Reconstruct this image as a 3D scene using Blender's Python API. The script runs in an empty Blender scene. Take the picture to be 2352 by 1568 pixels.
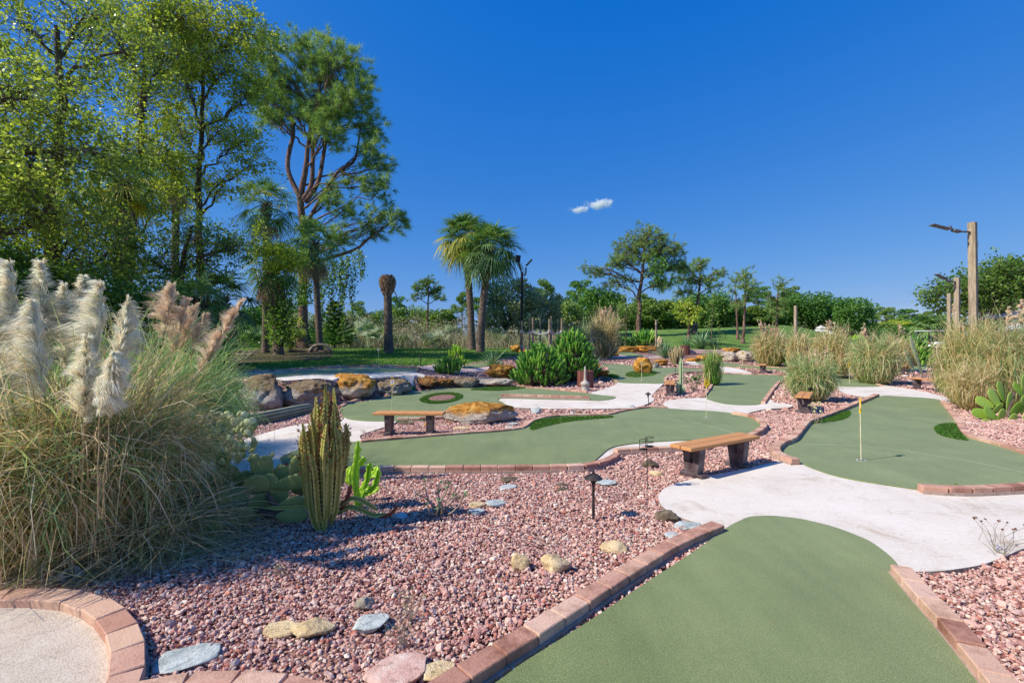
import bpy, math, random
import numpy as np
from mathutils import Vector, Matrix, noise, geometry
random.seed(7); R = np.random.default_rng(7)
PI = math.pi
scn = bpy.context.scene; COL = scn.collection
F = 1045.33; CX = 1176.0; HY = 790.0; CH = 1.55      # focal length in picture units, eye height 1.55 m
def ss(a, b, x):
    t = np.clip((x-a)/(b-a), 0, 1); return t*t*(3-2*t)
WALLX = np.array([-30, -12., -7.5, -6, -5, -4.3, -3.5, -3.1, -1.7, -.4, 1.0]); WALLY = np.array([9, 9.8, 10.8, 11.0, 11.2, 12.5, 13.6, 14.8, 15.8, 16.5, 18])
def gz(x, y):
    """height of the ground"""
    x = np.asarray(x, float); y = np.asarray(y, float)
    H = np.interp(x, [-5, -3.5, -2, -.4, 1.2], [.62, .5, .35, .2, 0])
    Yw = np.interp(x, WALLX, WALLY)
    H = H*ss(0, .5, y-Yw)
    zl = H + (1.22-H)*np.clip((y-17)/(32-17), 0, 1)*(y > 17)
    zr = .95*np.clip((y-16)/(44-16), 0, 1)
    w = ss(-1, 6, x)
    z = zl*(1-w)+zr*w
    a = x/np.maximum(y, 1)
    px = a*F+CX
    A = np.interp(px, [1360, 1430, 1600, 1750, 1800, 1850, 1900, 1960, 2030, 2120], [2.2, 2.75, 3.1, 3.5, 3.7, 3.2, 2.3, 1.4, .6, 0])
    A = A*ss(1250, 1400, px)
    z = z + A*ss(40, 75, y)*(1-.25*ss(80, 200, y))
    z = z + .35*np.exp(-((x-16.5)/5)**2-((y-33)/3.0)**2)
    return z
def ray(px, py): return np.array([(px-CX)/F, 1.0, -(py-HY)/F])
def G(px, py, h=0.0):
    """where the line of sight through a picture point meets the ground (h above it)"""
    d = ray(px, py); Y = 1.0; prev = 1.0
    while Y < 140:
        if CH+d[2]*Y <= gz(d[0]*Y, Y)+h: break
        prev = Y; Y *= 1.015
    else: Y = 140
    lo, hi = prev, Y
    for _ in range(22):
        m = (lo+hi)/2
        if CH+d[2]*m <= gz(d[0]*m, m)+h: hi = m
        else: lo = m
    Y = hi
    return np.array([d[0]*Y, Y, float(gz(d[0]*Y, Y))])
def AT(px, py, Y): d = ray(px, py); return np.array([d[0]*Y, Y, CH+d[2]*Y])
def GY(px, Y):
    x = (px-CX)/F*Y; return np.array([x, Y, float(gz(x, Y))])
def S(c):
    return tuple(((v/255)/12.92 if v/255 <= .04045 else ((v/255+.055)/1.055)**2.4) for v in c)+(1,)
# ---------------------------------------------------------------- mesh building
class MB:
    def __init__(s): s.V = []; s.Q = []; s.T = []; s.A = []; s.n = 0; s.QM = []; s.TM = []
    def add(s, V, Fc, var=.5, m=0):
        V = np.asarray(V, float).reshape(-1, 3); Fc = np.asarray(Fc, int)
        if len(V) == 0: return
        s.V.append(V); s.A.append(np.broadcast_to(np.asarray(var, float), (len(V),)).copy())
        if Fc.shape[1] == 4: s.Q.append(Fc+s.n); s.QM.append(np.full(len(Fc), m))
        else: s.T.append(Fc+s.n); s.TM.append(np.full(len(Fc), m))
        s.n += len(V)
    def build(s, name, mats, parent=None, origin=None, smooth=False):
        V = np.concatenate(s.V); A = np.concatenate(s.A)
        off = np.zeros(3)
        if parent is not None: off = WOFF.get(parent.name, np.zeros(3))
        elif origin is not None: off = np.asarray(origin, float)
        V = V-off
        Q = np.concatenate(s.Q) if s.Q else np.zeros((0, 4), int); T = np.concatenate(s.T) if s.T else np.zeros((0, 3), int)
        me = bpy.data.meshes.new(name)
        me.vertices.add(len(V)); me.vertices.foreach_set('co', V.astype(np.float32).ravel())
        nl = Q.size+T.size; me.loops.add(nl)
        me.loops.foreach_set('vertex_index', np.concatenate([Q.ravel(), T.ravel()]).astype(np.int32))
        me.polygons.add(len(Q)+len(T))
        st = np.concatenate([np.arange(len(Q))*4, Q.size+np.arange(len(T))*3]).astype(np.int32)
        me.polygons.foreach_set('loop_start', st)
        mi = np.concatenate(s.QM+s.TM) if (s.QM or s.TM) else np.zeros(0)
        if not isinstance(mats, (list, tuple)): mats = [mats]
        for m in mats: me.materials.append(m)
        me.polygons.foreach_set('material_index', mi.astype(np.int32))
        me.polygons.foreach_set('use_smooth', np.full(len(Q)+len(T), smooth))
        me.update(calc_edges=True)
        at = me.attributes.new('var', 'FLOAT', 'POINT'); at.data.foreach_set('value', A.astype(np.float32))
        o = bpy.data.objects.new(name, me); COL.objects.link(o)
        if parent is not None: o.parent = parent; WOFF[o.name] = off
        elif origin is not None: o.location = off; WOFF[o.name] = off
        else: WOFF[o.name] = np.zeros(3)
        return o
WOFF = {}
def tag(o, label, cat=None, group=None, kind=None):
    if label: o['label'] = label
    if cat: o['category'] = cat
    if group: o['group'] = group
    if kind: o['kind'] = kind
    return o
def thing(name, label, cat, loc, group=None):
    o = bpy.data.objects.new(name, None); COL.objects.link(o); o.empty_display_size = .2
    o.location = loc; WOFF[o.name] = np.asarray(loc, float)
    return tag(o, label, cat, group)
def copy_tree(o, loc, label, rotz=0, scale=None, group=None):
    def rec(x, parent):
        c = x.copy(); COL.objects.link(c)
        if parent is not None: c.parent = parent
        for ch in x.children: rec(ch, c)
        return c
    c = rec(o, None); c.location = loc; c.rotation_euler = (0, 0, rotz)
    if scale is not None: c.scale = scale
    c['label'] = label
    if group: c['group'] = group
    return c
# primitives ---------------------------------------------------------------
BOXF = np.array([[0,3,2,1],[4,5,6,7],[0,1,5,4],[1,2,6,5],[2,3,7,6],[3,0,4,7]])
def box(mb, c, size, rz=0, var=.5, m=0, rx=0, ry=0):
    s = np.array(size)/2
    V = np.array([[-1,-1,-1],[1,-1,-1],[1,1,-1],[-1,1,-1],[-1,-1,1],[1,-1,1],[1,1,1],[-1,1,1]])*s
    M = np.array(Matrix.Rotation(rz, 3, 'Z') @ Matrix.Rotation(ry, 3, 'Y') @ Matrix.Rotation(rx, 3, 'X'))
    mb.add(V @ M.T + np.array(c), BOXF, var, m)
def bbox(mb, c, size, rz=0, bev=.006, var=.5, m=0, M=None):
    """box with chamfered edges"""
    s = np.array(size)/2; b = min(bev, s.min()*.9)
    V = []; 
    for k in range(3):
        for sg in (-1, 1):
            a, d = [(1, 2), (2, 0), (0, 1)][k]
            for (p, q) in ((-1,-1),(1,-1),(1,1),(-1,1)):
                v = np.zeros(3); v[k] = sg*s[k]; v[a] = p*(s[a]-b); v[d] = q*(s[d]-b); V.append(v)
    V = np.array(V)
    import itertools
    Q = []; T = []
    def idx(k, sg, p, q): return (k*2+(sg > 0))*4+{(-1,-1):0,(1,-1):1,(1,1):2,(-1,1):3}[(p, q)]
    for k in range(3):
        for sg in (-1, 1):
            f = [idx(k, sg, -1,-1), idx(k, sg, 1,-1), idx(k, sg, 1,1), idx(k, sg, -1,1)]
            Q.append(f if sg > 0 else f[::-1])
    ax = {0:(1,2),1:(2,0),2:(0,1)}
    def cid(k, sgn): # corner vertex belonging to face k at corner signs
        a, d = ax[k]; return idx(k, sgn[k], sgn[a], sgn[d])
    for e in range(3):      # edges parallel to axis e
        a, d = ax[e]
        for sa in (-1, 1):
            for sd in (-1, 1):
                c0 = [0,0,0]; c0[a] = sa; c0[d] = sd; c1 = list(c0); c0[e] = -1; c1[e] = 1
                Q.append([cid(a, c0), cid(a, c1), cid(d, c1), cid(d, c0)])
    for sg in itertools.product((-1, 1), repeat=3): T.append([cid(0, sg), cid(1, sg), cid(2, sg)])
    if M is None: M = np.array(Matrix.Rotation(rz, 3, 'Z'))
    V = V @ M.T+np.array(c)
    n0 = mb.n; mb.add(V, np.array(Q), var, m)
    mb.T.append(np.array(T)+n0); mb.TM.append(np.full(len(T), m))
def tubes(mb, P, Rr, sides=6, var=.5, cap=False, m=0):
    """P (N,K,3), Rr (N,K) -> N tapering tubes"""
    P = np.asarray(P, float); Rr = np.asarray(Rr, float)
    if P.ndim == 2: P = P[None]; Rr = Rr[None]
    N, K, _ = P.shape
    t = np.gradient(P, axis=1); t /= np.linalg.norm(t, axis=2, keepdims=True)+1e-9
    t0 = P[:, -1]-P[:, 0]; t0 /= np.linalg.norm(t0, axis=1, keepdims=True)+1e-9
    ref = np.where(np.abs(t0[:, 2:3]) > .8, np.array([[1., 0, 0]]), np.array([[0, 0, 1.]]))[:, None, :]
    u = np.cross(t, ref); u /= np.linalg.norm(u, axis=2, keepdims=True)+1e-9
    v = np.cross(t, u)
    a = np.arange(sides)*2*PI/sides
    ring = P[:, :, None, :]+Rr[:, :, None, None]*(np.cos(a)[None, None, :, None]*u[:, :, None, :]+np.sin(a)[None, None, :, None]*v[:, :, None, :])
    V = ring.reshape(-1, 3)
    b = (np.arange(N)*K*sides)[:, None, None]; k = (np.arange(K-1)*sides)[None, :, None]; j = np.arange(sides)[None, None, :]; j2 = (j+1) % sides
    Q = np.stack([b+k+j, b+k+sides+j, b+k+sides+j2, b+k+j2], -1).reshape(-1, 4)
    vv = np.asarray(var, float)
    if vv.ndim == 1 and len(vv) == N: vv = np.repeat(vv, K*sides)
    elif vv.ndim == 2: vv = np.repeat(vv.reshape(-1), sides)
    mb.add(V, Q, vv, m)
    if cap:
        for i in range(N):
            for kk in (0, K-1):
                c = P[i, kk]; idx = i*K*sides+kk*sides+np.arange(sides)
                VV = np.vstack([V[idx], c[None]])
                Tt = [[jj, (jj+1) % sides, sides] if kk else [(jj+1) % sides, jj, sides] for jj in range(sides)]
                mb.add(VV, np.array(Tt), float(np.mean(vv)), m)
def strips(mb, P, W, var=.5, refs=None, m=0, fold=0):
    """P (N,K,3) centre lines, W (N,K) or (K,) widths -> N ribbons"""
    P = np.asarray(P, float); N, K, _ = P.shape
    W = np.broadcast_to(np.asarray(W, float), (N, K))
    t = np.gradient(P, axis=1); t /= np.linalg.norm(t, axis=2, keepdims=True)+1e-9
    if refs is None:
        refs = R.normal(size=(N, 3)); 
    refs = refs/(np.linalg.norm(refs, axis=1, keepdims=True)+1e-9)
    s = np.cross(t, refs[:, None, :]); s /= np.linalg.norm(s, axis=2, keepdims=True)+1e-9
    vv = np.asarray(var, float)
    if fold:
        n = np.cross(s, t)
        V = np.stack([P-s*W[..., None]/2+n*W[..., None]*fold, P, P+s*W[..., None]/2+n*W[..., None]*fold], 2); C = 3
    else:
        V = np.stack([P-s*W[..., None]/2, P+s*W[..., None]/2], 2); C = 2
    b = (np.arange(N)*K*C)[:, None, None]; k = (np.arange(K-1)*C)[None, :, None]; j = np.arange(C-1)[None, None, :]
    Q = np.stack([b+k+j, b+k+j+1, b+k+C+j+1, b+k+C+j], -1).reshape(-1, 4)
    if vv.ndim == 1 and len(vv) == N: vv = np.repeat(vv, K*C)
    elif vv.ndim == 2: vv = np.repeat(vv.reshape(-1), C)
    mb.add(V.reshape(-1, 3), Q, vv, m)
def unit(n):
    v = R.normal(size=(n, 3)); return v/np.linalg.norm(v, axis=1, keepdims=True)
def leaves(mb, P, L, Wd, var=.5, up=.4, m=0, dirs=None):
    """diamond leaves centred at P"""
    N = len(P); d = unit(N) if dirs is None else dirs
    nrm = unit(N)+np.array([0, 0, up]); s = np.cross(d, nrm); s /= np.linalg.norm(s, axis=1, keepdims=True)+1e-9
    L = np.broadcast_to(L, (N,))[:, None]; Wd = np.broadcast_to(Wd, (N,))[:, None]
    V = np.stack([P-d*L/2, P+s*Wd/2-d*L*.05, P+d*L/2, P-s*Wd/2-d*L*.05], 1)
    Q = (np.arange(N)*4)[:, None]+np.arange(4)[None]
    vv = np.asarray(var, float)
    if vv.ndim == 1: vv = np.repeat(vv, 4)
    mb.add(V.reshape(-1, 3), Q, vv, m)
def lathe(mb, prof, c=(0, 0, 0), n=24, var=.5, m=0):
    prof = np.array(prof, float); a = np.arange(n)*2*PI/n; K = len(prof)
    V = np.stack([prof[:, None, 0]*np.cos(a), prof[:, None, 0]*np.sin(a), np.repeat(prof[:, 1:2], n, 1)], -1)+np.array(c)
    k = (np.arange(K-1)*n)[:, None]; j = np.arange(n)[None]; j2 = (j+1) % n
    mb.add(V.reshape(-1, 3), np.stack([k+j, k+j2, k+n+j2, k+n+j], -1).reshape(-1, 4), var, m)
_ICO = {}
def ico(sub):
    if sub not in _ICO:
        import bmesh
        bm = bmesh.new(); bmesh.ops.create_icosphere(bm, subdivisions=sub, radius=1)
        _ICO[sub] = (np.array([v.co[:] for v in bm.verts]), np.array([[v.index for v in f.verts] for f in bm.faces])); bm.free()
    return _ICO[sub]
def noise3(V, sc, octv=4, off=0.0):
    return np.array([noise.fractal(Vector(v)*sc+Vector((off, off*1.7, -off)), 1.0, 2.0, octv) for v in V])
def spline(pts, n=6, closed=True):
    P = np.array(pts, float); N = len(P); out = []
    rng = range(N) if closed else range(N-1)
    for i in rng:
        p0 = P[(i-1) % N] if closed or i > 0 else P[0]; p1 = P[i]; p2 = P[(i+1) % N]; p3 = P[(i+2) % N] if closed or i+2 < N else P[-1]
        for k in range(n):
            t = k/n
            out.append(.5*((2*p1)+(-p0+p2)*t+(2*p0-5*p1+4*p2-p3)*t*t+(-p0+3*p1-3*p2+p3)*t**3))
    if not closed: out.append(P[-1])
    return np.array(out)
def pip(poly, X, Y):
    poly = np.asarray(poly); ins = np.zeros(len(X), bool); n = len(poly); j = n-1
    for i in range(n):
        xi, yi = poly[i, 0], poly[i, 1]; xj, yj = poly[j, 0], poly[j, 1]
        c = ((yi > Y) != (yj > Y)) & (X < (xj-xi)*(Y-yi)/((yj-yi) if yj != yi else 1e-9)+xi)
        ins ^= c; j = i
    return ins
def wpoly(px, h=.05, closed=True, n=5, smooth=True):
    """outline read off the photograph -> outline on the ground, smoothed there"""
    W = np.array([G(x, y, h)[:2] for x, y in px])
    return spline(W, n, closed) if smooth else W
def drape(name, W, dz, mat, skirt=.1, res=.35, wob=0):
    """sheet lying dz above the ground inside the outline W, with edges going down"""
    W = np.asarray(W)[:, :2]
    lo, hi = W.min(0), W.max(0)
    gx, gy = np.meshgrid(np.arange(lo[0]+res/2, hi[0], res), np.arange(lo[1]+res/2, hi[1], res))
    gx = gx.ravel(); gy = gy.ravel(); k = pip(W, gx, gy); gx = gx[k]; gy = gy[k]
    # drop the inner points too near the rim
    if len(gx):
        dmin = np.full(len(gx), 9e9)
        for a in W: dmin = np.minimum(dmin, (gx-a[0])**2+(gy-a[1])**2)
        k = dmin > (res*.35)**2; gx = gx[k]; gy = gy[k]
    vs = [Vector(p) for p in W]+[Vector((a, b)) for a, b in zip(gx, gy)]
    n = len(W)
    r = geometry.delaunay_2d_cdt(vs, [(i, (i+1) % n) for i in range(n)], [], 1, 1e-5)
    V2 = np.array([v[:] for v in r[0]]); T = np.array([f for f in r[2] if len(f) == 3])
    z = gz(V2[:, 0], V2[:, 1])+dz
    V = np.column_stack([V2, z])
    a, b, c = V[T[:, 0]], V[T[:, 1]], V[T[:, 2]]
    fl = np.cross(b-a, c-a)[:, 2] < 0; T[fl] = T[fl][:, ::-1]
    mb = MB(); mb.add(V, T, .5)
    if skirt:
        # boundary edges
        from collections import Counter
        cnt = Counter(); dirn = {}
        for t in T:
            for i in range(3):
                e = (t[i], t[(i+1) % 3]); k = tuple(sorted(e)); cnt[k] += 1; dirn[k] = e
        be = [dirn[k] for k, v in cnt.items() if v == 1]
        vv = []; q = []
        for (i, j) in be:
            s = len(vv); vv += [V[i], V[j], V[j]-[0, 0, skirt], V[i]-[0, 0, skirt]]; q.append([s+3, s+2, s+1, s])
        mb.add(np.array(vv), np.array(q), 1.0)
    return mb.build(name, mat)
# ---------------------------------------------------------------- materials
def _m(name):
    m = bpy.data.materials.new(name); m.use_nodes = True; nt = m.node_tree
    b = nt.nodes['Principled BSDF']; return m, nt, b, nt.nodes['Material Output']
def N(nt, t, **kw):
    n = nt.nodes.new(t)
    for k, v in kw.items():
        if k.startswith('i_'): n.inputs[int(k[2:]) if k[2:].isdigit() else k[2:]].default_value = v
        else: setattr(n, k, v)
    return n
def ramp(nt, cols, pos=None, interp='LINEAR'):
    n = nt.nodes.new('ShaderNodeValToRGB'); cr = n.color_ramp; cr.interpolation = interp
    pos = pos or [i/(len(cols)-1) for i in range(len(cols))]
    while len(cr.elements) < len(cols): cr.elements.new(.5)
    for e, c, p in zip(cr.elements, cols, pos): e.position = p; e.color = S(c)
    return n
def noise_n(nt, vec, scale, detail=5, rough=.6, dist=0):
    n = nt.nodes.new('ShaderNodeTexNoise'); n.inputs['Scale'].default_value = scale; n.inputs['Detail'].default_value = detail
    n.inputs['Roughness'].default_value = rough; n.inputs['Distortion'].default_value = dist
    if vec is not None: nt.links.new(vec, n.inputs['Vector'])
    return n.outputs['Fac']
def math_n(nt, op, a, b=None, c=None, clamp=False):
    n = nt.nodes.new('ShaderNodeMath'); n.operation = op; n.use_clamp = clamp
    for i, v in enumerate((a, b, c)):
        if v is None: continue
        if isinstance(v, (int, float)): n.inputs[i].default_value = v
        else: nt.links.new(v, n.inputs[i])
    return n.outputs[0]
def mixc(nt, f, a, b, mode='MIX'):
    n = nt.nodes.new('ShaderNodeMix'); n.data_type = 'RGBA'; n.blend_type = mode
    for i, v in ((0, f), (6, a), (7, b)):
        if isinstance(v, (int, float)): n.inputs[i].default_value = v
        elif isinstance(v, tuple): n.inputs[i].default_value = v
        else: nt.links.new(v, n.inputs[i])
    return n.outputs[2]
def geo(nt, stretch=None):
    g = nt.nodes.new('ShaderNodeNewGeometry').outputs['Position']
    if stretch:
        mp = nt.nodes.new('ShaderNodeMapping'); mp.inputs['Scale'].default_value = stretch; nt.links.new(g, mp.inputs['Vector']); return mp.outputs[0]
    return g
def objc(nt, stretch=None):
    g = nt.nodes.new('ShaderNodeTexCoord').outputs['Object']
    if stretch:
        mp = nt.nodes.new('ShaderNodeMapping'); mp.inputs['Scale'].default_value = stretch; nt.links.new(g, mp.inputs['Vector']); return mp.outputs[0]
    return g
def attr(nt): return N(nt, 'ShaderNodeAttribute', attribute_name='var').outputs['Fac']
def bump(nt, b, h, dist=.01, strength=1):
    n = nt.nodes.new('ShaderNodeBump'); n.inputs['Distance'].default_value = dist; n.inputs['Strength'].default_value = strength
    nt.links.new(h, n.inputs['Height']); nt.links.new(n.outputs[0], b.inputs['Normal']); return n
def leafmat(name, cols, trans=.35, rough=.55, pos=None, tint=1.35, nscale=0, spec=.3, tb=.5):
    """foliage: colour picked per leaf, some light passing through"""
    m, nt, b, out = _m(name)
    f = attr(nt)
    if nscale: f = math_n(nt, 'ADD', math_n(nt, 'MULTIPLY', f, .7), math_n(nt, 'MULTIPLY', noise_n(nt, geo(nt), nscale, 3), .42), clamp=True)
    cols = [tuple(min(250, c*1.13+8) for c in q) for q in cols]
    r = ramp(nt, cols, pos); nt.links.new(f, r.inputs[0])
    nt.links.new(r.outputs[0], b.inputs['Base Color']); b.inputs['Roughness'].default_value = rough; b.inputs['Specular IOR Level'].default_value = spec
    if trans:
        t = nt.nodes.new('ShaderNodeBsdfTranslucent'); c = mixc(nt, 1.0, r.outputs[0], (tint, tint*(1.05 if tb < .8 else .97), tint*tb, 1), 'MULTIPLY')
        nt.links.new(c, t.inputs[0]); mx = nt.nodes.new('ShaderNodeMixShader'); mx.inputs[0].default_value = trans
        nt.links.new(b.outputs[0], mx.inputs[1]); nt.links.new(t.outputs[0], mx.inputs[2]); nt.links.new(mx.outputs[0], out.inputs[0])
    return m
def surfmat(name, cols, scale=6, rough=.8, bmp=.01, bscale=30, stretch=None, pos=None, var=0, detail=6, spec=.3, obj=False, metal=0):
    """mottled surface; var mixes in the per-piece value"""
    m, nt, b, out = _m(name); v = objc(nt, stretch) if obj else geo(nt, stretch)
    f = noise_n(nt, v, scale, detail)
    if var: f = math_n(nt, 'ADD', math_n(nt, 'MULTIPLY', f, 1-var), math_n(nt, 'MULTIPLY', attr(nt), var))
    r = ramp(nt, cols, pos or [.3+.4*i/(len(cols)-1) for i in range(len(cols))]); nt.links.new(f, r.inputs[0])
    nt.links.new(r.outputs[0], b.inputs['Base Color']); b.inputs['Roughness'].default_value = rough
    b.inputs['Specular IOR Level'].default_value = spec; b.inputs['Metallic'].default_value = metal
    if bmp: bump(nt, b, noise_n(nt, v, bscale, 5), bmp)
    return m
# ================================================================ light, sky, camera
SUN_EL = math.radians(43); SAZ = math.radians(19)     # light travels to +X and slightly away
to_sun = np.array([-math.cos(SAZ)*math.cos(SUN_EL), -math.sin(SAZ)*math.cos(SUN_EL), math.sin(SUN_EL)])
w = bpy.data.worlds.new('World'); scn.world = w; w.use_nodes = True; nt = w.node_tree
bg = nt.nodes['Background']
sk = nt.nodes.new('ShaderNodeTexSky'); sk.sky_type = 'NISHITA'; sk.sun_disc = False; sk.sun_elevation = SUN_EL
sk.sun_rotation = math.atan2(to_sun[0], to_sun[1]); sk.altitude = 0; sk.air_density = 1.0; sk.dust_density = .25; sk.ozone_density = 4.0
sp_ = nt.nodes.new('ShaderNodeSeparateColor'); nt.links.new(sk.outputs[0], sp_.inputs[0]); cb_ = nt.nodes.new('ShaderNodeCombineColor')
K0 = 7.08
def _pw(x, p, m): return math_n(nt, 'MULTIPLY', math_n(nt, 'POWER', math_n(nt, 'MULTIPLY', x, 1/K0), p), m*K0)
r_ = math_n(nt, 'MAXIMUM', math_n(nt, 'SUBTRACT', math_n(nt, 'MULTIPLY', sp_.outputs[0], .43), .040*K0), .002*K0)
def _hi(x, base, th, g): return math_n(nt, 'ADD', base, math_n(nt, 'MULTIPLY', math_n(nt, 'MAXIMUM', math_n(nt, 'SUBTRACT', x, th*K0), 0), g))
nt.links.new(_hi(sp_.outputs[0], math_n(nt, 'MINIMUM', r_, .30*K0), .75, 1.0), cb_.inputs[0]); nt.links.new(_hi(sp_.outputs[1], _pw(sp_.outputs[1], .68, .45), 1.0, .9), cb_.inputs[1]); nt.links.new(_hi(sp_.outputs[2], _pw(sp_.outputs[2], .25, .74), 1.35, .8), cb_.inputs[2])
nt.links.new(cb_.outputs[0], bg.inputs[0]); bg.inputs[1].default_value = .13
sd = bpy.data.lights.new('sun', 'SUN'); sd.energy = 5.0; sd.angle = math.radians(.55); sd.color = (1, .935, .81)
so = bpy.data.objects.new('sun', sd); COL.objects.link(so)
so.rotation_euler = Vector(-to_sun).to_track_quat('-Z', 'Y').to_euler(); so.location = (-20, -8, 30)
cd = bpy.data.cameras.new('camera'); cd.lens = 16; cd.sensor_width = 36; cd.clip_end = 4000; cd.clip_start = .05
cd.shift_y = (HY-784)/2352
co = bpy.data.objects.new('camera', cd); COL.objects.link(co); co.location = (0, 0, CH); co.rotation_euler = (PI/2, 0, 0); scn.camera = co
scn.view_settings.view_transform = 'Standard'; scn.view_settings.look = 'None'; scn.view_settings.exposure = .19; scn.view_settings.gamma = 1
scn.cycles.max_bounces = 5; scn.cycles.diffuse_bounces = 3; scn.cycles.transmission_bounces = 3; scn.cycles.transparent_max_bounces = 6
scn.cycles.volume_bounces = 6
# ================================================================ materials of the setting
def turf_mat():
    m, nt, b, out = _m('putting_turf'); p = geo(nt)
    f1 = noise_n(nt, p, 190, 3, .75); f2 = noise_n(nt, p, 1.3, 4); f3 = noise_n(nt, geo(nt, (3, .5, 1)), 2.2, 3)
    f = math_n(nt, 'ADD', math_n(nt, 'MULTIPLY', f1, .80), math_n(nt, 'ADD', math_n(nt, 'MULTIPLY', f2, .13), math_n(nt, 'MULTIPLY', f3, .07)))
    r = ramp(nt, [(48, 62, 22), (98, 114, 56), (130, 142, 80), (188, 194, 134)], [.34, .45, .55, .69]); nt.links.new(f, r.inputs[0])
    nt.links.new(r.outputs[0], b.inputs['Base Color']); b.inputs['Roughness'].default_value = .75; b.inputs['Sheen Weight'].default_value = .2
    b.inputs['Specular IOR Level'].default_value = .25
    bump(nt, b, f1, .006, .9); return m
def sandturf_mat():
    m, nt, b, out = _m('beige_turf'); p = geo(nt)
    f1 = noise_n(nt, p, 170, 3, .75); f2 = noise_n(nt, p, 5, 4)
    f = math_n(nt, 'ADD', math_n(nt, 'MULTIPLY', f1, .75), math_n(nt, 'MULTIPLY', f2, .25))
    r = ramp(nt, [(168, 144, 120), (226, 206, 184), (246, 229, 210), (252, 244, 232)], [.34, .43, .53, .66]); nt.links.new(f, r.inputs[0])
    nt.links.new(r.outputs[0], b.inputs['Base Color']); b.inputs['Roughness'].default_value = .95; b.inputs['Specular IOR Level'].default_value = .1
    bump(nt, b, f1, .012, 1); return m
def concrete_mat(name='brushed_concrete', cols=((172, 154, 140), (208, 194, 180), (222, 211, 197), (230, 221, 209))):
    m, nt, b, out = _m(name); p = geo(nt)
    f1 = noise_n(nt, p, 1.1, 6, .65, .6); f2 = noise_n(nt, geo(nt, (1, 9, 1)), 9, 4, .7, .8); f3 = noise_n(nt, p, 60, 3, .7)
    f = math_n(nt, 'ADD', math_n(nt, 'MULTIPLY', f1, .45), math_n(nt, 'ADD', math_n(nt, 'MULTIPLY', f2, .3), math_n(nt, 'MULTIPLY', f3, .28)))
    r = ramp(nt, cols, [.3, .43, .52, .64]); nt.links.new(f, r.inputs[0])
    # small dark scuffs
    f4 = noise_n(nt, geo(nt, (1, 3, 1)), 26, 3, .6, .5); sc = ramp(nt, [(255, 255, 255), (255, 255, 255), (120, 105, 100)], [0, .64, .76]); nt.links.new(f4, sc.inputs[0])
    c = mixc(nt, .75, r.outputs[0], sc.outputs[0], 'MULTIPLY')
    st = ramp(nt, [(255, 255, 255), (255, 255, 255), (214, 198, 180)], [0, .56, .72]); nt.links.new(noise_n(nt, p, 1.9, 5, .7, .4), st.inputs[0]); c = mixc(nt, .8, c, st.outputs[0], 'MULTIPLY')
    # rough stained side of the slab (var = 1 there)
    sr = ramp(nt, [(96, 80, 72), (176, 158, 146)], [.35, .6]); nt.links.new(noise_n(nt, p, 40, 4), sr.inputs[0])
    c2 = mixc(nt, math_n(nt, 'GREATER_THAN', attr(nt), .75), c, sr.outputs[0])
    nt.links.new(c2, b.inputs['Base Color']); b.inputs['Roughness'].default_value = .85; b.inputs['Specular IOR Level'].default_value = .25
    bump(nt, b, math_n(nt, 'ADD', f2, math_n(nt, 'MULTIPLY', f3, .6)), .004, .7); return m
def brick_mat():
    m, nt, b, out = _m('clay_paver'); p = geo(nt)
    f1 = noise_n(nt, p, 90, 4, .7); f2 = noise_n(nt, p, 7, 4, .6)
    f = math_n(nt, 'ADD', math_n(nt, 'MULTIPLY', attr(nt), .55), math_n(nt, 'ADD', math_n(nt, 'MULTIPLY', f1, .25), math_n(nt, 'MULTIPLY', f2, .3)))
    r = ramp(nt, [(172, 124, 106), (194, 148, 128), (206, 164, 142), (212, 174, 148), (218, 182, 164)], [.25, .42, .55, .7, .9]); nt.links.new(f, r.inputs[0])
    dt = ramp(nt, [(255, 255, 255), (255, 255, 255), (168, 146, 132)], [0, .5, .72]); nt.links.new(noise_n(nt, p, 4.5, 5, .75), dt.inputs[0]); r_o = mixc(nt, .8, r.outputs[0], dt.outputs[0], 'MULTIPLY'); sp = ramp(nt, [(255, 255, 255), (178, 156, 146)], [.58, .7]); nt.links.new(noise_n(nt, p, 230, 2), sp.inputs[0])
    nt.links.new(mixc(nt, .8, r_o, sp.outputs[0], 'MULTIPLY'), b.inputs['Base Color']); b.inputs['Roughness'].default_value = .88; b.inputs['Specular IOR Level'].default_value = .2
    bump(nt, b, math_n(nt, 'ADD', f1, noise_n(nt, p, 25, 4)), .004, .9); return m
def gravelbed_mat():
    m, nt, b, out = _m('lava_gravel_bed'); p = geo(nt)
    mp = nt.nodes.new('ShaderNodeTexVoronoi'); mp.inputs['Scale'].default_value = 34; nt.links.new(p, mp.inputs['Vector'])
    wn = nt.nodes.new('ShaderNodeSeparateColor'); nt.links.new(mp.outputs['Color'], wn.inputs[0])
    f = math_n(nt, 'ADD', math_n(nt, 'MULTIPLY', wn.outputs[0], .7), math_n(nt, 'MULTIPLY', noise_n(nt, p, 3, 4), .3))
    r = ramp(nt, [(92, 56, 50), (156, 112, 100), (186, 144, 130), (206, 170, 154), (160, 124, 118)], [.1, .35, .55, .75, .9]); nt.links.new(f, r.inputs[0])
    dk = ramp(nt, [(255, 255, 255), (70, 45, 45)], [.25, .8]); nt.links.new(mp.outputs['Distance'], dk.inputs[0])
    nt.links.new(mixc(nt, .55, r.outputs[0], dk.outputs[0], 'MULTIPLY'), b.inputs['Base Color']); b.inputs['Roughness'].default_value = .95
    b.inputs['Specular IOR Level'].default_value = .15
    inv = math_n(nt, 'SUBTRACT', 1, mp.outputs['Distance']); bump(nt, b, inv, .03, 1); return m
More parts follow.
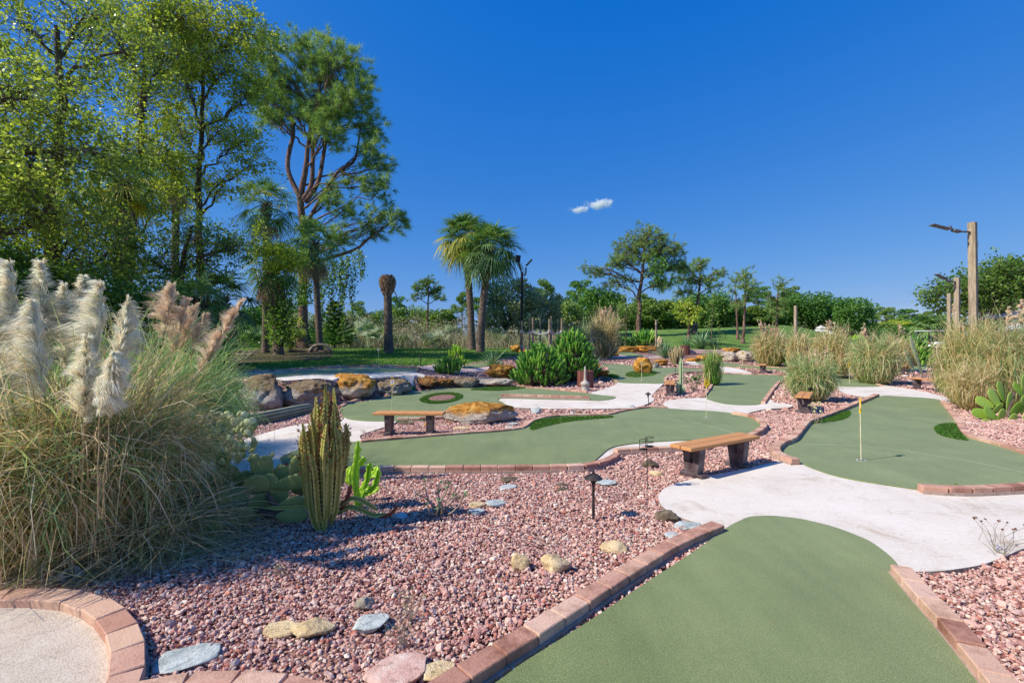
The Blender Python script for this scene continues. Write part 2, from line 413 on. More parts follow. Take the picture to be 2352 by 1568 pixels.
def grass_ground_mat():
    m, nt, b, out = _m('mown_grass'); p = geo(nt)
    f1 = noise_n(nt, p, .35, 5); f2 = noise_n(nt, p, 14, 4, .7); f3 = noise_n(nt, geo(nt, (1, .2, 1)), 1.1, 3)
    f = math_n(nt, 'ADD', math_n(nt, 'MULTIPLY', f1, .35), math_n(nt, 'ADD', math_n(nt, 'MULTIPLY', f2, .4), math_n(nt, 'MULTIPLY', f3, .25)))
    r = ramp(nt, [(60, 84, 34), (88, 118, 52), (112, 140, 70), (138, 156, 90)], [.34, .46, .55, .66]); nt.links.new(f, r.inputs[0])
    nt.links.new(r.outputs[0], b.inputs['Base Color']); b.inputs['Roughness'].default_value = .9; b.inputs['Specular IOR Level'].default_value = .1
    bump(nt, b, f2, .05, 1); return m
M = {}
M['turf'] = turf_mat(); M['sand'] = sandturf_mat(); M['conc'] = concrete_mat(); M['brick'] = brick_mat(); M['bed'] = gravelbed_mat(); M['grassg'] = grass_ground_mat()
M['pinkconc'] = concrete_mat('pink_concrete', ((150, 122, 116), (190, 160, 152), (206, 178, 170), (216, 192, 184)))
M['mulch'] = surfmat('leaf_mulch', [(48, 34, 28), (92, 70, 58), (134, 108, 92)], 18, .95, .05, 40)
M['mortar'] = surfmat('mortar', [(150, 128, 116), (188, 166, 152)], 30, .95, .006, 80)
# ================================================================ ground sheet
xs = np.concatenate([[-1500, -700, -350, -200, -130, -90, -70], np.arange(-56, -14, 2), np.arange(-14, 14, .25), np.arange(14, 40, .5), np.arange(40, 100, 2), [110, 130, 160, 200, 350, 700, 1500]])
ys = np.concatenate([[-300, -60, -20, -6], np.arange(-4, 7, 1), np.arange(7, 22, .25), np.arange(22, 50, .5), np.arange(50, 110, 2), [115, 125, 140, 170, 220, 300, 450, 800, 1500, 2600]])
gx, gy = np.meshgrid(xs, ys); V = np.column_stack([gx.ravel(), gy.ravel(), gz(gx.ravel(), gy.ravel())])
_sl = np.abs(gz(V[:, 0], V[:, 1]+.3)-gz(V[:, 0], V[:, 1]-.3)); V[:, 2] -= np.where((_sl > .09) & (V[:, 1] < 22) & (V[:, 0] < 2), .16, 0)
nx = len(xs); i, j = np.meshgrid(np.arange(nx-1), np.arange(len(ys)-1)); a = (j*nx+i).ravel()
mb = MB(); mb.add(V, np.stack([a, a+1, a+nx+1, a+nx], -1)); g = mb.build('ground', M['grassg'], smooth=True)
tag(g, 'mown grass ground rising to a low golf mound', None, None, 'structure')
# ================================================================ gravel bed
lawn_edge = [(380, 850), (470, 848), (535, 849), (568, 852.5), (616, 852), (665, 849), (730, 843), (795, 840), (860, 839), (925, 840), (965, 843), (985, 838), (1030, 834), (1062, 838), (1110, 830), (1150, 824), (1190, 817), (1240, 812), (1330, 806), (1370, 797), (1440, 796), (1500, 795), (1580, 802), (1660, 803), (1720, 806), (1800, 812), (1900, 808), (1990, 806), (2100, 806), (2250, 806), (2500, 806)]
LE = np.array([G(x, y, 0)[:2] for x, y in lawn_edge])
bedpoly = np.vstack([LE, [[44, 20], [20, -2], [-12, -2], [-12, 12]]])
o = drape('gravel_bed', bedpoly, .012, M['bed'], .12, .3); tag(o, 'beds of reddish lava rock around the putting greens', None, None, 'structure')
o = drape('mulch_bed', wpoly([(330, 862), (420, 850), (470, 846), (560, 838), (650, 829), (735, 826), (765, 814), (750, 803), (690, 800), (610, 800), (560, 806), (500, 800), (380, 800)], 0), .03, M['mulch'], .05, .6)
tag(o, 'brown leaf mulch under the big trees', None, None, 'structure')
# ================================================================ paths
PATHS = {}
def path(key, pts, dz=.045, mat='conc', label='', n=5, name='concrete_path'):
    W = wpoly(pts, dz, True, n); PATHS[key] = W
    o = drape(name, W, dz, M[mat], .10, .3); tag(o, label, None, None, 'structure'); return W
path('P5', [(1512, 1144), (1517, 1130), (1535, 1116), (1580, 1102), (1640, 1090), (1715, 1075), (1769, 1063), (1814, 1058), (1850, 1055), (1900, 1060), (2000, 1085), (2117, 1100), (2250, 1120), (2430, 1130), (2560, 1140), (2600, 1210), (2430, 1240), (2352, 1259), (2310, 1276), (2258, 1295), (2196, 1306), (2147, 1311), (2099, 1313), (2060, 1330), (1950, 1330), (1800, 1290), (1690, 1250), (1640, 1213), (1622, 1209), (1595, 1199), (1550, 1181), (1523, 1164)], .045, 'conc', 'wide pale concrete path sweeping across the foreground at right')
path('P1', [(330, 1160), (300, 1110), (400, 1080), (487, 1033), (529, 1018), (574, 1005), (626, 989), (672, 977), (704, 972), (750, 965), (800, 958), (860, 962), (906, 966), (906, 971), (880, 981), (828, 999), (835, 1020), (760, 1040), (720, 1060), (720, 1086), (700, 1098), (600, 1110), (470, 1130)], .045, 'conc', 'pale concrete path with thin shadows between prickly pear and rock wall')
path('P2', [(1152, 915), (1160, 927), (1178, 935), (1279, 938), (1409, 938), (1458, 935), (1487, 927), (1503, 917), (1497, 909), (1510, 894), (1524, 880), (1524, 872), (1474, 872), (1422, 874), (1415, 882), (1393, 891), (1357, 902), (1345, 908), (1250, 908)], .045, 'conc', 'white concrete path beside the litter bin and path lamp')
path('P4', [(1523, 927), (1535, 920), (1568, 915), (1619, 912), (1660, 905), (1760, 915), (1778, 924), (1820, 929), (1808, 936), (1760, 939), (1720, 948), (1700, 956), (1600, 952), (1545, 942)], .045, 'conc', 'white concrete strip in front of the narrow far green')
path('P6', [(1925, 882), (1985, 882), (2030, 884), (2090, 893), (2150, 906), (2182, 916), (2170, 925), (2100, 922), (2022, 915), (1970, 909), (1940, 903), (1925, 893)], .045, 'conc', 'white concrete path in front of the bench at right')
path('PB', [(1340, 1072), (1363, 1050), (1383, 1036), (1399, 1026), (1425, 1015), (1474, 1008), (1555, 1003), (1646, 1002), (1720, 990), (1735, 996), (1700, 1012), (1614, 1029), (1555, 1034), (1490, 1038), (1424, 1042), (1415, 1056), (1376, 1070)], .04, 'conc', 'cream concrete crescent along the front of the middle green')
path('P3', [(1640, 841), (1690, 845), (1731, 858), (1715, 861), (1690, 857), (1640, 852), (1620, 846)], .045, 'conc', 'small white path behind the narrow far green', 4)
path('P3b', [(1575, 829), (1612, 829), (1608, 837), (1585, 837)], .045, 'conc', 'short white slab beside a golden flat rock', 4)
path('PU', [(480, 873), (519, 864), (607, 868), (650, 874), (763, 873), (844, 871), (930, 869), (975, 864), (967, 858), (925, 850), (795, 850), (698, 852), (560, 856), (470, 862)], .04, 'conc', 'shaded bluish concrete path on top of the rock wall', 4)
path('PP', [(965, 843), (985, 839), (1030, 836), (1070, 840), (1120, 838), (1115, 851), (1060, 855), (1020, 853), (985, 849)], .035, 'pinkconc', 'pinkish concrete path behind the small euphorbia', 4)
path('PC', [(1385, 815), (1450, 815), (1520, 817), (1560, 818), (1530, 822), (1450, 822), (1380, 823)], .035, 'pinkconc', 'far pinkish concrete walk between golden rocks', 4)
path('PG', [(2035, 833), (2118, 836), (2125, 850), (2050, 850), (2030, 842)], .035, 'conc', 'thin white rim around the far right green', 4)
# ================================================================ putting greens
GREENS = {}
def green(key, pts, label, dz=.052, mat='turf', n=5, h=.05):
    W = wpoly(pts, h, True, n); GREENS[key] = W
    o = drape('putting_green', W, dz, M[mat], .06, .3); tag(o, label, None, None, 'structure'); return W
green('A', [(900, 1720), (1000, 1640), (1130, 1572), (1200, 1522), (1270, 1478), (1380, 1408), (1480, 1340), (1600, 1262), (1668, 1212), (1700, 1195), (1724, 1186), (1774, 1184), (1832, 1190), (1871, 1198), (1920, 1211), (1985, 1236), (2017, 1255), (2050, 1282), (2080, 1320), (2120, 1378), (2160, 1425), (2200, 1475), (2250, 1540), (2330, 1660), (2330, 1900), (900, 1900)], 'near putting green of grainy turf filling the lower right corner')
green('B', [(717, 1083), (678, 1081), (656, 1073), (647, 1060), (645, 1050), (662, 1041), (678, 1035), (708, 1029), (760, 1020), (828, 1013), (890, 1008), (987, 1000), (1075, 994), (1162, 988), (1208, 981), (1222, 968), (1256, 958), (1344, 952), (1396, 952), (1419, 946), (1451, 941), (1490, 937), (1536, 938), (1580, 941), (1625, 943), (1670, 947), (1706, 954), (1730, 963), (1745, 972), (1749, 980), (1740, 988), (1710, 998), (1646, 1009), (1555, 1011), (1474, 1016), (1425, 1022), (1399, 1030), (1383, 1043), (1363, 1059), (1344, 1064), (1279, 1067), (1019, 1069), (828, 1071)], 'middle putting green with the yellow number 7 pin', .055)
green('C', [(782, 937), (795, 929), (820, 924), (860, 918), (900, 908), (942, 901), (1023, 893), (1068, 891), (1214, 891), (1266, 895), (1311, 899), (1350, 903), (1380, 907), (1409, 910), (1414, 913), (1402, 917), (1376, 920), (1352, 919), (1250, 917), (1149, 915), (1158, 926), (1165, 935), (1120, 950), (1016, 961), (912, 966), (860, 967), (821, 965), (795, 960), (784, 948)], 'left putting green with the round turf ring below the rock wall', .055)
green('D', [(1395, 842), (1383, 838), (1420, 836), (1460, 840), (1540, 844), (1613, 847), (1618, 852), (1575, 856), (1540, 862), (1527, 870), (1521, 880), (1471, 880), (1422, 878), (1400, 868), (1398, 855)], 'far putting green around the upright golden boulder', .055)
green('E', [(1600, 829), (1650, 831), (1700, 836), (1760, 840), (1842, 846), (1842, 852), (1790, 850), (1731, 845), (1690, 841), (1640, 838), (1606, 836)], 'long thin putting green behind the narrow one', .055, n=4)
green('F', [(1622, 912), (1637, 893), (1652, 860), (1700, 860), (1787, 862), (1800, 870), (1785, 885), (1765, 905), (1751, 925), (1721, 930), (1670, 928), (1635, 920)], 'narrow putting green beyond the white strip, lined by brick', .055)
green('G', [(2022, 910), (2060, 910), (2117, 913), (2160, 919), (2176, 938), (2194, 962), (2210, 990), (2228, 1006), (2280, 1020), (2352, 1042), (2560, 1090), (2600, 1128), (2430, 1126), (2320, 1127), (2225, 1126), (2117, 1124), (2060, 1117), (2000, 1108), (1925, 1094), (1871, 1077), (1838, 1063), (1806, 1048), (1795, 1032), (1810, 1022), (1830, 1012), (1847, 993), (1866, 974), (1908, 958), (1950, 938)], 'large right putting green with the tall number pin', .055)
green('H', [(1904, 850), (1953, 867), (2000, 878), (2024, 886), (1990, 888), (1930, 887), (1900, 880), (1890, 860)], 'small wedge of putting green behind the pampas clump', .055, n=4)
green('I', [(2046, 836), (2116, 839), (2122, 848), (2060, 849), (2040, 842)], 'small far putting green at the right', .05, n=4)
green('J', [(1366, 798), (1400, 801), (1440, 807), (1478, 817), (1455, 819), (1410, 812), (1366, 806)], 'far small putting green between golden rock slabs', .05, n=4)
green('U', [(440, 858), (470, 853), (535, 853), (568, 857), (616, 856), (665, 853), (730, 847), (795, 844), (860, 843), (925, 844), (960, 849), (925, 853), (795, 857), (698, 860), (607, 868), (519, 866), (440, 872)], 'shaded putting green on the upper terrace', .05, n=4)
green('V', [(1061, 845), (1075, 838), (1110, 833), (1150, 829), (1150, 836), (1110, 842)], 'shaded corner of a green behind the agave', .055, n=4)
green('S', [(-300, 1500), (-160, 1420), (-60, 1392), (55, 1384), (117, 1388), (180, 1400), (227, 1417), (252, 1446), (267, 1480), (272, 1525), (262, 1575), (230, 1640), (100, 1760), (-200, 1760)], 'cream coloured tee of sandy carpet in the lower left corner', .05, 'sand')
def seam(label, pts, w_=.03, mat='seam'):
    W = spline(np.array([G(x, y, .05)[:2] for x, y in pts]), 8, False); t = np.gradient(W, axis=0); t /= np.linalg.norm(t, axis=1, keepdims=True); nn = np.column_stack([-t[:, 1], t[:, 0]])
    a = W-nn*w_/2; b = W+nn*w_/2; K = len(W); V = np.column_stack([np.stack([a, b], 1).reshape(-1, 2), np.repeat(gz(W[:, 0], W[:, 1])+(.0565 if mat == 'seam' else .0485), 2)]); k = np.arange(K-1)*2
    mb = MB(); mb.add(V, np.stack([k, k+1, k+3, k+2], -1)[:, ::-1]); o = mb.build('seam_line', M[mat]); tag(o, label, None, None, 'structure')
M['seam'] = surfmat('turf_seam', [(140, 152, 108), (166, 176, 138), (184, 192, 158)], 60, .9, .004, 190)
M['joint'] = surfmat('concrete_joint', [(186, 174, 162), (206, 196, 184)], 30, .9, 0)
seam('pale carpet seam curving across the middle green', [(1425, 956), (1500, 960), (1580, 969), (1640, 981), (1692, 997)])
seam('pale carpet seam curving across the right green', [(1842, 1021), (1950, 1023), (2070, 1035), (2200, 1055), (2352, 1085)])
seam('fine joint across the wide concrete path', [(2225, 1137), (2290, 1185), (2352, 1240)], .004, 'joint')
if 0: seam('second fine joint across the wide concrete path', [(1805, 1066), (1760, 1110), (1700, 1190)], .005, 'joint')
# ================================================================ paver edgings
BR = []     # brick template 1 x 1 x 1, chamfered top
def edging(pts, label, h=.06, top=.105, wid=.10, L=.2, closed=False, world=None, bed=True):
    W = spline(np.array([G(x, y, h)[:2] for x, y in pts]) if world is None else world, 12, closed)
    d = np.concatenate([[0], np.cumsum(np.linalg.norm(np.diff(W, axis=0), axis=1))])
    n = max(1, int(round(d[-1]/(L+.007)))); step = d[-1]/n
    mb = MB()
    for k in range(n):
        s0 = k*step+.0035; s1 = (k+1)*step-.0035
        a = np.array([np.interp(s0, d, W[:, 0]), np.interp(s0, d, W[:, 1])]); b = np.array([np.interp(s1, d, W[:, 0]), np.interp(s1, d, W[:, 1])])
        c = (a+b)/2; ang = math.atan2(b[1]-a[1], b[0]-a[0])+random.gauss(0, .012); z = float(gz(*c)); t = top+random.gauss(0, .0025)
        hh = t+.03; bbox(mb, (c[0], c[1], z+t-hh/2), (step-.007, wid, hh), ang, .005, random.random())
    if bed:
        m2 = MB(); K = max(2, int(d[-1]/.15)); s = np.linspace(0, d[-1], K); P = np.column_stack([np.interp(s, d, W[:, 0]), np.interp(s, d, W[:, 1])])
        t = np.gradient(P, axis=0); t /= np.linalg.norm(t, axis=1, keepdims=True); nn = np.column_stack([-t[:, 1], t[:, 0]])
        z = gz(P[:, 0], P[:, 1]); ww = wid/2+.014; zt = top-.052
        V = np.stack([np.column_stack([P-nn*ww, z-.03]), np.column_stack([P-nn*(ww-.004), z+zt]), np.column_stack([P+nn*(ww-.004), z+zt]), np.column_stack([P+nn*ww, z-.03])], 1).reshape(-1, 3)
        k = (np.arange(K-1)*4)[:, None]; q = np.array([[0, 1, 5, 4], [1, 2, 6, 5], [2, 3, 7, 6]])
        mb.add(V, (k[:, :, None]+q[None]).reshape(-1, 4), .5, 1)
    o = mb.build('brick_edging', [M['brick'], M['mortar']], origin=(W[0][0], W[0][1], float(gz(*W[0]))))
    tag(o, label, 'brick edging'); EDG.append(W); return o
EDG = []
edging([(760, 1800), (880, 1680), (985, 1604), (1060, 1556), (1112, 1525), (1150, 1499), (1215, 1460), (1275, 1421), (1340, 1379), (1400, 1340), (1470, 1296), (1540, 1254), (1600, 1226), (1650, 1206)], 'thick brick edging running diagonally up the left side of the near green', .08, .105, .115)
edging([(2068, 1302), (2098, 1336), (2136, 1378), (2180, 1424), (2226, 1478), (2280, 1540), (2350, 1630)], 'brick edging along the right side of the near green', .09, .105, .115)
edging([(-100, 1392), (-20, 1372), (60, 1368), (108, 1370), (160, 1374), (208, 1387), (247, 1410), (274, 1440), (290, 1474), (296, 1516), (288, 1562), (262, 1625)], 'curved brick edging around the cream tee', .08, .10, .13)
edging([(290, 1600), (345, 1582), (443, 1572), (553, 1572), (650, 1584), (740, 1604)], 'row of pink bricks along the bottom of the photo', .08, .10, .13)
edging([(780, 1083), (828, 1080), (900, 1077), (1019, 1076), (1150, 1075.5), (1250, 1074.5), (1330, 1073), (1365, 1068), (1398, 1058), (1418, 1045)], 'long straight brick edging along the front of the middle green', .07, .105)
edging([(1414, 1036), (1445, 1034), (1490, 1032), (1555, 1029), (1614, 1023), (1680, 1012), (1720, 1002), (1746, 988), (1755, 979), (1748, 968), (1736, 960), (1712, 953), (1682, 949)], 'brick edging curling behind the near bench', .07, .105)
edging([(828, 1014), (890, 1009), (987, 1001), (1075, 994.5), (1150, 989), (1196, 983), (1212, 974), (1225, 966), (1256, 958), (1300, 954), (1392, 952), (1419, 946), (1451, 940), (1490, 935.5), (1532, 935.5)], 'brick edging along the back of the middle green', .06, .09)
edging([(1151, 912), (1220, 913.5), (1290, 915.5), (1354, 917)], 'short straight brick row inside the left green', .06, .15)
edging([(1205, 888.5), (1266, 893), (1311, 896.5), (1350, 900)], 'brick edging below the big green euphorbia shrubs', .06, .09)
edging([(912, 963), (955, 962), (1000, 960), (1016, 959)], 'short brick row behind the left bench', .06, .09)
edging([(1366, 862), (1395, 868), (1421, 876)], 'brick edging between litter bin and far green', .06, .09)
edging([(1528, 876), (1530, 868), (1540, 861), (1570, 855), (1620, 853)], 'curved brick edging at the right of the far green', .06, .09)
edging([(1616, 910), (1628, 894), (1640, 873), (1648, 859)], 'brick edging on the left side of the narrow green', .07, .10)
edging([(1753, 925), (1765, 908), (1778, 890), (1790, 876)], 'brick edging on the right side of the narrow green', .07, .10)
edging([(1650, 857.5), (1700, 858), (1760, 859.5), (1822, 861)], 'thin brick edging across the back of the narrow green', .06, .09)
edging([(2014, 908), (1980, 922), (1946, 936), (1907, 952), (1870, 965), (1853, 972), (1837, 990), (1819, 1010), (1796, 1019), (1782, 1030), (1782, 1042), (1796, 1052), (1828, 1063)], 'stepped brick edging winding along the left of the right green', .07, .12, .12)
edging([(2165, 922), (2180, 940), (2198, 962), (2214, 988), (2232, 1003), (2290, 1018), (2352, 1038), (2420, 1062)], 'brick edging along the far right side of the right green', .07, .10)
edging([(2112, 1122), (2165, 1126), (2225, 1127), (2278, 1125), (2352, 1121), (2430, 1116)], 'row of tan bricks between right green and path', .08, .125)
edging([(1906, 852), (1953, 867), (2000, 878), (2026, 886)], 'brick edging behind the small wedge green', .06, .09)
edging([(1700, 838), (1760, 842), (1842, 847)], 'thin brick edging beyond the small bench', .06, .09)
edging([(440, 853), (470, 850), (535, 850.5), (568, 854), (616, 853), (665, 850), (730, 844.5), (795, 841.5), (860, 840.5), (925, 841.5), (965, 847)], 'curved brick edging between shaded green and lawn', .05, .09)
edging([(782, 934), (795, 927), (812, 921), (825, 917)], 'short brick edging by the left end of the ring green', .06, .09)
# ================================================================ loose gravel
def gravel():
    blocked = list(PATHS.values())+list(GREENS.values())
    def field(n, y0, y1, s0, s1, ex=1.17):
        Y = np.sqrt(R.uniform(y0**2, y1**2, n)); X = R.uniform(-ex, ex, n)*Y
        k = pip(bedpoly, X, Y)
        for p in blocked:
            lo = p.min(0); hi = p.max(0); c = k & (X > lo[0]) & (X < hi[0]) & (Y > lo[1]) & (Y < hi[1])
            ix = np.where(c)[0]; k[ix[pip(p, X[ix], Y[ix])]] = False
        X = X[k]; Y = Y[k]; return X, Y, R.uniform(s0, s1, len(X))*np.where(R.random(len(X)) < .07, R.uniform(1.4, 2.3, len(X)), 1)
    A = [field(150000, 1.9, 5.5, .0058, .0128), field(95000, 5.5, 10, .0095, .018), field(40000, 10, 17, .017, .032), field(12000, 17, 30, .03, .055)]
    X, Y, s = (np.concatenate(q) for q in zip(*A)); n = len(X)
    V0, F0 = ico(1); 
    V0, F0 = np.array([v for v in V0[:12]]), None
    # plain icosahedron
    ph = (1+5**.5)/2; V0 = np.array([[-1, ph, 0], [1, ph, 0], [-1, -ph, 0], [1, -ph, 0], [0, -1, ph], [0, 1, ph], [0, -1, -ph], [0, 1, -ph], [ph, 0, -1], [ph, 0, 1], [-ph, 0, -1], [-ph, 0, 1]])/1.9
    F0 = np.array([[0,11,5],[0,5,1],[0,1,7],[0,7,10],[0,10,11],[1,5,9],[5,11,4],[11,10,2],[10,7,6],[7,1,8],[3,9,4],[3,4,2],[3,2,6],[3,6,8],[3,8,9],[4,9,5],[2,4,11],[6,2,10],[8,6,7],[9,8,1]])
    rad = R.uniform(.6, 1.3, (n, 12, 1)); P = V0[None]*rad*R.uniform(.65, 1.35, (n, 1, 3))
    q = R.normal(size=(n, 4)); q /= np.linalg.norm(q, axis=1, keepdims=True); a, b, c, d = q.T
    Rm = np.stack([1-2*(c*c+d*d), 2*(b*c-a*d), 2*(b*d+a*c), 2*(b*c+a*d), 1-2*(b*b+d*d), 2*(c*d-a*b), 2*(b*d-a*c), 2*(c*d+a*b), 1-2*(b*b+c*c)], -1).reshape(n, 3, 3)
    P = np.einsum('nij,nkj->nki', Rm, P); P[..., 2] *= .8; P *= s[:, None, None]
    hn = .012*np.sin(X*3.1+1)*np.cos(Y*2.7)+.010*np.sin(X*7.7)*np.sin(Y*6.1+2)
    P += np.stack([X, Y, gz(X, Y)+.016+hn+R.uniform(-.008, .016, n)], -1)[:, None, :]
    mb = MB(); mb.add(P.reshape(-1, 3), (np.arange(n)*12)[:, None, None].repeat(20, 1).reshape(-1, 1)+np.tile(F0, (n, 1)), np.repeat(np.where(Y > 5.5, .12+.62*R.random(n), R.random(n)), 12))
    m, nt, b, out = _m('lava_rock'); p = geo(nt)
    f = math_n(nt, 'ADD', math_n(nt, 'MULTIPLY', attr(nt), .86), math_n(nt, 'MULTIPLY', noise_n(nt, p, 55, 3, .7), .14))
    r = ramp(nt, [(128, 76, 68), (180, 130, 120), (200, 154, 142), (212, 172, 158), (226, 196, 178), (188, 156, 152), (190, 112, 90), (240, 220, 200), (174, 166, 168)], [.06, .2, .34, .48, .62, .72, .8, .88, .98])
    nt.links.new(f, r.inputs[0]); nt.links.new(r.outputs[0], b.inputs['Base Color']); b.inputs['Roughness'].default_value = .92; b.inputs['Specular IOR Level'].default_value = .2
    bump(nt, b, noise_n(nt, p, 190, 3, .7), .004, .9)
    o = mb.build('gravel', m); tag(o, 'loose reddish lava rock gravel', None, None, 'stuff')
gravel()
# ================================================================ turf fringes
M['fringe'] = leafmat('fringe_turf', [(28, 56, 14), (52, 92, 22), (86, 122, 38)], .25, .5)
def fringe(polypx, label, n=5000, hole=None, h=.06, hgt=.035, world=None):
    W = wpoly(polypx, h, True, 5) if world is None else world
    lo, hi = W.min(0), W.max(0); X = R.uniform(lo[0], hi[0], n*4); Y = R.uniform(lo[1], hi[1], n*4); k = pip(W, X, Y)
    if hole is not None: k &= ~pip(hole, X, Y)
    X, Y = X[k][:n], Y[k][:n]; n = len(X); z = gz(X, Y)+.052
    d = np.column_stack([R.normal(0, .5, (n, 2)), np.ones(n)]); d /= np.linalg.norm(d, axis=1, keepdims=True); d *= (hgt*R.uniform(.6, 1.2, n))[:, None]
    B = np.column_stack([X, Y, z]); P = np.stack([B, B+d*.55, B+d+np.column_stack([d[:, :2]*.5, -abs(d[:, 0])*.2])], 1)
    ww = .006+.0006*float(np.mean(Y)); mb = MB(); strips(mb, P, np.array([ww, ww*.8, ww*.15]), R.random(n))
    mb2 = None
    o = mb.build('fringe_grass', M['fringe']); tag(o, label, None, None, 'stuff'); return o
fringe([(1218, 982), (1226, 968), (1256, 961), (1310, 957), (1400, 955), (1402, 959), (1350, 963), (1300, 969), (1256, 978), (1225, 987)], 'dark artificial fringe turf at the back of the middle green', 6000)
fringe([(1866, 972), (1900, 960), (1930, 947), (1952, 944), (1950, 955), (1935, 963), (1905, 968)], 'dark fringe turf patch at the left of the right green', 6000)
fringe([(2147, 985), (2160, 975), (2192, 973), (2202, 988), (2218, 1006), (2222, 1011), (2190, 1006), (2160, 998)], 'dark fringe turf patch at the far side of the right green', 6000)
fringe([(1080, 895), (1100, 890), (1160, 888), (1205, 889), (1200, 892), (1150, 897), (1100, 896)], 'dark fringe turf below the pale flat rock', 4000)
fringe([(1436, 860), (1450, 853), (1490, 851), (1510, 855), (1500, 862), (1470, 866), (1445, 865)], 'dark fringe turf around the upright golden boulder', 3500)
fringe([(1384, 865), (1400, 858), (1420, 862), (1418, 868), (1395, 869)], 'small dark fringe turf beside the litter bin rocks', 1800)
fringe([(1905, 851), (1953, 866), (1960, 871), (1915, 862)], 'dark fringe turf on the wedge green', 1500)
# ring of fringe turf with a gravel bunker in it
c0 = np.array([(1015-CX)/F*12.6, 12.65]); rx = 46/F*c0[1]; ry = 1.25
th = np.arange(40)*2*PI/40; ringo = c0+np.column_stack([np.cos(th)*rx, np.sin(th)*ry]); ringi = c0+np.column_stack([np.cos(th)*rx*.66, np.sin(th)*ry*.64-.03])
fringe(None, 'dark fringe turf ring around the round rock bunker', 9000, ringi, .05, .045, ringo)
o = drape('gravel_bunker', ringi, .066, M['bed'], 0, .2); tag(o, 'round patch of lava rock inside the turf ring', None, None, 'structure')
# ================================================================ plant materials
M['oakleaf'] = leafmat('oak_leaf', [(54, 72, 32), (92, 110, 46), (138, 150, 66), (192, 194, 106)], .45, .35, [.0, .3, .65, 1], 1.5, .35)
M['yelleaf'] = leafmat('yellowing_leaf', [(62, 84, 32), (110, 130, 46), (160, 168, 66), (196, 190, 90)], .45, .5, None, 1.35, .35)
M['darkleaf'] = leafmat('dark_leaf', [(36, 56, 28), (60, 88, 38), (92, 122, 50), (136, 158, 74)], .4, .4, None, 1.4, .8)
M['pine'] = leafmat('pine_needles', [(58, 84, 54), (92, 120, 68), (124, 148, 84), (166, 176, 108)], .38, .5, None, 1.3, .5)
M['bgleaf'] = leafmat('far_leaf', [(44, 66, 34), (74, 100, 46), (104, 128, 58), (144, 158, 82)], .3, .6, None, 1.3, .25)
M['bgdark'] = leafmat('far_dark_leaf', [(34, 60, 28), (52, 88, 36), (78, 116, 48), (112, 144, 66)], .3, .6, None, 1.3, .25)
M['bgsilver'] = leafmat('far_grey_leaf', [(74, 86, 60), (106, 118, 82), (134, 144, 104), (164, 170, 130)], .25, .6, None, 1.2, .3)
M['brush'] = leafmat('dry_brush', [(104, 88, 70), (150, 134, 112), (122, 128, 86), (176, 164, 146)], .2, .8, None, 1.1)
M['palm'] = leafmat('palm_leaf', [(42, 70, 42), (72, 102, 58), (104, 132, 76), (146, 160, 92)], .3, .4, None, 1.3)
M['palmold'] = leafmat('yellowing_palm_leaf', [(70, 96, 40), (132, 138, 54), (178, 164, 66), (186, 160, 84)], .3, .45, None, 1.2)
M['palmdead'] = leafmat('dead_palm_leaf', [(110, 84, 66), (150, 122, 100), (176, 150, 128)], .1, .8)
M['palmetto'] = leafmat('palmetto_leaf', [(104, 122, 92), (138, 154, 122), (172, 184, 156), (120, 138, 84)], .25, .5, None, 1.1)
M['agave'] = leafmat('agave_leaf', [(66, 98, 66), (98, 130, 92), (134, 158, 112)], .1, .45)
M['euph'] = leafmat('euphorbia_green', [(36, 76, 26), (62, 112, 36), (98, 148, 50), (150, 180, 76)], .2, .4, None, 1.3)
M['grassy'] = leafmat('pampas_blade', [(88, 112, 66), (130, 146, 88), (182, 172, 118), (210, 190, 148)], .35, .5, None, 1.15, tb=.65)
M['grassgreen'] = leafmat('green_pampas_blade', [(64, 106, 70), (98, 138, 88), (140, 168, 112), (186, 196, 148)], .35, .45, None, 1.2)
M['grassdry'] = leafmat('dry_pampas_blade', [(122, 104, 66), (176, 152, 106), (206, 180, 140), (224, 204, 176)], .35, .55, None, 1.05, tb=.8)
M['plume'] = leafmat('pampas_plume', [(222, 190, 164), (240, 214, 190), (248, 232, 214)], .5, .8, None, 1.05, spec=.05, tb=.95)
M['plumedark'] = leafmat('brownish_plume', [(190, 164, 142), (216, 192, 170), (232, 214, 196)], .5, .8, None, 1.05, spec=.05, tb=.9)
M['bark'] = surfmat('grey_brown_bark', [(58, 46, 38), (98, 82, 70), (140, 124, 110)], 5, .95, .03, 22, (1, 1, .25))
M['pinebark'] = surfmat('pine_bark', [(70, 50, 44), (116, 88, 78), (158, 128, 116)], 6, .95, .04, 18, (1, 1, .4))
M['palmbark'] = surfmat('palm_trunk', [(66, 54, 46), (110, 94, 82), (156, 140, 126)], 9, .95, .03, 20, (.6, .6, 3))
M['twig'] = surfmat('pale_twig', [(120, 108, 94), (168, 154, 136)], 8, .9, 0)
M['stem'] = surfmat('dry_stem', [(150, 128, 88), (198, 176, 128)], 8, .8, 0)
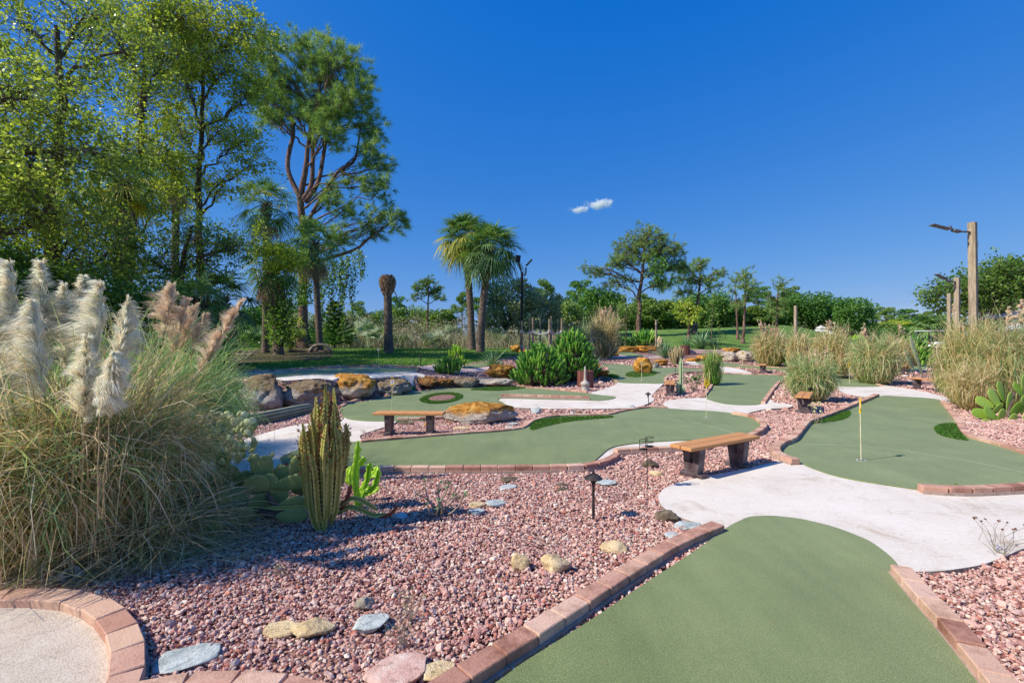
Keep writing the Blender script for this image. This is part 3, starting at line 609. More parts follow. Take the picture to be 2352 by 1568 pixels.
# ================================================================ plant builders
def bend(P0, P1, K, sag=.1, jit=.04):
    """N curved paths from P0 to P1 (N,3)"""
    P0 = np.atleast_2d(P0); P1 = np.atleast_2d(P1); n = len(P0); t = np.linspace(0, 1, K)[None, :, None]
    L = np.linalg.norm(P1-P0, axis=1)[:, None, None]; off = unit(n)[:, None, :]*L*jit; up = np.array([0, 0, 1.])*L*sag
    P = P0[:, None]+(P1-P0)[:, None]*t+(up+off*2)*(t*(1-t))*2
    P[:, 1:-1] += R.normal(0, 1, (n, K-2, 3))*L*jit*.35
    return P
def needles(mb, C, D, n=36, L=.22, w=.012, spread=.9, var=None):
    """bursts of needles at C pointing about D"""
    m = len(C); c = np.repeat(C, n, 0); d = np.repeat(D, n, 0)*.8+unit(m*n)*spread; d /= np.linalg.norm(d, axis=1, keepdims=True)
    l = (L*R.uniform(.7, 1.15, m*n))[:, None]; s = np.cross(d, unit(m*n)); s /= np.linalg.norm(s, axis=1, keepdims=True)
    back = np.repeat(D, n, 0)*R.uniform(-.5, .15, (m*n, 1))*L
    b = c+back; V = np.stack([b-s*w/2, b+s*w/2, b+d*l+np.array([0, 0, -.12])*l], 1)
    vv = np.repeat(R.random(m) if var is None else var, n)*.6+R.random(m*n)*.4
    mb.add(V.reshape(-1, 3), np.arange(m*n*3).reshape(-1, 3), np.repeat(vv, 3))
def blobtree(name, label, base, trunk, blobs, leafm, bark='bark', mode='leaf', leaf=(.09, .05), per=26, sig=.28, twig=.012, lim=.07, cat='tree', group=None, needL=.22, needw=.012, nper=34, rz=1.0, hang=0):
    """trunk: list of (xyz, radius); blobs: list of (centre, (rx, ry, rz), clusters)"""
    root = thing(name, label, cat, base, group)
    tb = MB(); lb = MB()
    tp = np.array([t[0] for t in trunk]); tr = np.array([t[1] for t in trunk])
    K = 22; d = np.concatenate([[0], np.cumsum(np.linalg.norm(np.diff(tp, axis=0), axis=1))]); s = np.linspace(0, d[-1], K)
    P = np.column_stack([np.interp(s, d, tp[:, i]) for i in range(3)]); rr = np.interp(s, d, tr)
    P[1:-1, :2] += R.normal(0, .3, (K-2, 2))*rr[1:-1, None]*.5
    rr2 = rr*(1+.9*np.exp(-s/(rr[0]*2.2+.01)))      # root flare
    tubes(tb, P, rr2, 10)
    for (c, r, n) in blobs:
        c = np.asarray(c, float); r = np.asarray(r, float)*np.ones(3)
        dz = c[2]-P[:, 2]; dist = np.linalg.norm(P-c, axis=1)+np.where(dz < 0, 4, 0)*np.abs(dz); i = int(np.argmin(dist)); i = max(3, min(K-1, i-2 if i > 6 else i))
        r0 = min(rr[i]*.75, lim*(.6+np.linalg.norm(r)/4))
        lp = bend(P[i][None], c[None], 9, .08, .07)[0]; tubes(tb, lp, np.linspace(r0, r0*.3, 9), 6)
        q = unit(n)*(R.uniform(.15, 1, (n, 1))**(1/2.2))*r+c
        j = R.integers(3, 9, n); sp = lp[j]
        tubes(tb, bend(sp, q, 5, .06, .1), np.tile(np.linspace(twig*1.7, twig*.35, 5), (n, 1)), 3)
        bv = R.uniform(-.12, .12)
        if mode == 'leaf':
            m = n*per; kt = 5; e = np.repeat(q, kt, 0)+(unit(n*kt)*[1, 1, .8]+(np.repeat(q-c, kt, 0)/np.linalg.norm(r))*.5)*sig*2.3; e[:, 2] += sig*.3-hang*R.random(n*kt)
            tw = bend(np.repeat(q, kt, 0), e, 4, .05, .12)
            if twig < .03: tubes(tb, tw, np.tile([twig*.6, twig*.5, twig*.4, twig*.3], (n*kt, 1)), 3)
            ti = np.repeat(np.arange(n)*kt, per)+R.integers(0, kt, m); u_ = R.random(m)**.7*2.99; i0 = u_.astype(int); fr = (u_-i0)[:, None]
            cc = tw[ti, i0]*(1-fr)+tw[ti, i0+1]*fr+R.normal(0, leaf[0]*.55, (m, 3))
            vv = np.clip(np.repeat(R.random(n), per)*.45+R.random(m)*.5+bv, 0, 1)
            leaves(lb, cc, leaf[0]*R.uniform(.7, 1.3, m), leaf[1]*R.uniform(.7, 1.2, m), vv)
        else:
            k = max(1, per); cc = np.repeat(q, k, 0)+R.normal(0, sig, (n*k, 3)); dd = (cc-np.repeat(sp, k, 0)); dd[:, 2] += .25; dd /= np.linalg.norm(dd, axis=1, keepdims=True)
            if k > 1: tubes(tb, bend(np.repeat(q, k, 0), cc, 3, .05, .1), np.tile([twig*.9, twig*.7, twig*.4], (n*k, 1)), 3)
            needles(lb, cc, dd, nper, needL, needw)
    tb.build('trunk', M[bark], root, smooth=True); lb.build('crown', M[leafm], root)
    return root
def pxblobs(Y, L, dens, dz=1.0):
    """blobs given in picture units at depth Y"""
    out = []
    for (px, py, rx, ry) in L:
        k = Y/F; out.append((AT(px, py, Y)+np.array([0, R.uniform(-.5, .5)*rx*k, 0]), (rx*k, rx*k*dz, ry*k), max(4, int(dens*rx*ry/100))))
    return out
def fan(mb, H, A, Nn, size, n=28, droop=.3, w=.035, ang=2.25, var=.5, K=4):
    """fan leaf: leaflets radiating from H in the plane (A, N x A)"""
    A = A/np.linalg.norm(A); B = np.cross(Nn, A); B /= np.linalg.norm(B)
    ph = np.linspace(-ang, ang, n)+R.normal(0, .03, n); d = np.cos(ph)[:, None]*A+np.sin(ph)[:, None]*B
    l = size*(.72+.28*np.cos(ph*.5))*R.uniform(.92, 1.05, n); t = np.linspace(0, 1, K)
    P = H+d[:, None, :]*(l[:, None]*t)[..., None]
    P[..., 2] -= droop*size*(t**2.2)[None]*R.uniform(.5, 1.4, (n, 1))
    P += (np.cross(A, B)*.05*size)[None, None]*(((t)*(1-t))[None, :, None]*4)
    W = np.array([w*.5, w*1.25, w*.9, w*.1]) if K == 4 else np.linspace(w, w*.1, K)
    strips(mb, P, W, var+R.uniform(-.12, .12, n), refs=np.tile(np.cross(A, B), (n, 1))+R.normal(0, .25, (n, 3)))
def palm(name, label, base, top, rad=.17, nf=30, size=.95, pet=1.0, skirt=0, old=.15, seed=0, leafm='palm', w=.038, cat='palm tree', group=None, curve=.0, droopall=.0, boots=6):
    root = thing(name, label, cat, base, group); tb = MB(); lb = MB(); ob = MB(); db = MB()
    base = np.array(base, float); top = np.array(top, float); K = 70; t = np.linspace(0, 1, K)[:, None]
    P = base+(top-base)*t; side = np.array([1, 0, 0])*curve*np.sin(t*PI)
    P = P+side; r = rad*(1+.25*np.exp(-t[:, 0]*14)+.05*np.sin(t[:, 0]*K*2.2)); r = r*(1-.12*t[:, 0])
    tubes(tb, P, r, 14)
    h = np.linalg.norm(top-base)
    for i in range(boots*8):      # old leaf bases just below the crown
        a = i*2.4; z = top+np.array([0, 0, -.9*(i/(boots*8))-.05]); d = np.array([math.cos(a), math.sin(a), .9]); d /= np.linalg.norm(d)
        tubes(tb, np.array([z+d*rad*.7, z+d*(rad+.16), z+d*(rad+.28)]), np.array([.045, .035, .012]), 4)
    for i in range(nf):
        a = i*2.39996+seed; el = (1-2*(i+.5)/nf)    # from straight up to hanging
        el = math.radians(82-140*((i+.5)/nf)**1.05)-droopall
        d = np.array([math.cos(a)*math.cos(el), math.sin(a)*math.cos(el), math.sin(el)])
        L = pet*R.uniform(.85, 1.1); p = bend(top[None], (top+d*L-np.array([0, 0, .12*L]))[None], 5, .12, .02)[0]
        mbx = ob if el < math.radians(-5) and random.random() < old*4 or random.random() < old*.3 else lb
        tubes(lb, p, np.linspace(.022, .012, 5), 4, .55)
        A = d+np.array([0, 0, -.35]); Nn = np.array([0, 0, 1.])+unit(1)[0]*.35+d*.3; Nn = Nn-A*np.dot(Nn, A)/np.dot(A, A)
        fan(mbx, p[-1], A, Nn, size*R.uniform(.85, 1.1), 26, .35+.25*(el < 0), w, 2.1, R.uniform(.2, .8))
    for i in range(skirt):
        a = i*2.4; el = math.radians(R.uniform(-80, -55)); d = np.array([math.cos(a)*math.cos(el), math.sin(a)*math.cos(el), math.sin(el)])
        H = top+np.array([0, 0, -.35])+d*pet*.8; A = d+np.array([0, 0, -.8]); Nn = np.array([math.cos(a), math.sin(a), .2])
        tubes(db, np.array([top-[0, 0, .2], H]), np.array([.015, .012]), 4); fan(db, H, A, Nn, size*.85, 20, .5, w*.8, 1.0, R.random())
    tb.build('trunk', M['palmbark'], root, smooth=True); lb.build('crown', M[leafm], root)
    if ob.n: ob.build('yellowing_fronds', M['palmold'], root)
    if db.n: db.build('dead_fronds', M['palmdead'], root)
    return root
def arcs(base, n, r0, h, lat=1.0, K=8, bend_=2.3, e0=(0.0, .45), tang=.05):
    """n blades rising from a disc of radius r0, arching over and hanging down; h is the height of the mound"""
    a = R.uniform(0, 2*PI, n); rr = r0*np.sqrt(R.random(n)); B = np.column_stack([base[0]+np.cos(a)*rr, base[1]+np.sin(a)*rr]); z = gz(B[:, 0], B[:, 1])
    th0 = R.uniform(e0[0], e0[1], n)+.25*rr/max(r0, 1e-3); L = h/.62*np.where(R.random(n) < .4, R.uniform(.3, .75, n), R.uniform(.65, 1.08, n)); t = np.linspace(0, 1, K); a2 = a+R.normal(0, .5, n)
    th = th0[:, None]+bend_*R.uniform(.35, 1.25, n)[:, None]*(t**1.5)[None]; th = np.minimum(th, 2.95); dl = L[:, None]/(K-1); dx = np.sin(th)*dl*lat; dz = np.cos(th)*dl
    rx = np.concatenate([np.zeros((n, 1)), np.cumsum(dx[:, :-1], 1)], 1); rz_ = np.concatenate([np.zeros((n, 1)), np.cumsum(dz[:, :-1], 1)], 1)
    ac = a2[:, None]+R.normal(0, .45, (n, 1))*(t**1.5)[None]
    wob = R.normal(0, 1, (n, 2, 1))*L[:, None, None]*tang*np.sin(t*R.uniform(3, 7, (n, 1)))[:, None, :]
    X = B[:, :1]+np.cos(ac)*rx+wob[:, 0]; Yy = B[:, 1:]+np.sin(ac)*rx+wob[:, 1]; Z = z[:, None]+rz_
    Z = np.maximum(Z, gz(X, Yy)+.02+R.random((n, 1))*.07)
    return np.stack([X, Yy, Z], -1)
def plume_at(mb, mt, foot, tip, L=.6, n=900, w=.0035, hair=.12, droop=.35, stem=.006, side=None):
    """stem from foot to tip, feathery plume over its last L metres"""
    foot = np.array(foot, float); tip = np.array(tip, float); P = bend(foot[None], tip[None], 9, .0, .01)[0]
    tubes(mt, P, np.linspace(stem, stem*.35, 9), 5)
    ax = (tip-foot)/np.linalg.norm(tip-foot); sd = unit(1)[0] if side is None else np.array(side, float); sd = sd-ax*np.dot(sd, ax); sd /= np.linalg.norm(sd)
    nT = max(16, n//15); tt = np.sort(R.random(nT))**.85; ta = unit(nT); ta = ta-ax*np.sum(ta*ax, 1, keepdims=True); ta /= np.linalg.norm(ta, axis=1, keepdims=True)
    prof = np.clip(1.1*(1-tt)**.6, .25, 1)*np.clip(tt*4+.35, 0, 1)*R.uniform(.6, 1.3, nT)
    q = R.integers(0, nT, n); t = np.clip(tt[q]+R.normal(0, .012, n), 0, 1); S0 = tip-ax*(L*(1-t))[:, None]
    d = ta[q]*R.uniform(.25, .6, nT)[q][:, None]+ax*1.0+sd*R.uniform(.15, .6, nT)[q][:, None]+unit(n)*.2; d /= np.linalg.norm(d, axis=1, keepdims=True)
    l = (hair*1.5*prof[q]*R.uniform(.65, 1.15, n)+.012)[:, None]; f = (sd*.5+ta[q]*.5); gdr = (droop*R.uniform(.5, 1.5, nT))[q][:, None]
    P1 = S0+d*l*.45; P2 = S0+d*l*.85+(f*.18-[0, 0, .18]*gdr)*l; P3 = S0+d*l*1.1+(f*.5-[0, 0, 1.]*gdr*1.1)*l
    strips(mb, np.stack([S0, P1, P2, P3], 1), np.array([w, w*1.3, w*1.2, w*.3]), np.clip(R.random(nT)[q]*.6+R.random(n)*.4, 0, 1))
def pampas(name, label, base, n, r0, h, mats=('grassy',), width=.008, plumes=(), lat=1.0, bend_=2.3, e0=(0.0, .45), group=None, cat='pampas grass', pw=.0028, plm='plume', tang=.05):
    root = thing(name, label, cat, base, group)
    for q, (mt, fr) in enumerate(mats):
        mb = MB(); m = int(n*fr); P = arcs(base, m, r0, h, lat, 8, bend_, e0, tang)
        strips(mb, P, width*np.array([.9, 1, 1, .95, .85, .7, .5, .12]), R.random(m)); mb.build('foliage', M[mt], root)
    for (foot, tip, *o) in plumes:
        mp = MB(); ms = MB(); kw = o[0] if o else {}
        plume_at(mp, ms, foot, tip, kw.get('L', .6), kw.get('n', 900), kw.get('w', pw), kw.get('hair', .12), kw.get('droop', .35), kw.get('stem', .006), kw.get('side'))
        ms.build('stem', M['stem'], root); mp.build('plume', M[kw.get('m', plm)], root)
    return root
def agave(name, label, base, n, L, w=.09, up=.5, m='agave', cat='agave', bend_=.5, K=6):
    root_mb = MB(); a = np.arange(n)*2.39996; el = np.linspace(1.35, .25, n)+R.normal(0, .06, n)
    t = np.linspace(0, 1, K); l = L*R.uniform(.8, 1.1, n)
    th = el[:, None]-bend_*(t**2)[None]*R.uniform(.3, 1.2, (n, 1)); dl = l[:, None]/(K-1)
    rr = np.concatenate([np.zeros((n, 1)), np.cumsum(np.cos(th)[:, :-1]*dl, 1)], 1)+.04; zz = np.concatenate([np.zeros((n, 1)), np.cumsum(np.sin(th)[:, :-1]*dl, 1)], 1)
    P = np.stack([base[0]+np.cos(a)[:, None]*rr, base[1]+np.sin(a)[:, None]*rr, base[2]+.03+zz], -1)
    ref = np.column_stack([-np.cos(a)*.5, -np.sin(a)*.5, np.ones(n)])
    strips(root_mb, P, w*np.array([.7, 1, .95, .75, .45, .04]), R.random(n), refs=ref, fold=.22)
    o = root_mb.build(name, M[m], origin=base); return tag(o, label, cat)
def euphorbia_shrub(name, label, base, rx, h, n, armL=.22, armr=.028, m='euph', cat='shrub', pinch=.5, group=None):
    """dense succulent shrub: many upright lobed arms over dark branching stems"""
    root = thing(name, label, cat, base, group); base = np.array(base, float)
    u = R.random(n); a = R.uniform(0, 2*PI, n); el = np.arcsin(R.uniform(.02, 1, n)); rad = R.uniform(.45, 1, n)**.5
    q = base+np.column_stack([np.cos(a)*np.cos(el)*rad*rx, np.sin(a)*np.cos(el)*rad*rx, np.sin(el)*rad*(h-armL*.8)+.04])
    out = (q-base)*[1, 1, 0]; out /= (rx+1e-6); d = out*.75+np.array([0, 0, 1.])+R.normal(0, .16, (n, 3)); d /= np.linalg.norm(d, axis=1, keepdims=True)
    L = armL*R.uniform(.6, 1.35, n); K = 7; t = np.linspace(0, 1, K); P = q[:, None]+d[:, None]*(L[:, None]*t)[..., None]
    rr = armr*np.array([.55, 1, .8, 1.1, .85, .9, .12])[None]*R.uniform(.7, 1.25, (n, 1))
    mb = MB(); tubes(mb, P, rr, 5, R.random(n)); 
    k = max(20, n//5); st = MB(); tubes(st, bend(np.tile(base, (k, 1))+R.normal(0, rx*.15, (k, 3))*[1, 1, 0], q[:k], 5, .0, .08), np.tile(np.linspace(.03, .012, 5), (k, 1)), 5)
    st.build('stems', M['bark'], root); mb.build('foliage', M[m], root); return root
def shrub(name, label, base, rad, h, n, leaf, m, cat='shrub', per=24, stems=14, sig=.12):
    root = thing(name, label, cat, base); base = np.array(base, float); q = base+unit(n)*(R.uniform(.2, 1, (n, 1))**.5)*np.array([rad[0], rad[1], h*.55])+np.array([0, 0, h*.5]); q[:, 2] = np.maximum(q[:, 2], base[2]+.05)
    mb = MB(); mm = n*per; c = np.repeat(q, per, 0)+R.normal(0, sig, (mm, 3)); c[:, 2] = np.maximum(c[:, 2], base[2]+.02)
    leaves(mb, c, leaf[0]*R.uniform(.7, 1.3, mm), leaf[1]*R.uniform(.7, 1.2, mm), np.clip(np.repeat(R.random(n), per)*.5+R.random(mm)*.5, 0, 1)); mb.build('foliage', M[m], root)
    st = MB(); k = min(n, stems); tubes(st, bend(np.tile(base, (k, 1)), q[:k], 5, 0, .08), np.tile(np.linspace(.03, .008, 5), (k, 1)), 4); st.build('stems', M['bark'], root)
    return root
def kpx(Y): return Y/F
# ================================================================ big trees at left
def trunkpx(Y, pts): return [(AT(px, py, Y), r) for px, py, r in pts]
Y = 14.0; b = GY(120, Y)
blobtree('leafy_tree', 'tall broad leafy tree at the far left, dark below and bright on top', b, [(b, .24)]+trunkpx(Y, [(125, 640, .2), (118, 450, .16), (140, 260, .12), (130, 60, .06)]),
    pxblobs(Y, [(60, 60, 130, 90), (200, 40, 120, 80), (30, 210, 120, 90), (170, 190, 120, 80), (300, 130, 90, 70), (60, 370, 120, 80), (210, 340, 110, 70), (20, 520, 120, 80), (150, 510, 100, 70), (80, 640, 130, 70), (230, 610, 90, 60), (-60, 300, 100, 200), (-80, 600, 100, 120), (100, 560, 160, 90), (260, 560, 90, 70), (0, 450, 140, 90)], .45, 1.3), 'oakleaf', leaf=(.12, .072), per=32, sig=.24, lim=.06, twig=.008, hang=.2)
b = np.array([-13.3, 11.2, float(gz(-13.3, 11.2))]); _b = lambda x, y, z, r, n: ((b[0]+x, b[1]+y, z), (r, r, r*.7), n)
blobtree('leafy_tree', 'leafy tree at the very left edge of the photo behind the plumes', b, [(b, .2), (b+[.1, 0, 3], .17), (b+[-.1, .1, 6], .1), (b+[0, 0, 8.5], .05)], [_b(0, 0, 6, 1.8, 80), _b(1.2, .6, 5, 1.3, 60), _b(-1, -.6, 5, 1.3, 30), _b(.6, .4, 8, 1.5, 40), _b(1.9, 1.4, 6.8, 1.2, 30)], 'oakleaf', leaf=(.12, .075), per=40, sig=.26, lim=.06, twig=.009)
Y = 22.0; b = G(494, 812); b = GY(494, Y)
blobtree('leafy_tree', 'slender forked leafy tree with pale yellow green top beside the tall pine', b, [(b, .27)]+trunkpx(Y, [(478, 730, .21), (462, 640, .18), (455, 520, .15), (458, 400, .12), (465, 250, .09), (470, 90, .05)]),
    pxblobs(Y, [(470, 50, 80, 70), (550, 60, 60, 60), (400, 110, 70, 60), (520, 150, 80, 55), (440, 200, 70, 50), (575, 220, 45, 50), (390, 280, 55, 50), (500, 290, 55, 40), (560, 330, 45, 40), (410, 400, 45, 40), (520, 420, 50, 35), (590, 380, 35, 25)], 1.7, 1.0), 'yelleaf', leaf=(.15, .09), per=28, sig=.3, lim=.06, twig=.01, hang=.1)
Y = 20.0; b = GY(300, Y)
blobtree('leafy_tree', 'olive leafy tree with yellowish crown between the two left trees', b, [(b, .26)]+trunkpx(Y, [(290, 700, .2), (300, 560, .17), (320, 380, .13), (330, 180, .08), (340, 40, .05)]),
    pxblobs(Y, [(330, 20, 80, 60), (410, 30, 60, 50), (290, 90, 70, 60), (370, 120, 70, 50), (330, 220, 80, 60), (270, 330, 70, 50), (370, 340, 70, 50), (300, 450, 80, 40), (380, 470, 60, 40)], 1.4, 1.0), 'yelleaf', leaf=(.145, .085), per=28, sig=.3, lim=.06, twig=.01)
Y = 17.0; b = GY(400, Y)
blobtree('leafy_tree', 'low dark leafy tree with drooping twigs in front of the slender tree', b, [(b, .16)]+trunkpx(Y, [(405, 720, .12), (420, 600, .1), (440, 520, .06)]),
    pxblobs(Y, [(430, 540, 90, 50), (340, 600, 90, 60), (490, 590, 60, 50), (540, 560, 60, 30), (420, 670, 70, 45), (300, 700, 90, 50)], 1.3, 1.1), 'darkleaf', leaf=(.11, .065), per=28, sig=.26, lim=.04, twig=.008)
palm('cabbage_palm', 'cabbage palm half hidden among the left trees', GY(268, 18), AT(280, 420, 18), .2, 26, .85, .9, 10, .1)
palm('cabbage_palm', 'cabbage palm whose fronds show behind the slender forked tree', GY(400, 25), AT(405, 400, 25), .2, 26, .95, 1.0, 8, .1)
palm('cabbage_palm', 'bright cabbage palm left of the pine fork', GY(610, 27), AT(612, 470, 27), .2, 26, 1.1, 1.2, 6, .05)
palm('cabbage_palm', 'cabbage palm with a skirt of dead brown fronds and ivy trunk', GY(640, 25), AT(626, 605, 25), .25, 26, 1.0, 1.05, 34, .05)
palm('cabbage_palm', 'cabbage palm behind the ivy covered pine trunk', GY(735, 29), AT(722, 560, 29), .2, 24, 1.1, 1.1, 14, .1)
palm('fan_palm', 'low fan palm with one upright grey green frond under the left trees', GY(452, 14), AT(455, 690, 14), .15, 12, .95, .5, 4, .0, leafm='palm')
palm('fan_palm', 'low dark fan palm leaning right beside the forked trunk', GY(505, 18), AT(510, 690, 18), .16, 16, .85, .9, 6, .0)
# tall pine
Y = 33.0; b = G(697, 799); Y = b[1]
pb = [(620, 125, 45, 40), (675, 105, 50, 35), (735, 115, 50, 40), (790, 155, 48, 42), (828, 215, 40, 45), (640, 190, 50, 40), (715, 195, 70, 50), (785, 250, 55, 42), (848, 285, 34, 35), (675, 255, 50, 30), (605, 215, 40, 40), (760, 320, 45, 28), (845, 350, 32, 28), (872, 385, 30, 26), (892, 430, 24, 20), (850, 425, 28, 20), (800, 415, 22, 16), (765, 450, 36, 26), (800, 480, 28, 20), (865, 500, 30, 22), (905, 490, 28, 20), (840, 530, 28, 20), (780, 545, 36, 24), (915, 515, 20, 16), (610, 265, 36, 26), (740, 280, 40, 22)]
root = blobtree('pine_tree', 'tall pine with rounded crown and low right branches against the blue sky', b, [(b, .42)]+trunkpx(Y, [(694, 700, .34), (700, 560, .3), (690, 455, .27), (702, 380, .2), (712, 300, .15), (735, 200, .08)]),
    pxblobs(Y, pb, 2.1, .8), 'pine', 'pinebark', 'needle', per=3, sig=.42, lim=.09, twig=.016, needL=.62, needw=.036, nper=34)
tb = MB()
for pts in ([(690, 455, .24), (664, 400, .2), (662, 360, .19), (674, 300, .17), (660, 240, .1), (630, 150, .04)], [(695, 460, .22), (716, 420, .2), (718, 330, .17), (722, 270, .1), (740, 180, .05)], [(700, 465, .22), (730, 420, .19), (744, 350, .16), (760, 260, .08), (790, 180, .04)], [(672, 310, .12), (640, 270, .1), (600, 225, .05)], [(700, 520, .16), (758, 420, .15), (782, 390, .14), (815, 366, .12), (828, 290, .05)], [(780, 392, .1), (830, 415, .08), (885, 430, .03)], [(704, 610, .16), (758, 592, .15), (818, 572, .13), (850, 545, .1), (915, 500, .04)]):
    P = spline(np.array([AT(p[0], p[1], Y+(i-1)*.12) for i, p in enumerate(pts)]), 4, False); tubes(tb, P, np.interp(np.linspace(0, 1, len(P)), np.linspace(0, 1, len(pts)), [p[2] for p in pts]), 8)
tb.build('limbs', M['pinebark'], root, smooth=True)
# vines on the trunks
def vine(label, pts, Y, n, rad, leaf=.14, m='darkleaf', hang=None, strands=0):
    mb = MB(); P = np.array([AT(px, py, Y-.05) for px, py in pts]); s = R.random(n)*(len(P)-1); i = s.astype(int); f = (s-i)[:, None]
    c = P[i]*(1-f)+P[np.minimum(i+1, len(P)-1)]*f+R.normal(0, 1, (n, 3))*np.array([rad, rad, .12]); c[:, 2] = np.maximum(c[:, 2], gz(c[:, 0], c[:, 1])+.03)
    leaves(mb, c, leaf*R.uniform(.6, 1.2, n), leaf*.75*R.uniform(.6, 1.2, n), R.random(n))
    st = MB()
    for (px, py, ln, k) in (hang or []):
        for q in range(k):
            a = AT(px+R.normal(0, 12), py, Y-.3+R.normal(0, .4)); L = ln*R.uniform(.4, 1.1); m_ = int(L*18)+6; t = R.random(m_); pp = np.array([a, a+[R.normal(0, .25), 0, -L*.5], a+[R.normal(0, .35), 0, -L]])
            tubes(st, pp, np.array([.012, .01, .006]), 3)
            c = a+np.outer(t, pp[2]-a)+R.normal(0, .09, (m_, 3)); leaves(mb, c, leaf*R.uniform(.6, 1.1, m_), leaf*.8*R.uniform(.6, 1.1, m_), R.random(m_))
    r = thing('climbing_vine', label, 'vine', (P[-1][0], P[-1][1], float(gz(P[-1][0], P[-1][1])))); mb.build('foliage', M[m], r)
    if st.n: st.build('stems', M['twig'], r)
    return r
vine('ivy wrapping the tall pine trunk with long strands hanging from its branch', [(706, 500), (700, 600), (695, 700)], 33, 2600, .42, .2, hang=[(735, 620, 3.2, 8), (765, 600, 4.5, 12), (795, 590, 5.5, 10), (815, 575, 2.5, 7), (750, 700, 2, 5)])
vine('ivy covering the trunk of the palm with the dead skirt', [(640, 640), (642, 720), (644, 790)], 25, 2200, .38, .17, hang=[(660, 690, 2, 4)])
vine('yellow green vine draped between the palms left of the pine', [(600, 580), (640, 570), (670, 600), (640, 620)], 24, 2600, .45, .15, 'yelleaf', hang=[(600, 500, 2.2, 6)])
for (px, Yx, rx, h, lab) in [(440, 15, 1.0, 1.3, 'dark ivy covered mound at the foot of the forked tree'), (330, 13, 1.5, 1.9, 'dark shaded shrub behind the green pampas clump'), (180, 13, 1.8, 2.2, 'dark shrub behind the tall cream plumes'), (20, 12, 1.6, 2.4, 'dark shrub at the left edge behind the plumes'), (395, 18, 1.2, 2.0, 'shaded shrub below the drooping twigs'), (490, 17, .7, 1.0, 'low dark bush right of the ivy mound')]:
    h *= 1.35; shrub('shrub', lab, GY(px, Yx), (rx, rx*.7), h, int(105*rx*h), (.12, .08), 'darkleaf', per=26, sig=.16)
# ================================================================ centre left: palms, stump, conifer
bA = G(1085, 802); palm('cabbage_palm', 'left leaning cabbage palm with yellowing lower fronds, one of the twin palms', (bA[0]+.0, 31, float(gz(bA[0], 31))), AT(1066, 545, 31), .25, 44, 1.2, 1.2, 0, .4, .4, w=.06, curve=.1)
palm('cabbage_palm', 'darker right hand cabbage palm of the twin palms', (AT(1103, 806, 29)[0], 29, float(gz(-2.1, 29))), AT(1126, 572, 29), .25, 46, 1.2, 1.3, 0, .0, 1.1, w=.058, curve=-.12)
st = G(893, 811); stp = thing('dead_palm_trunk', 'headless dead palm trunk standing on the lawn', 'dead palm', st)
tb = MB(); Yp = st[1]; top = AT(890, 652, Yp); t = np.linspace(0, 1, 60)[:, None]; P = st+(top-st)*t; wr = 9.5*kpx(Yp)
tubes(tb, P, wr*(1.05-.12*t[:, 0]+.25*np.exp(-t[:, 0]*12)+.04*np.sin(t[:, 0]*170)), 14); tb.build('trunk', M['palmbark'], stp, smooth=True)
tb = MB()
for i in range(110):
    a = i*2.4; z = top+np.array([0, 0, .35-1.15*(i/110)]); d = np.array([math.cos(a), math.sin(a), .7]); d /= np.linalg.norm(d); rr = wr*(.95+.75*math.sin(i/110*PI))
    tubes(tb, np.array([z+d*rr*.3, z+d*rr*1.05, z+d*rr*1.5]), np.array([.1, .08, .03]), 4, random.random())
tubes(tb, np.array([top+[wr, 0, -.1], top+[wr*2.2, 0, -.7], top+[wr*2.9, 0, -1.4]]), np.array([.03, .03, .01]), 4); tb.build('leaf_stubs', M['palmdead'], stp)
def conifer(label, base, h, w_, Yd):
    r = thing('norfolk_pine', label, 'conifer', base); tb = MB(); lb = MB(); base = np.array(base); top = base+[0, 0, h]
    tubes(tb, np.array([base, (base+top)/2, top]), np.array([.07, .05, .015]), 6)
    for k in range(11):
        z = .1+.86*k/10; rr = w_*(1-z)**.8*1.02+.1
        for j in range(6):
            a = j*PI/3+k*.5; d = np.array([math.cos(a), math.sin(a), .12]); P = np.array([base+[0, 0, h*z]+d*rr*t_+np.array([0, 0, .18*rr*t_*t_]) for t_ in np.linspace(0, 1, 8)]); tubes(tb, P, np.linspace(.02, .006, 8), 4)
            C = np.repeat(P, 5, 0)+R.normal(0, .02, (40, 3)); D = np.tile(d+[0, 0, .6], (40, 1)); needles(lb, C, D/np.linalg.norm(D, axis=1, keepdims=True), 9, .2, .03, .7)
    C = top+np.column_stack([np.zeros((6, 2)), np.linspace(-.5, 0, 6)]); needles(lb, C, np.tile([0, 0, 1.], (6, 1)), 16, .2, .03)
    tb.build('trunk', M['bark'], r); lb.build('crown', M['bgdark'], r); return r
cb = G(768, 806); conifer('small tiered norfolk pine right of the big pine', (AT(768, 800, 33)[0], 33, float(gz(-12, 33))), 3.4, 1.5, 33)
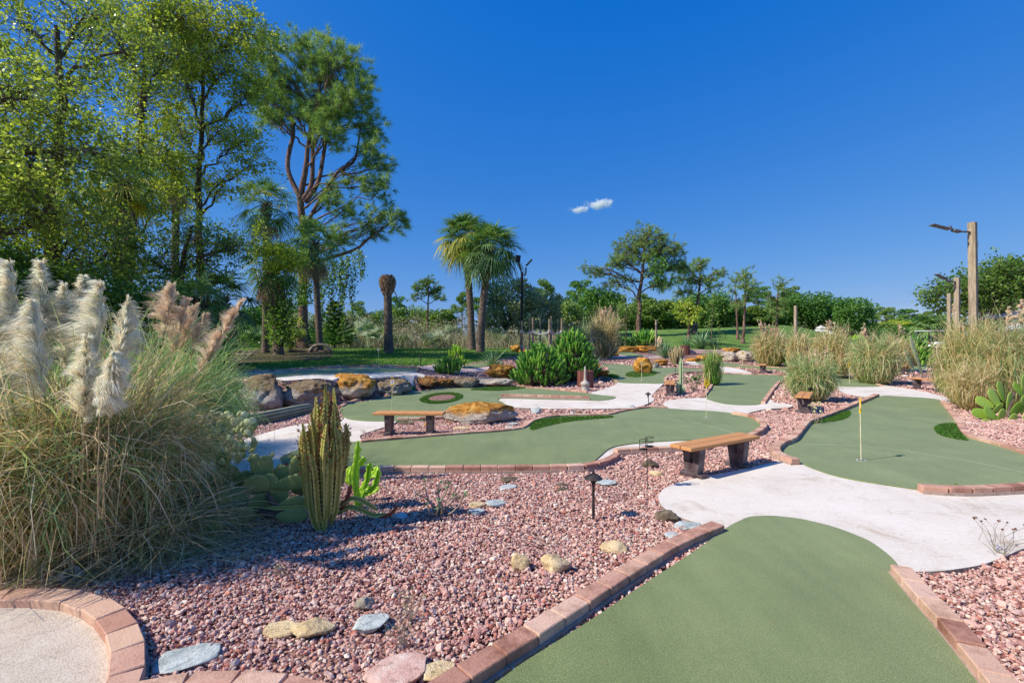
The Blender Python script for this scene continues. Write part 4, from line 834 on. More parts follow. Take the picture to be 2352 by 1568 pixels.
# ================================================================ middle distance trees
def midpine(label, basepx, Y, trunk, blobs, dens=.9, needL=.5, needw=.05, nper=18, per=3, m='pine', cat='pine tree', rad=.3, sig=.3, name='pine_tree', mode='needle', leaf=(.3, .2), lper=14):
    b = G(*basepx); Y = Y or b[1]; b = GY(basepx[0], Y)
    return blobtree(name, label, b, [(b, rad)]+trunkpx(Y, trunk), pxblobs(Y, blobs, dens*3.2, .8), m, 'pinebark', mode, leaf=leaf, per=per if mode == 'needle' else lper, sig=sig, lim=rad*.3, twig=.03, needL=needL, needw=needw, nper=nper, cat=cat)
midpine('broad pine with a wide dome crown standing right of the twin palms', (1466, 775), None, [(1468, 720, .28), (1468, 680, .25), (1475, 630, .18), (1480, 570, .1)],
    [(1480, 545, 45, 26), (1440, 570, 40, 26), (1515, 570, 40, 26), (1550, 580, 22, 16), (1480, 590, 50, 28), (1430, 600, 30, 16), (1400, 608, 24, 14), (1365, 625, 26, 15), (1345, 618, 14, 9), (1540, 605, 34, 20), (1410, 648, 30, 13), (1560, 618, 20, 14), (1530, 650, 26, 24), (1440, 640, 20, 9), (1500, 625, 26, 12)], 1.5)
shv = blobtree('vine_mass', 'leafy vine clump hanging in the broad pine crown', AT(1508, 640, 47), [(AT(1508, 650, 47), .05), (AT(1508, 610, 47), .03)], pxblobs(47, [(1507, 615, 18, 14), (1510, 640, 14, 18)], 4, 1), 'bgdark', leaf=(.3, .22), per=24, sig=.25, cat='vine')
midpine('leaning pine with open crown right of the broad pine', (1594, 766), None, [(1600, 720, .2), (1606, 670, .16), (1608, 630, .09)],
    [(1608, 605, 24, 16), (1580, 620, 26, 14), (1630, 640, 20, 12), (1655, 627, 16, 10), (1600, 640, 26, 14), (1560, 640, 18, 10), (1640, 660, 22, 9), (1570, 668, 22, 12)], 1.8, .55, .06)
midpine('young yellow green tree in front of the leaning pine', (1582, 778), None, [(1583, 740, .12), (1582, 715, .07)], [(1585, 705, 22, 13), (1560, 715, 18, 10), (1605, 715, 14, 9), (1578, 732, 24, 7)], 2.0, mode='leaf', leaf=(.32, .22), m='yelleaf', name='leafy_tree', cat='tree', rad=.18)
midpine('thin white trunked pine, left one of a close pair on the mound', (1694, 783), 54, [(1692, 720, .1), (1690, 670, .06)], [(1688, 645, 14, 14), (1678, 665, 10, 12), (1692, 690, 14, 10)], 1.2, .5, .05, rad=.14)
midpine('thin white trunked pine, right one of a close pair on the mound', (1706, 786), 50, [(1711, 720, .12), (1712, 660, .07)], [(1715, 630, 16, 12), (1712, 655, 20, 16), (1722, 680, 12, 16), (1702, 700, 12, 8)], 1.5, .5, .05, rad=.16)
midpine('thin pine with layered open crown on the right of the mound', (1780, 787), 46, [(1784, 740, .12), (1787, 670, .07)], [(1787, 655, 20, 10), (1770, 680, 14, 8), (1805, 675, 14, 9), (1790, 700, 20, 9), (1775, 720, 14, 7)], 1.5, .5, .05, rad=.16)
midpine('small umbrella shaped pine far behind the lawn', (981, 768), 62, [(982, 720, .14), (984, 690, .1), (984, 660, .06)], [(984, 648, 20, 9), (960, 660, 12, 7), (1005, 665, 14, 7), (955, 683, 12, 5), (1010, 684, 14, 5), (984, 672, 20, 6)], 3.0, .55, .07, rad=.25, m='bgleaf')
# staked saplings and poles on the mound
def sapling(label, px, ybase, ytop, Y):
    b = GY(px, Y); r = thing('sapling', label, 'tree', b); tb = MB(); t = AT(px+2, ytop, Y); P = bend(b[None], t[None], 8, 0, .01)[0]; tubes(tb, P, np.linspace(.07, .025, 8), 6); tb.build('trunk', M['bark'], r)
    lb = MB(); n = 60; q = t+R.normal(0, 1, (n, 3))*[.55, .55, 1.1]-[0, 0, .6]; leaves(lb, np.repeat(q, 6, 0)+R.normal(0, .15, (n*6, 3)), .25, .12, R.random(n*6)); lb.build('crown', M['bgleaf'], r)
sapling('bare stemmed sapling left of the broad pine', 1437, 780, 692, 44)
sapling('sparse sapling in front of the trees right of the leaning pine', 1635, 781, 700, 46)
# ---- background trees: a few kinds, copied
def proto_round(i, m, leafw=.045):
    r = thing('far_tree', 'x', 'tree', (0, 0, 0)); tb = MB(); lb = MB(); H = 1.0
    tubes(tb, np.array([[0, 0, 0], [.01, 0, .3], [0, .01, .7]]), np.array([.022, .018, .008]), 6)
    nb = 15; q = []
    for k in range(nb):
        a = k*2.4+i; z = .3+.55*(k/nb); rr = .38*math.sin(min(1, (1.06-z)/.62)*PI/2)**.8*R.uniform(.6, 1.0); c = np.array([math.cos(a)*rr, math.sin(a)*rr, z]); s_ = R.uniform(.12, .19)
        n = 240; p = c+unit(n)*(R.random((n, 1))**.4)*s_*np.array([1, 1, .8]); leaves(lb, p, leafw*R.uniform(.6, 1.3, n), leafw*.7, np.clip(R.random(n)*.6+R.uniform(0, .4), 0, 1)); tubes(tb, bend(np.array([[0, 0, .25]]), c[None], 4, .0, .05), np.array([[.012, .01, .006, .003]]), 4)
    n = 1200; p = unit(n)*(R.random((n, 1))**.3)*np.array([.36, .36, .38])+[0, 0, .56]; leaves(lb, p, leafw, leafw*.7, R.random(n))
    n = 500; p = np.column_stack([R.uniform(-.38, .38, n), R.uniform(-.38, .38, n), R.uniform(.0, .35, n)]); leaves(lb, p, leafw, leafw*.7, R.random(n)*.5)
    tb.build('trunk', M['bark'], r); lb.build('crown', M[m], r); return r
def proto_umb(i, m):
    r = thing('far_pine', 'x', 'tree', (0, 0, 0)); tb = MB(); lb = MB()
    tubes(tb, np.array([[0, 0, 0], [.02, 0, .4], [-.01, .01, .9]]), np.array([.02, .016, .006]), 6)
    for k in range(13):
        a = k*2.4+i; z = .6+.36*(k/13); rr = (.36-.25*(k/13))*R.uniform(.5, 1.1); c = np.array([math.cos(a)*rr, math.sin(a)*rr, z+R.uniform(-.03, .03)]); n = 220
        p = c+unit(n)*(R.random((n, 1))**.4)*np.array([.13, .13, .055]); leaves(lb, p, .036, .022, np.clip(R.random(n)*.6+R.uniform(0, .4), 0, 1)); tubes(tb, bend(np.array([[0, 0, z-.15]]), c[None], 4, .05, .05), np.array([[.009, .007, .005, .003]]), 4)
    tb.build('trunk', M['bark'], r); lb.build('crown', M[m], r); return r
PR = {'a': proto_round(0, 'bgleaf'), 'b': proto_round(1, 'bgdark'), 'c': proto_round(2, 'bgsilver'), 'd': proto_round(3, 'bgleaf', .055), 'e': proto_round(4, 'yelleaf', .05), 'u': proto_umb(0, 'bgleaf'), 'v': proto_umb(1, 'bgdark')}
used = set()
def bgt(kind, px, ytop, wpx, Y, label):
    b = GY(px, Y); H = (CH+(HY-ytop+(4 if px > 700 else 0))/F*Y-b[2])*1.06; Wd = wpx*1.1*kpx(Y)/.86; nm = PR[kind]
    if kind not in used:
        used.add(kind); nm.location = b; nm.scale = (Wd, Wd*.9, H); nm.rotation_euler = (0, 0, R.uniform(0, 6)); nm['label'] = label; nm['group'] = 'trees of the far tree line'; return nm
    return copy_tree(nm, b, label, R.uniform(0, 6), (Wd, Wd*.9, H), 'trees of the far tree line')
for a in [('b', 560, 700, 110, 50, 'far round tree seen between palm and hedge at left'), ('a', 640, 690, 120, 56, 'far tree seen just left of the ivy palm trunk'), ('c', 700, 715, 90, 50, 'far tree glimpsed behind the tall pine trunk'),
          ('c', 800, 722, 90, 60, 'grey green far tree behind the norfolk pine'), ('u', 820, 702, 70, 70, 'far pine peeking above brush right of the hanging ivy'), ('v', 912, 688, 56, 75, 'dark rounded far pine just right of the dead palm trunk'), ('a', 870, 715, 90, 70, 'far tree directly behind the dead palm trunk'),
          ('a', 940, 706, 110, 74, 'low rounded far tree left of the small umbrella pine'), ('d', 1010, 712, 90, 72, 'low far tree right of the small umbrella pine'), ('u', 1062, 680, 60, 66, 'far pine between small umbrella pine and twin palms'), ('v', 1098, 690, 60, 70, 'far pine seen between the twin palm trunks'),
          ('c', 1172, 640, 150, 44, 'large silvery green tree behind the black lamp pole'), ('c', 1245, 668, 110, 47, 'silvery green tree behind the rope bridge posts'), ('u', 1255, 655, 80, 68, 'far pine top right of the lamp pole'), ('a', 1300, 690, 90, 52, 'olive far tree right of the rope bridge posts'), ('v', 1330, 652, 90, 70, 'flat topped far pine left of the dark green tree'),
          ('b', 1372, 662, 110, 60, 'glossy dark green round tree behind the small pampas plumes'), ('a', 1425, 700, 90, 80, 'far tree left of the broad pine trunk'), ('e', 1455, 715, 70, 84, 'pale green far tree behind the broad pine trunk'), ('d', 1500, 690, 110, 84, 'far tree right of the broad pine trunk'), ('e', 1530, 712, 60, 88, 'yellowish far tree beyond the mound left of the leaning pine'), ('a', 1560, 685, 100, 90, 'far tree behind the young yellow green tree'),
          ('b', 1625, 672, 110, 84, 'dense far tree just right of the leaning pine'), ('a', 1665, 690, 90, 84, 'far tree behind the pair of thin pines, left side'), ('v', 1740, 665, 90, 90, 'far pine between the pair of thin pines and the layered pine'), ('d', 1735, 705, 100, 86, 'low far tree under that pine beyond the mound'),
          ('a', 1800, 690, 90, 88, 'far tree behind the layered thin pine'), ('b', 1850, 672, 110, 84, 'broad dark far tree above the white tent'), ('u', 1815, 668, 70, 92, 'far pine top above the lone wooden post'), ('b', 1905, 690, 90, 86, 'far tree right of the white tent'), ('b', 1960, 684, 92, 74, 'big rounded dark tree at the right end of the mound'),
          ('u', 2035, 712, 70, 100, 'first umbrella pine right of the rounded dark tree'), ('v', 2085, 716, 80, 105, 'second umbrella pine right of the rounded dark tree'), ('u', 2130, 722, 70, 100, 'third umbrella pine right of the rounded dark tree'), ('d', 2030, 745, 90, 88, 'low bushy far tree under the first umbrella pine'), ('b', 2075, 752, 90, 80, 'low bright far tree under the second umbrella pine'), ('e', 2055, 738, 110, 92, 'pale green far tree between first and second umbrella pines'), ('b', 2110, 735, 100, 90, 'dark green far tree under the third umbrella pine'), ('a', 2170, 725, 90, 80, 'far tree behind the two shorter wooden lamp posts'), ('a', 2300, 735, 110, 60, 'far tree behind the striped awning'),
          ('a', 470, 700, 120, 46, 'far tree filling the gap behind the forked trunk'), ('b', 380, 690, 130, 40, 'dark far tree behind the green pampas clump'), ('a', 240, 680, 160, 40, 'far tree behind the cream plumes'), ('b', 80, 660, 180, 36, 'far tree at the left edge beyond the plumes'), ('d', 1400, 672, 80, 92, 'far tree left of the broad pine crown'), ('u', 1480, 684, 80, 100, 'far pine seen under the broad pine crown')]:
    bgt(*a)
# big oak at right
Y = 38; b = GY(2300, Y)
blobtree('oak_tree', 'large dark spreading oak at the right edge behind the lamp posts', b, [(b, .4)]+trunkpx(Y, [(2300, 740, .36), (2296, 700, .3), (2300, 650, .2)]),
    pxblobs(Y, [(2300, 620, 50, 24), (2240, 650, 45, 26), (2350, 630, 50, 30), (2180, 670, 40, 22), (2150, 680, 24, 14), (2290, 670, 60, 32), (2200, 705, 45, 18), (2350, 690, 50, 34), (2260, 715, 50, 22), (2400, 650, 50, 50)], 4.0, 1), 'darkleaf', leaf=(.26, .17), per=26, sig=.4, lim=.09, twig=.015)
# ================================================================ scrub band between lawn and trees
def scrub():
    mb = MB(); n = 9000; px = R.uniform(740, 1420, n); Yy = R.uniform(36, 52, n); x = (px-CX)/F*Yy; z = gz(x, Yy)
    a = R.uniform(0, 2*PI, n); h = R.uniform(.6, 1.7, n)*(1+.35*np.sin(px*.05)*np.sin(px*.021)); P0 = np.column_stack([x, Yy, z]); d = np.column_stack([np.cos(a)*.25, np.sin(a)*.25, np.ones(n)])
    P = np.stack([P0, P0+d*(h*.5)[:, None], P0+d*h[:, None]+np.column_stack([np.cos(a), np.sin(a), -np.ones(n)*.2])*(h*.18)[:, None]], 1); strips(mb, P, np.array([.03, .03, .006]), R.random(n))
    # twiggy leaves
    n = 22000; px = R.uniform(740, 1420, n); Yy = R.uniform(38, 56, n); x = (px-CX)/F*Yy; top = 1.1+.7*np.sin(px*.031)*np.sin(px*.083+1)+.025*(Yy-38)*6; z = gz(x, Yy)+R.random(n)**.7*top
    leaves(mb, np.column_stack([x, Yy, z]), .2, .08, R.random(n)); o = mb.build('undergrowth', M['brush']); tag(o, 'grey brown dry brush between lawn and tree line', None, None, 'stuff')
    mb = MB(); n = 26000; px = R.uniform(1400, 2420, n); Yy = R.uniform(84, 96, n); px2 = px; x = (px2-CX)/F*Yy; z = gz(x, Yy)+R.random(n)**.8*(2.6+1.0*np.sin(px*.045))
    leaves(mb, np.column_stack([x, Yy, z]), .55, .3, R.random(n)); o = mb.build('undergrowth', M['bgleaf']); tag(o, 'dense green undergrowth at the foot of the far trees', None, None, 'stuff')
    mb = MB(); n = 16000; px = R.uniform(-150, 780, n); Yy = R.uniform(38, 50, n); x = (px-CX)/F*Yy; z = gz(x, Yy)+R.random(n)**.8*(2.2+.6*np.sin(px*.05))
    leaves(mb, np.column_stack([x, Yy, z]), .3, .18, R.random(n)); o = mb.build('undergrowth', M['bgdark']); tag(o, 'dark undergrowth behind the left trees', None, None, 'stuff')
scrub()
def palmetto(label, base, h, nf, size, seed=0, m='palmetto'):
    r = thing('palmetto', label, 'palmetto', base); lb = MB(); base = np.array(base)
    for i in range(nf):
        a = i*2.4+seed; el = R.uniform(.35, 1.4); d = np.array([math.cos(a)*math.cos(el), math.sin(a)*math.cos(el), math.sin(el)]); L = h*R.uniform(.45, .95); H = base+d*L; tubes(lb, np.array([base, H]), np.array([.015, .01]), 3)
        A = d+np.array([0, 0, .2]); Nn = np.array([math.cos(a), math.sin(a), -.6])+unit(1)[0]*.3; Nn = Nn-A*np.dot(Nn, A)/np.dot(A, A); fan(lb, H, A, Nn, size, 18, .15, .06, 1.6, R.random())
    lb.build('fronds', M[m], r)
for i, (px, Y, h, lab, m) in enumerate([(770, 36, 1.6, 'green palmetto left of the norfolk pine foot', 'palm'), (845, 36, 2.0, 'large palmetto with dark trunk left of the dead palm trunk', 'palmetto'), (800, 38, 1.8, 'palmetto behind the norfolk pine', 'palmetto'), (925, 38, 1.1, 'low silvery palmetto right of the dead palm trunk', 'palmetto'), (1000, 38, 1.2, 'low silvery palmetto in the brush left of the twin palms', 'palmetto'), (1040, 44, 2.2, 'tall silvery palmetto under the small umbrella pine', 'palmetto'), (1140, 40, 1.5, 'silvery palmetto right of the twin palm trunks', 'palmetto'), (1185, 42, 1.8, 'silvery palmetto behind the lamp pole', 'palmetto'), (1235, 40, 1.5, 'palmetto behind the rope bridge', 'palmetto'), (560, 34, 1.6, 'bright palmetto behind the clipped hedge', 'palm'), (600, 36, 1.8, 'bright green palmetto left of the ivy palm', 'palm'), (680, 38, 1.6, 'palmetto behind the pine trunk', 'palm')]):
    palmetto(lab, GY(px, Y), h, 16, .75, i, m)
shrub('hedge', 'clipped yellow green hedge block under the left trees', GY(518, 27), (.8, .7), 1.1, 90, (.1, .07), 'yelleaf', 'hedge', 30)
shrub('shrub', 'sparse leafy bush left of the pine foot', GY(668, 28), (.9, .5), 2.2, 60, (.13, .09), 'yelleaf', per=16)
palm('date_palm', 'small feathery palm above the golf cart', GY(2133, 52), AT(2133, 752, 52), .2, 30, 1.2, 1.0, 0, 0, w=.09, cat='palm tree')
# ================================================================ rocks
def rockmat(name, cols, top=None, topamt=.5, h0=.25, bmp=.05, sc=3.5, pit=(90, 66, 44)):
    m, nt, b, out = _m(name); p = geo(nt)
    f = math_n(nt, 'ADD', math_n(nt, 'MULTIPLY', noise_n(nt, p, sc, 7, .65, .4), .7), math_n(nt, 'MULTIPLY', noise_n(nt, p, 24, 5, .7), .3))
    r = ramp(nt, cols, [.33+.34*i/(len(cols)-1) for i in range(len(cols))]); nt.links.new(f, r.inputs[0]); c = r.outputs[0]
    if top:     # ochre crust on the weathered upper faces; var carries the relative height
        r2 = ramp(nt, top, [.36, .5, .64]); nt.links.new(noise_n(nt, p, sc*2.2, 6, .7), r2.inputs[0])
        k = math_n(nt, 'ADD', math_n(nt, 'MULTIPLY', attr(nt), 1.6), math_n(nt, 'MULTIPLY', noise_n(nt, p, sc*.9, 5), 1.3)); k = math_n(nt, 'SUBTRACT', k, 1.55-topamt)
        k = math_n(nt, 'MULTIPLY', k, 3.2, clamp=True); c = mixc(nt, k, c, r2.outputs[0])
    pr = ramp(nt, [pit, (255, 255, 255)], [.34, .43]); nt.links.new(noise_n(nt, p, 34, 3, .6, .3), pr.inputs[0]); c = mixc(nt, .55, c, pr.outputs[0], 'MULTIPLY')
    nt.links.new(c, b.inputs['Base Color']); b.inputs['Roughness'].default_value = .93; b.inputs['Specular IOR Level'].default_value = .2
    hgt = math_n(nt, 'ADD', noise_n(nt, p, 12, 7, .7), math_n(nt, 'MULTIPLY', noise_n(nt, p, 48, 4, .7), .5)); bump(nt, b, hgt, bmp, 1); return m
OC = [(150, 96, 40), (204, 142, 62), (232, 186, 104)]
M['rk_ochre'] = rockmat('ochre_limestone', [(120, 90, 56), (184, 138, 76), (214, 176, 112)], OC, .75)
M['rk_two'] = rockmat('pale_limestone_with_ochre_crust', [(148, 136, 122), (204, 190, 174), (226, 216, 200)], OC, .12)
M['rk_grey'] = rockmat('weathered_grey_limestone', [(120, 110, 100), (190, 178, 166), (226, 218, 208)], [(120, 94, 64), (160, 138, 108), (186, 168, 142)], .05, bmp=.08)
M['rk_brown'] = rockmat('brown_pitted_limestone', [(64, 44, 30), (120, 86, 56), (168, 132, 96)], [(130, 80, 40), (172, 118, 62), (200, 160, 110)], .25, bmp=.08)
M['rk_pale'] = rockmat('pale_flat_limestone', [(150, 134, 116), (198, 184, 166), (220, 208, 192)], None, bmp=.04)
M['rk_tan'] = rockmat('tan_field_stone', [(176, 148, 108), (216, 190, 146), (232, 212, 174)], None, bmp=.015, sc=9)
M['rk_slate'] = rockmat('blue_grey_slate', [(136, 142, 140), (182, 188, 184), (212, 216, 210)], None, bmp=.008, sc=7, pit=(150, 150, 150))
M['rk_dark'] = rockmat('dark_lichened_stone', [(66, 56, 46), (112, 98, 80), (150, 134, 112)], None, bmp=.02, sc=9)
M['rk_pink'] = rockmat('pinkish_slab', [(178, 130, 116), (206, 168, 154), (222, 198, 184)], None, bmp=.008, sc=6, pit=(170, 150, 140))
def rock(name, label, c, size, mat, seed=0, rz=0, sub=5, cuts=18, rough=.12, flat=0, sink=.12, tilt=0, cat='boulder', group=None):
    """c: centre of the foot on the ground, size (w, d, h)"""
    V, Fc = ico(sub); V = V.copy(); rg = np.random.default_rng(seed+100)
    for _ in range(cuts):
        n = rg.normal(size=3); n /= np.linalg.norm(n); d = rg.uniform(.62, .92); k = V @ n-d; V = V-np.outer(np.maximum(k, 0)*.85, n)
    if flat: V[:, 2] = np.minimum(V[:, 2], flat+.1*(V[:, 2]-flat))
    lo = V.min(0); hi = V.max(0); V = (V-(lo+hi)/2)/((hi-lo)/2)
    nn = V/np.linalg.norm(V, axis=1, keepdims=True)
    dsp = noise3(V, 1.3, 5, seed*3.1)*rough*1.6+noise3(V, 5.0, 3, seed)*rough*.45
    rdg = np.abs(noise3(V, 2.6, 4, seed*1.7+9)); V = V+nn*(dsp-rdg*rough*.9)[:, None]
    hv = (V[:, 2]+1)/2
    M3 = np.array(Matrix.Rotation(rz, 3, 'Z') @ Matrix.Rotation(tilt, 3, 'Y'))
    w, d, h = size; V = V*np.array([w/2, d/2, (h*(1+sink))/2]); V = V @ M3.T; V[:, 2] += h/2-h*sink/2
    mb = MB(); mb.add(V+np.array(c), Fc, np.clip(hv, 0, 1)); o = mb.build(name, M[mat], origin=c, smooth=True); return tag(o, label, cat, group)
def rockpx(label, x0, y0, x1, y1, mat, seed, dr=.8, name='boulder', **kw):
    xc = (x0+x1)/2; b = G(xc, y1); Y = b[1]; w = (x1-x0)*kpx(Y); d = w*dr; Yc = Y+d*.38; w *= 1+.38*d/Y; b = GY(CX+(xc-CX), Yc); b[2] = min(b[2], float(gz(b[0], Y))+.02) if kw.pop('low', True) else b[2]
    h = (CH+(HY-y0)*kpx(Yc*1.0)) - b[2]; return rock(name, label, b, (w, d, max(h, .04)), mat, seed, **kw)
rockpx('dark weathered wall boulder at the left end, half behind pampas', 484, 868, 556, 938, 'rk_grey', 1, 1.0)
rockpx('large craggy grey boulder, second from the left in the rock wall', 550, 861, 652, 945, 'rk_grey', 2, .9, rough=.14)
rockpx('long grey weathered boulder, third from the left in the rock wall', 636, 871, 772, 939, 'rk_grey', 3, .7, rough=.14)
rockpx('rounded pale boulder with golden cap in the rock wall', 758, 859, 868, 923, 'rk_two', 4, .8, cuts=5)
rockpx('grey pointed boulder right of the golden capped one', 846, 868, 948, 912, 'rk_grey', 5, .7, rough=.14)
rockpx('brown pitted boulder in the rock wall behind the pin', 922, 864, 1006, 898, 'rk_brown', 6, .7, rough=.14)
rockpx('small brown boulder right of the pitted one', 998, 868, 1040, 895, 'rk_brown', 7, .8)
rockpx('greyish tan boulder at the right end of the rock wall', 1028, 864, 1102, 894, 'rk_grey', 8, .8, rough=.12)
rockpx('broad pale flat rock under the golden boulder', 1088, 869, 1180, 891, 'rk_pale', 9, .7, flat=.3)
rockpx('golden rounded boulder sitting above the pale flat rock', 1114, 836, 1190, 870, 'rk_ochre', 10, .75, cuts=6, low=False)
rockpx('big two tone boulder, golden top and pale front, by the left bench', 1017, 922, 1188, 977, 'rk_two', 11, .55, rough=.09, cuts=16)
rockpx('blocky golden boulder behind the litter bin', 1344, 828, 1381, 856, 'rk_ochre', 12, .8, rough=.05, cuts=18)
rockpx('flat golden rock behind the litter bin', 1350, 850, 1398, 868, 'rk_ochre', 13, 1.0, flat=.3)
rockpx('upright golden boulder standing on the far green', 1455, 819, 1495, 860, 'rk_ochre', 14, .8, rough=.08)
rockpx('small grey stone right of the upright golden boulder', 1493, 829, 1514, 847, 'rk_grey', 15, .9)
rockpx('flat ochre rock right of the upright boulder', 1500, 826, 1535, 840, 'rk_ochre', 16, .9, flat=.2)
rockpx('low golden slab at the left of the far green', 1372, 806, 1421, 819, 'rk_ochre', 17, .6, flat=.4)
rockpx('long golden rock edge, left one behind the far walk', 1420, 795, 1466, 810, 'rk_ochre', 18, .5, flat=.3)
rockpx('long golden rock edge, right one behind the small far bench', 1462, 794, 1512, 810, 'rk_ochre', 19, .5, flat=.3)
rockpx('small golden rock left of the far green rim', 1376, 791, 1404, 800, 'rk_ochre', 20, .8)
rockpx('upright tan rock beside the far cactus', 1509, 773, 1522, 797, 'rk_tan', 21, .8)
rockpx('dark grey rock behind the upright tan rock', 1493, 776, 1512, 795, 'rk_dark', 22, .9)
rockpx('small flat golden rock by the short white slab', 1575, 822, 1609, 832, 'rk_ochre', 23, .8, flat=.3)
rockpx('long flat golden rock left of the big pale boulders', 1598, 816, 1662, 829, 'rk_ochre', 24, .6, flat=.3)
rockpx('large pale boulder, left one of the adjoining pair', 1656, 806, 1697, 831, 'rk_pale', 25, .8, cuts=8)
rockpx('large pale boulder, right one of the adjoining pair', 1690, 806, 1738, 832, 'rk_pale', 26, .8, cuts=8)
rockpx('low tan flat rock behind the pair of pale boulders', 1655, 799, 1700, 810, 'rk_ochre', 27, .6, flat=.3)
rockpx('golden rock at the right behind the pampas stems', 1864, 789, 1885, 812, 'rk_ochre', 28, .8)
for k, (x0, y0, x1, y1, mt, lab) in enumerate([(1172, 792, 1200, 808, 'rk_ochre', 'sloping golden rock at the left end of the rope bridge mound'), (1188, 798, 1216, 812, 'rk_ochre', 'golden rock below the left rope bridge post'), (1214, 792, 1246, 811, 'rk_ochre', 'rounded dark golden rock in the bridge mound'), (1240, 797, 1272, 811, 'rk_ochre', 'golden rock partly behind the euphorbia shrub'), (1262, 793, 1306, 808, 'rk_pale', 'pale rock at the right end of the rope bridge mound'), (1216, 786, 1268, 797, 'rk_pale', 'pale slab on top of the bridge mound')]):
    rockpx(lab, x0, y0, x1, y1, mt, 40+k, .8)
rockpx('small grey boulder left of the far agave', 1330, 801, 1352, 815, 'rk_dark', 50, .8)
# scattered stones in the near gravel: (cx, cy, w, h, mat, label, flat)
for k, (cx, cy, w_, h_, mt, lab, fl) in enumerate([
    (1195, 1302, 44, 46, 'rk_tan', 'tan block of stone standing in the near gravel', 0), (1278, 1308, 68, 46, 'rk_tan', 'pitted tan stone right of the tan block', 0), (1415, 1268, 64, 28, 'rk_tan', 'oblong tan stone nearest the diagonal bricks', 0),
    (848, 1437, 84, 48, 'rk_slate', 'pale blue grey slab of slate in the near gravel', 1), (420, 1523, 130, 54, 'rk_slate', 'large pointed slate slab beside the cream tee', 1), (645, 1452, 90, 40, 'rk_tan', 'tan flat stone, left one of two touching', 1), (708, 1464, 96, 36, 'rk_tan', 'knobbly tan stone, right one of two touching', 0),
    (832, 1397, 48, 30, 'rk_pale', 'small rough pale stone above the blue grey slab', 0), (1140, 1161, 50, 22, 'rk_slate', 'flat bluish white slate in mid gravel', 1), (1094, 1164, 40, 22, 'rk_tan', 'brownish flat stone beside the bluish slate', 1), (1093, 1180, 44, 18, 'rk_slate', 'grey white slate just below the brownish flat stone', 1),
    (1174, 1106, 50, 16, 'rk_dark', 'brown flat stone near the brick edging', 1), (1166, 1123, 42, 20, 'rk_slate', 'grey slate chip under the brown flat stone', 1), (1290, 1119, 32, 14, 'rk_dark', 'small dark stone, upper of two in mid gravel', 0), (1294, 1131, 30, 16, 'rk_dark', 'small dark stone, lower of two in mid gravel', 0),
    (1394, 1113, 48, 18, 'rk_slate', 'white slate chip behind the near path lamp', 1), (1538, 1196, 58, 30, 'rk_dark', 'dark lichened stone against the path edge', 0), (1582, 1214, 66, 22, 'rk_slate', 'grey slate leaning on the path edge', 1), (1558, 1236, 54, 34, 'rk_slate', 'light blue slate by the top of the diagonal bricks', 1), (1590, 1231, 26, 20, 'rk_dark', 'rust brown stone chip beside the light blue slate', 0),
    (915, 1192, 38, 16, 'rk_slate', 'blue shaded slate in the cactus shadow', 0), (905, 1552, 150, 70, 'rk_pink', 'large pinkish slab at the bottom of the photo', 1), (1002, 1552, 84, 50, 'rk_tan', 'brown slab right of the pinkish slab', 1), (930, 974, 44, 10, 'rk_dark', 'brown flat stone under the left bench', 1), (981, 976, 18, 8, 'rk_ochre', 'small ochre stone by the left bench leg', 0),
    (1061, 986, 50, 12, 'rk_tan', 'flat tan stone in front of the two tone boulder', 1), (1180, 976, 24, 9, 'rk_slate', 'slate chip right of the two tone boulder', 1), (1170, 984, 20, 9, 'rk_slate', 'slate chip nearer the brick edge', 1), (1232, 946, 26, 18, 'rk_slate', 'leaning slate below the white path', 0), (1316, 950, 14, 9, 'rk_slate', 'small grey pebble beside the brown pebble', 0), (1332, 949, 14, 9, 'rk_dark', 'small brown pebble right of the grey pebble', 0),
    (1450, 936, 24, 9, 'rk_slate', 'grey stone at the foot of the middle path lamp', 0), (1496, 1070, 36, 18, 'rk_dark', 'dark round stone left of the near bench', 0), (1510, 1092, 32, 14, 'rk_tan', 'reddish tan stone near the near bench foot', 0), (1625, 889, 14, 10, 'rk_dark', 'dark stone between cactus column and narrow green', 0), (1617, 915, 24, 8, 'rk_dark', 'flat dark stone in the island bed', 1)]):
    b = G(cx, cy+h_*.35); Y = b[1]; w3 = w_*kpx(Y); 
    if fl: rock('slate' if mt == 'rk_slate' else 'stone', lab, b+[0, h_*.5*kpx(Y)*Y/CH*.4, .012], (w3, w3*.75 if h_/w_ > .3 else w3*.6, .035+.015*w3), mt, 60+k, rz=R.uniform(-.4, .4), sub=4, flat=.22, sink=.1, rough=.035, cuts=34, cat='stone', tilt=R.uniform(-.06, .06))
    else: rock('stone', lab, b+[0, w3*.3, .01], (w3, w3*.75, h_*kpx(Y)*.85), mt, 60+k, rz=R.uniform(-.3, .3), sub=4, sink=.25, rough=.08, cuts=12, cat='stone')
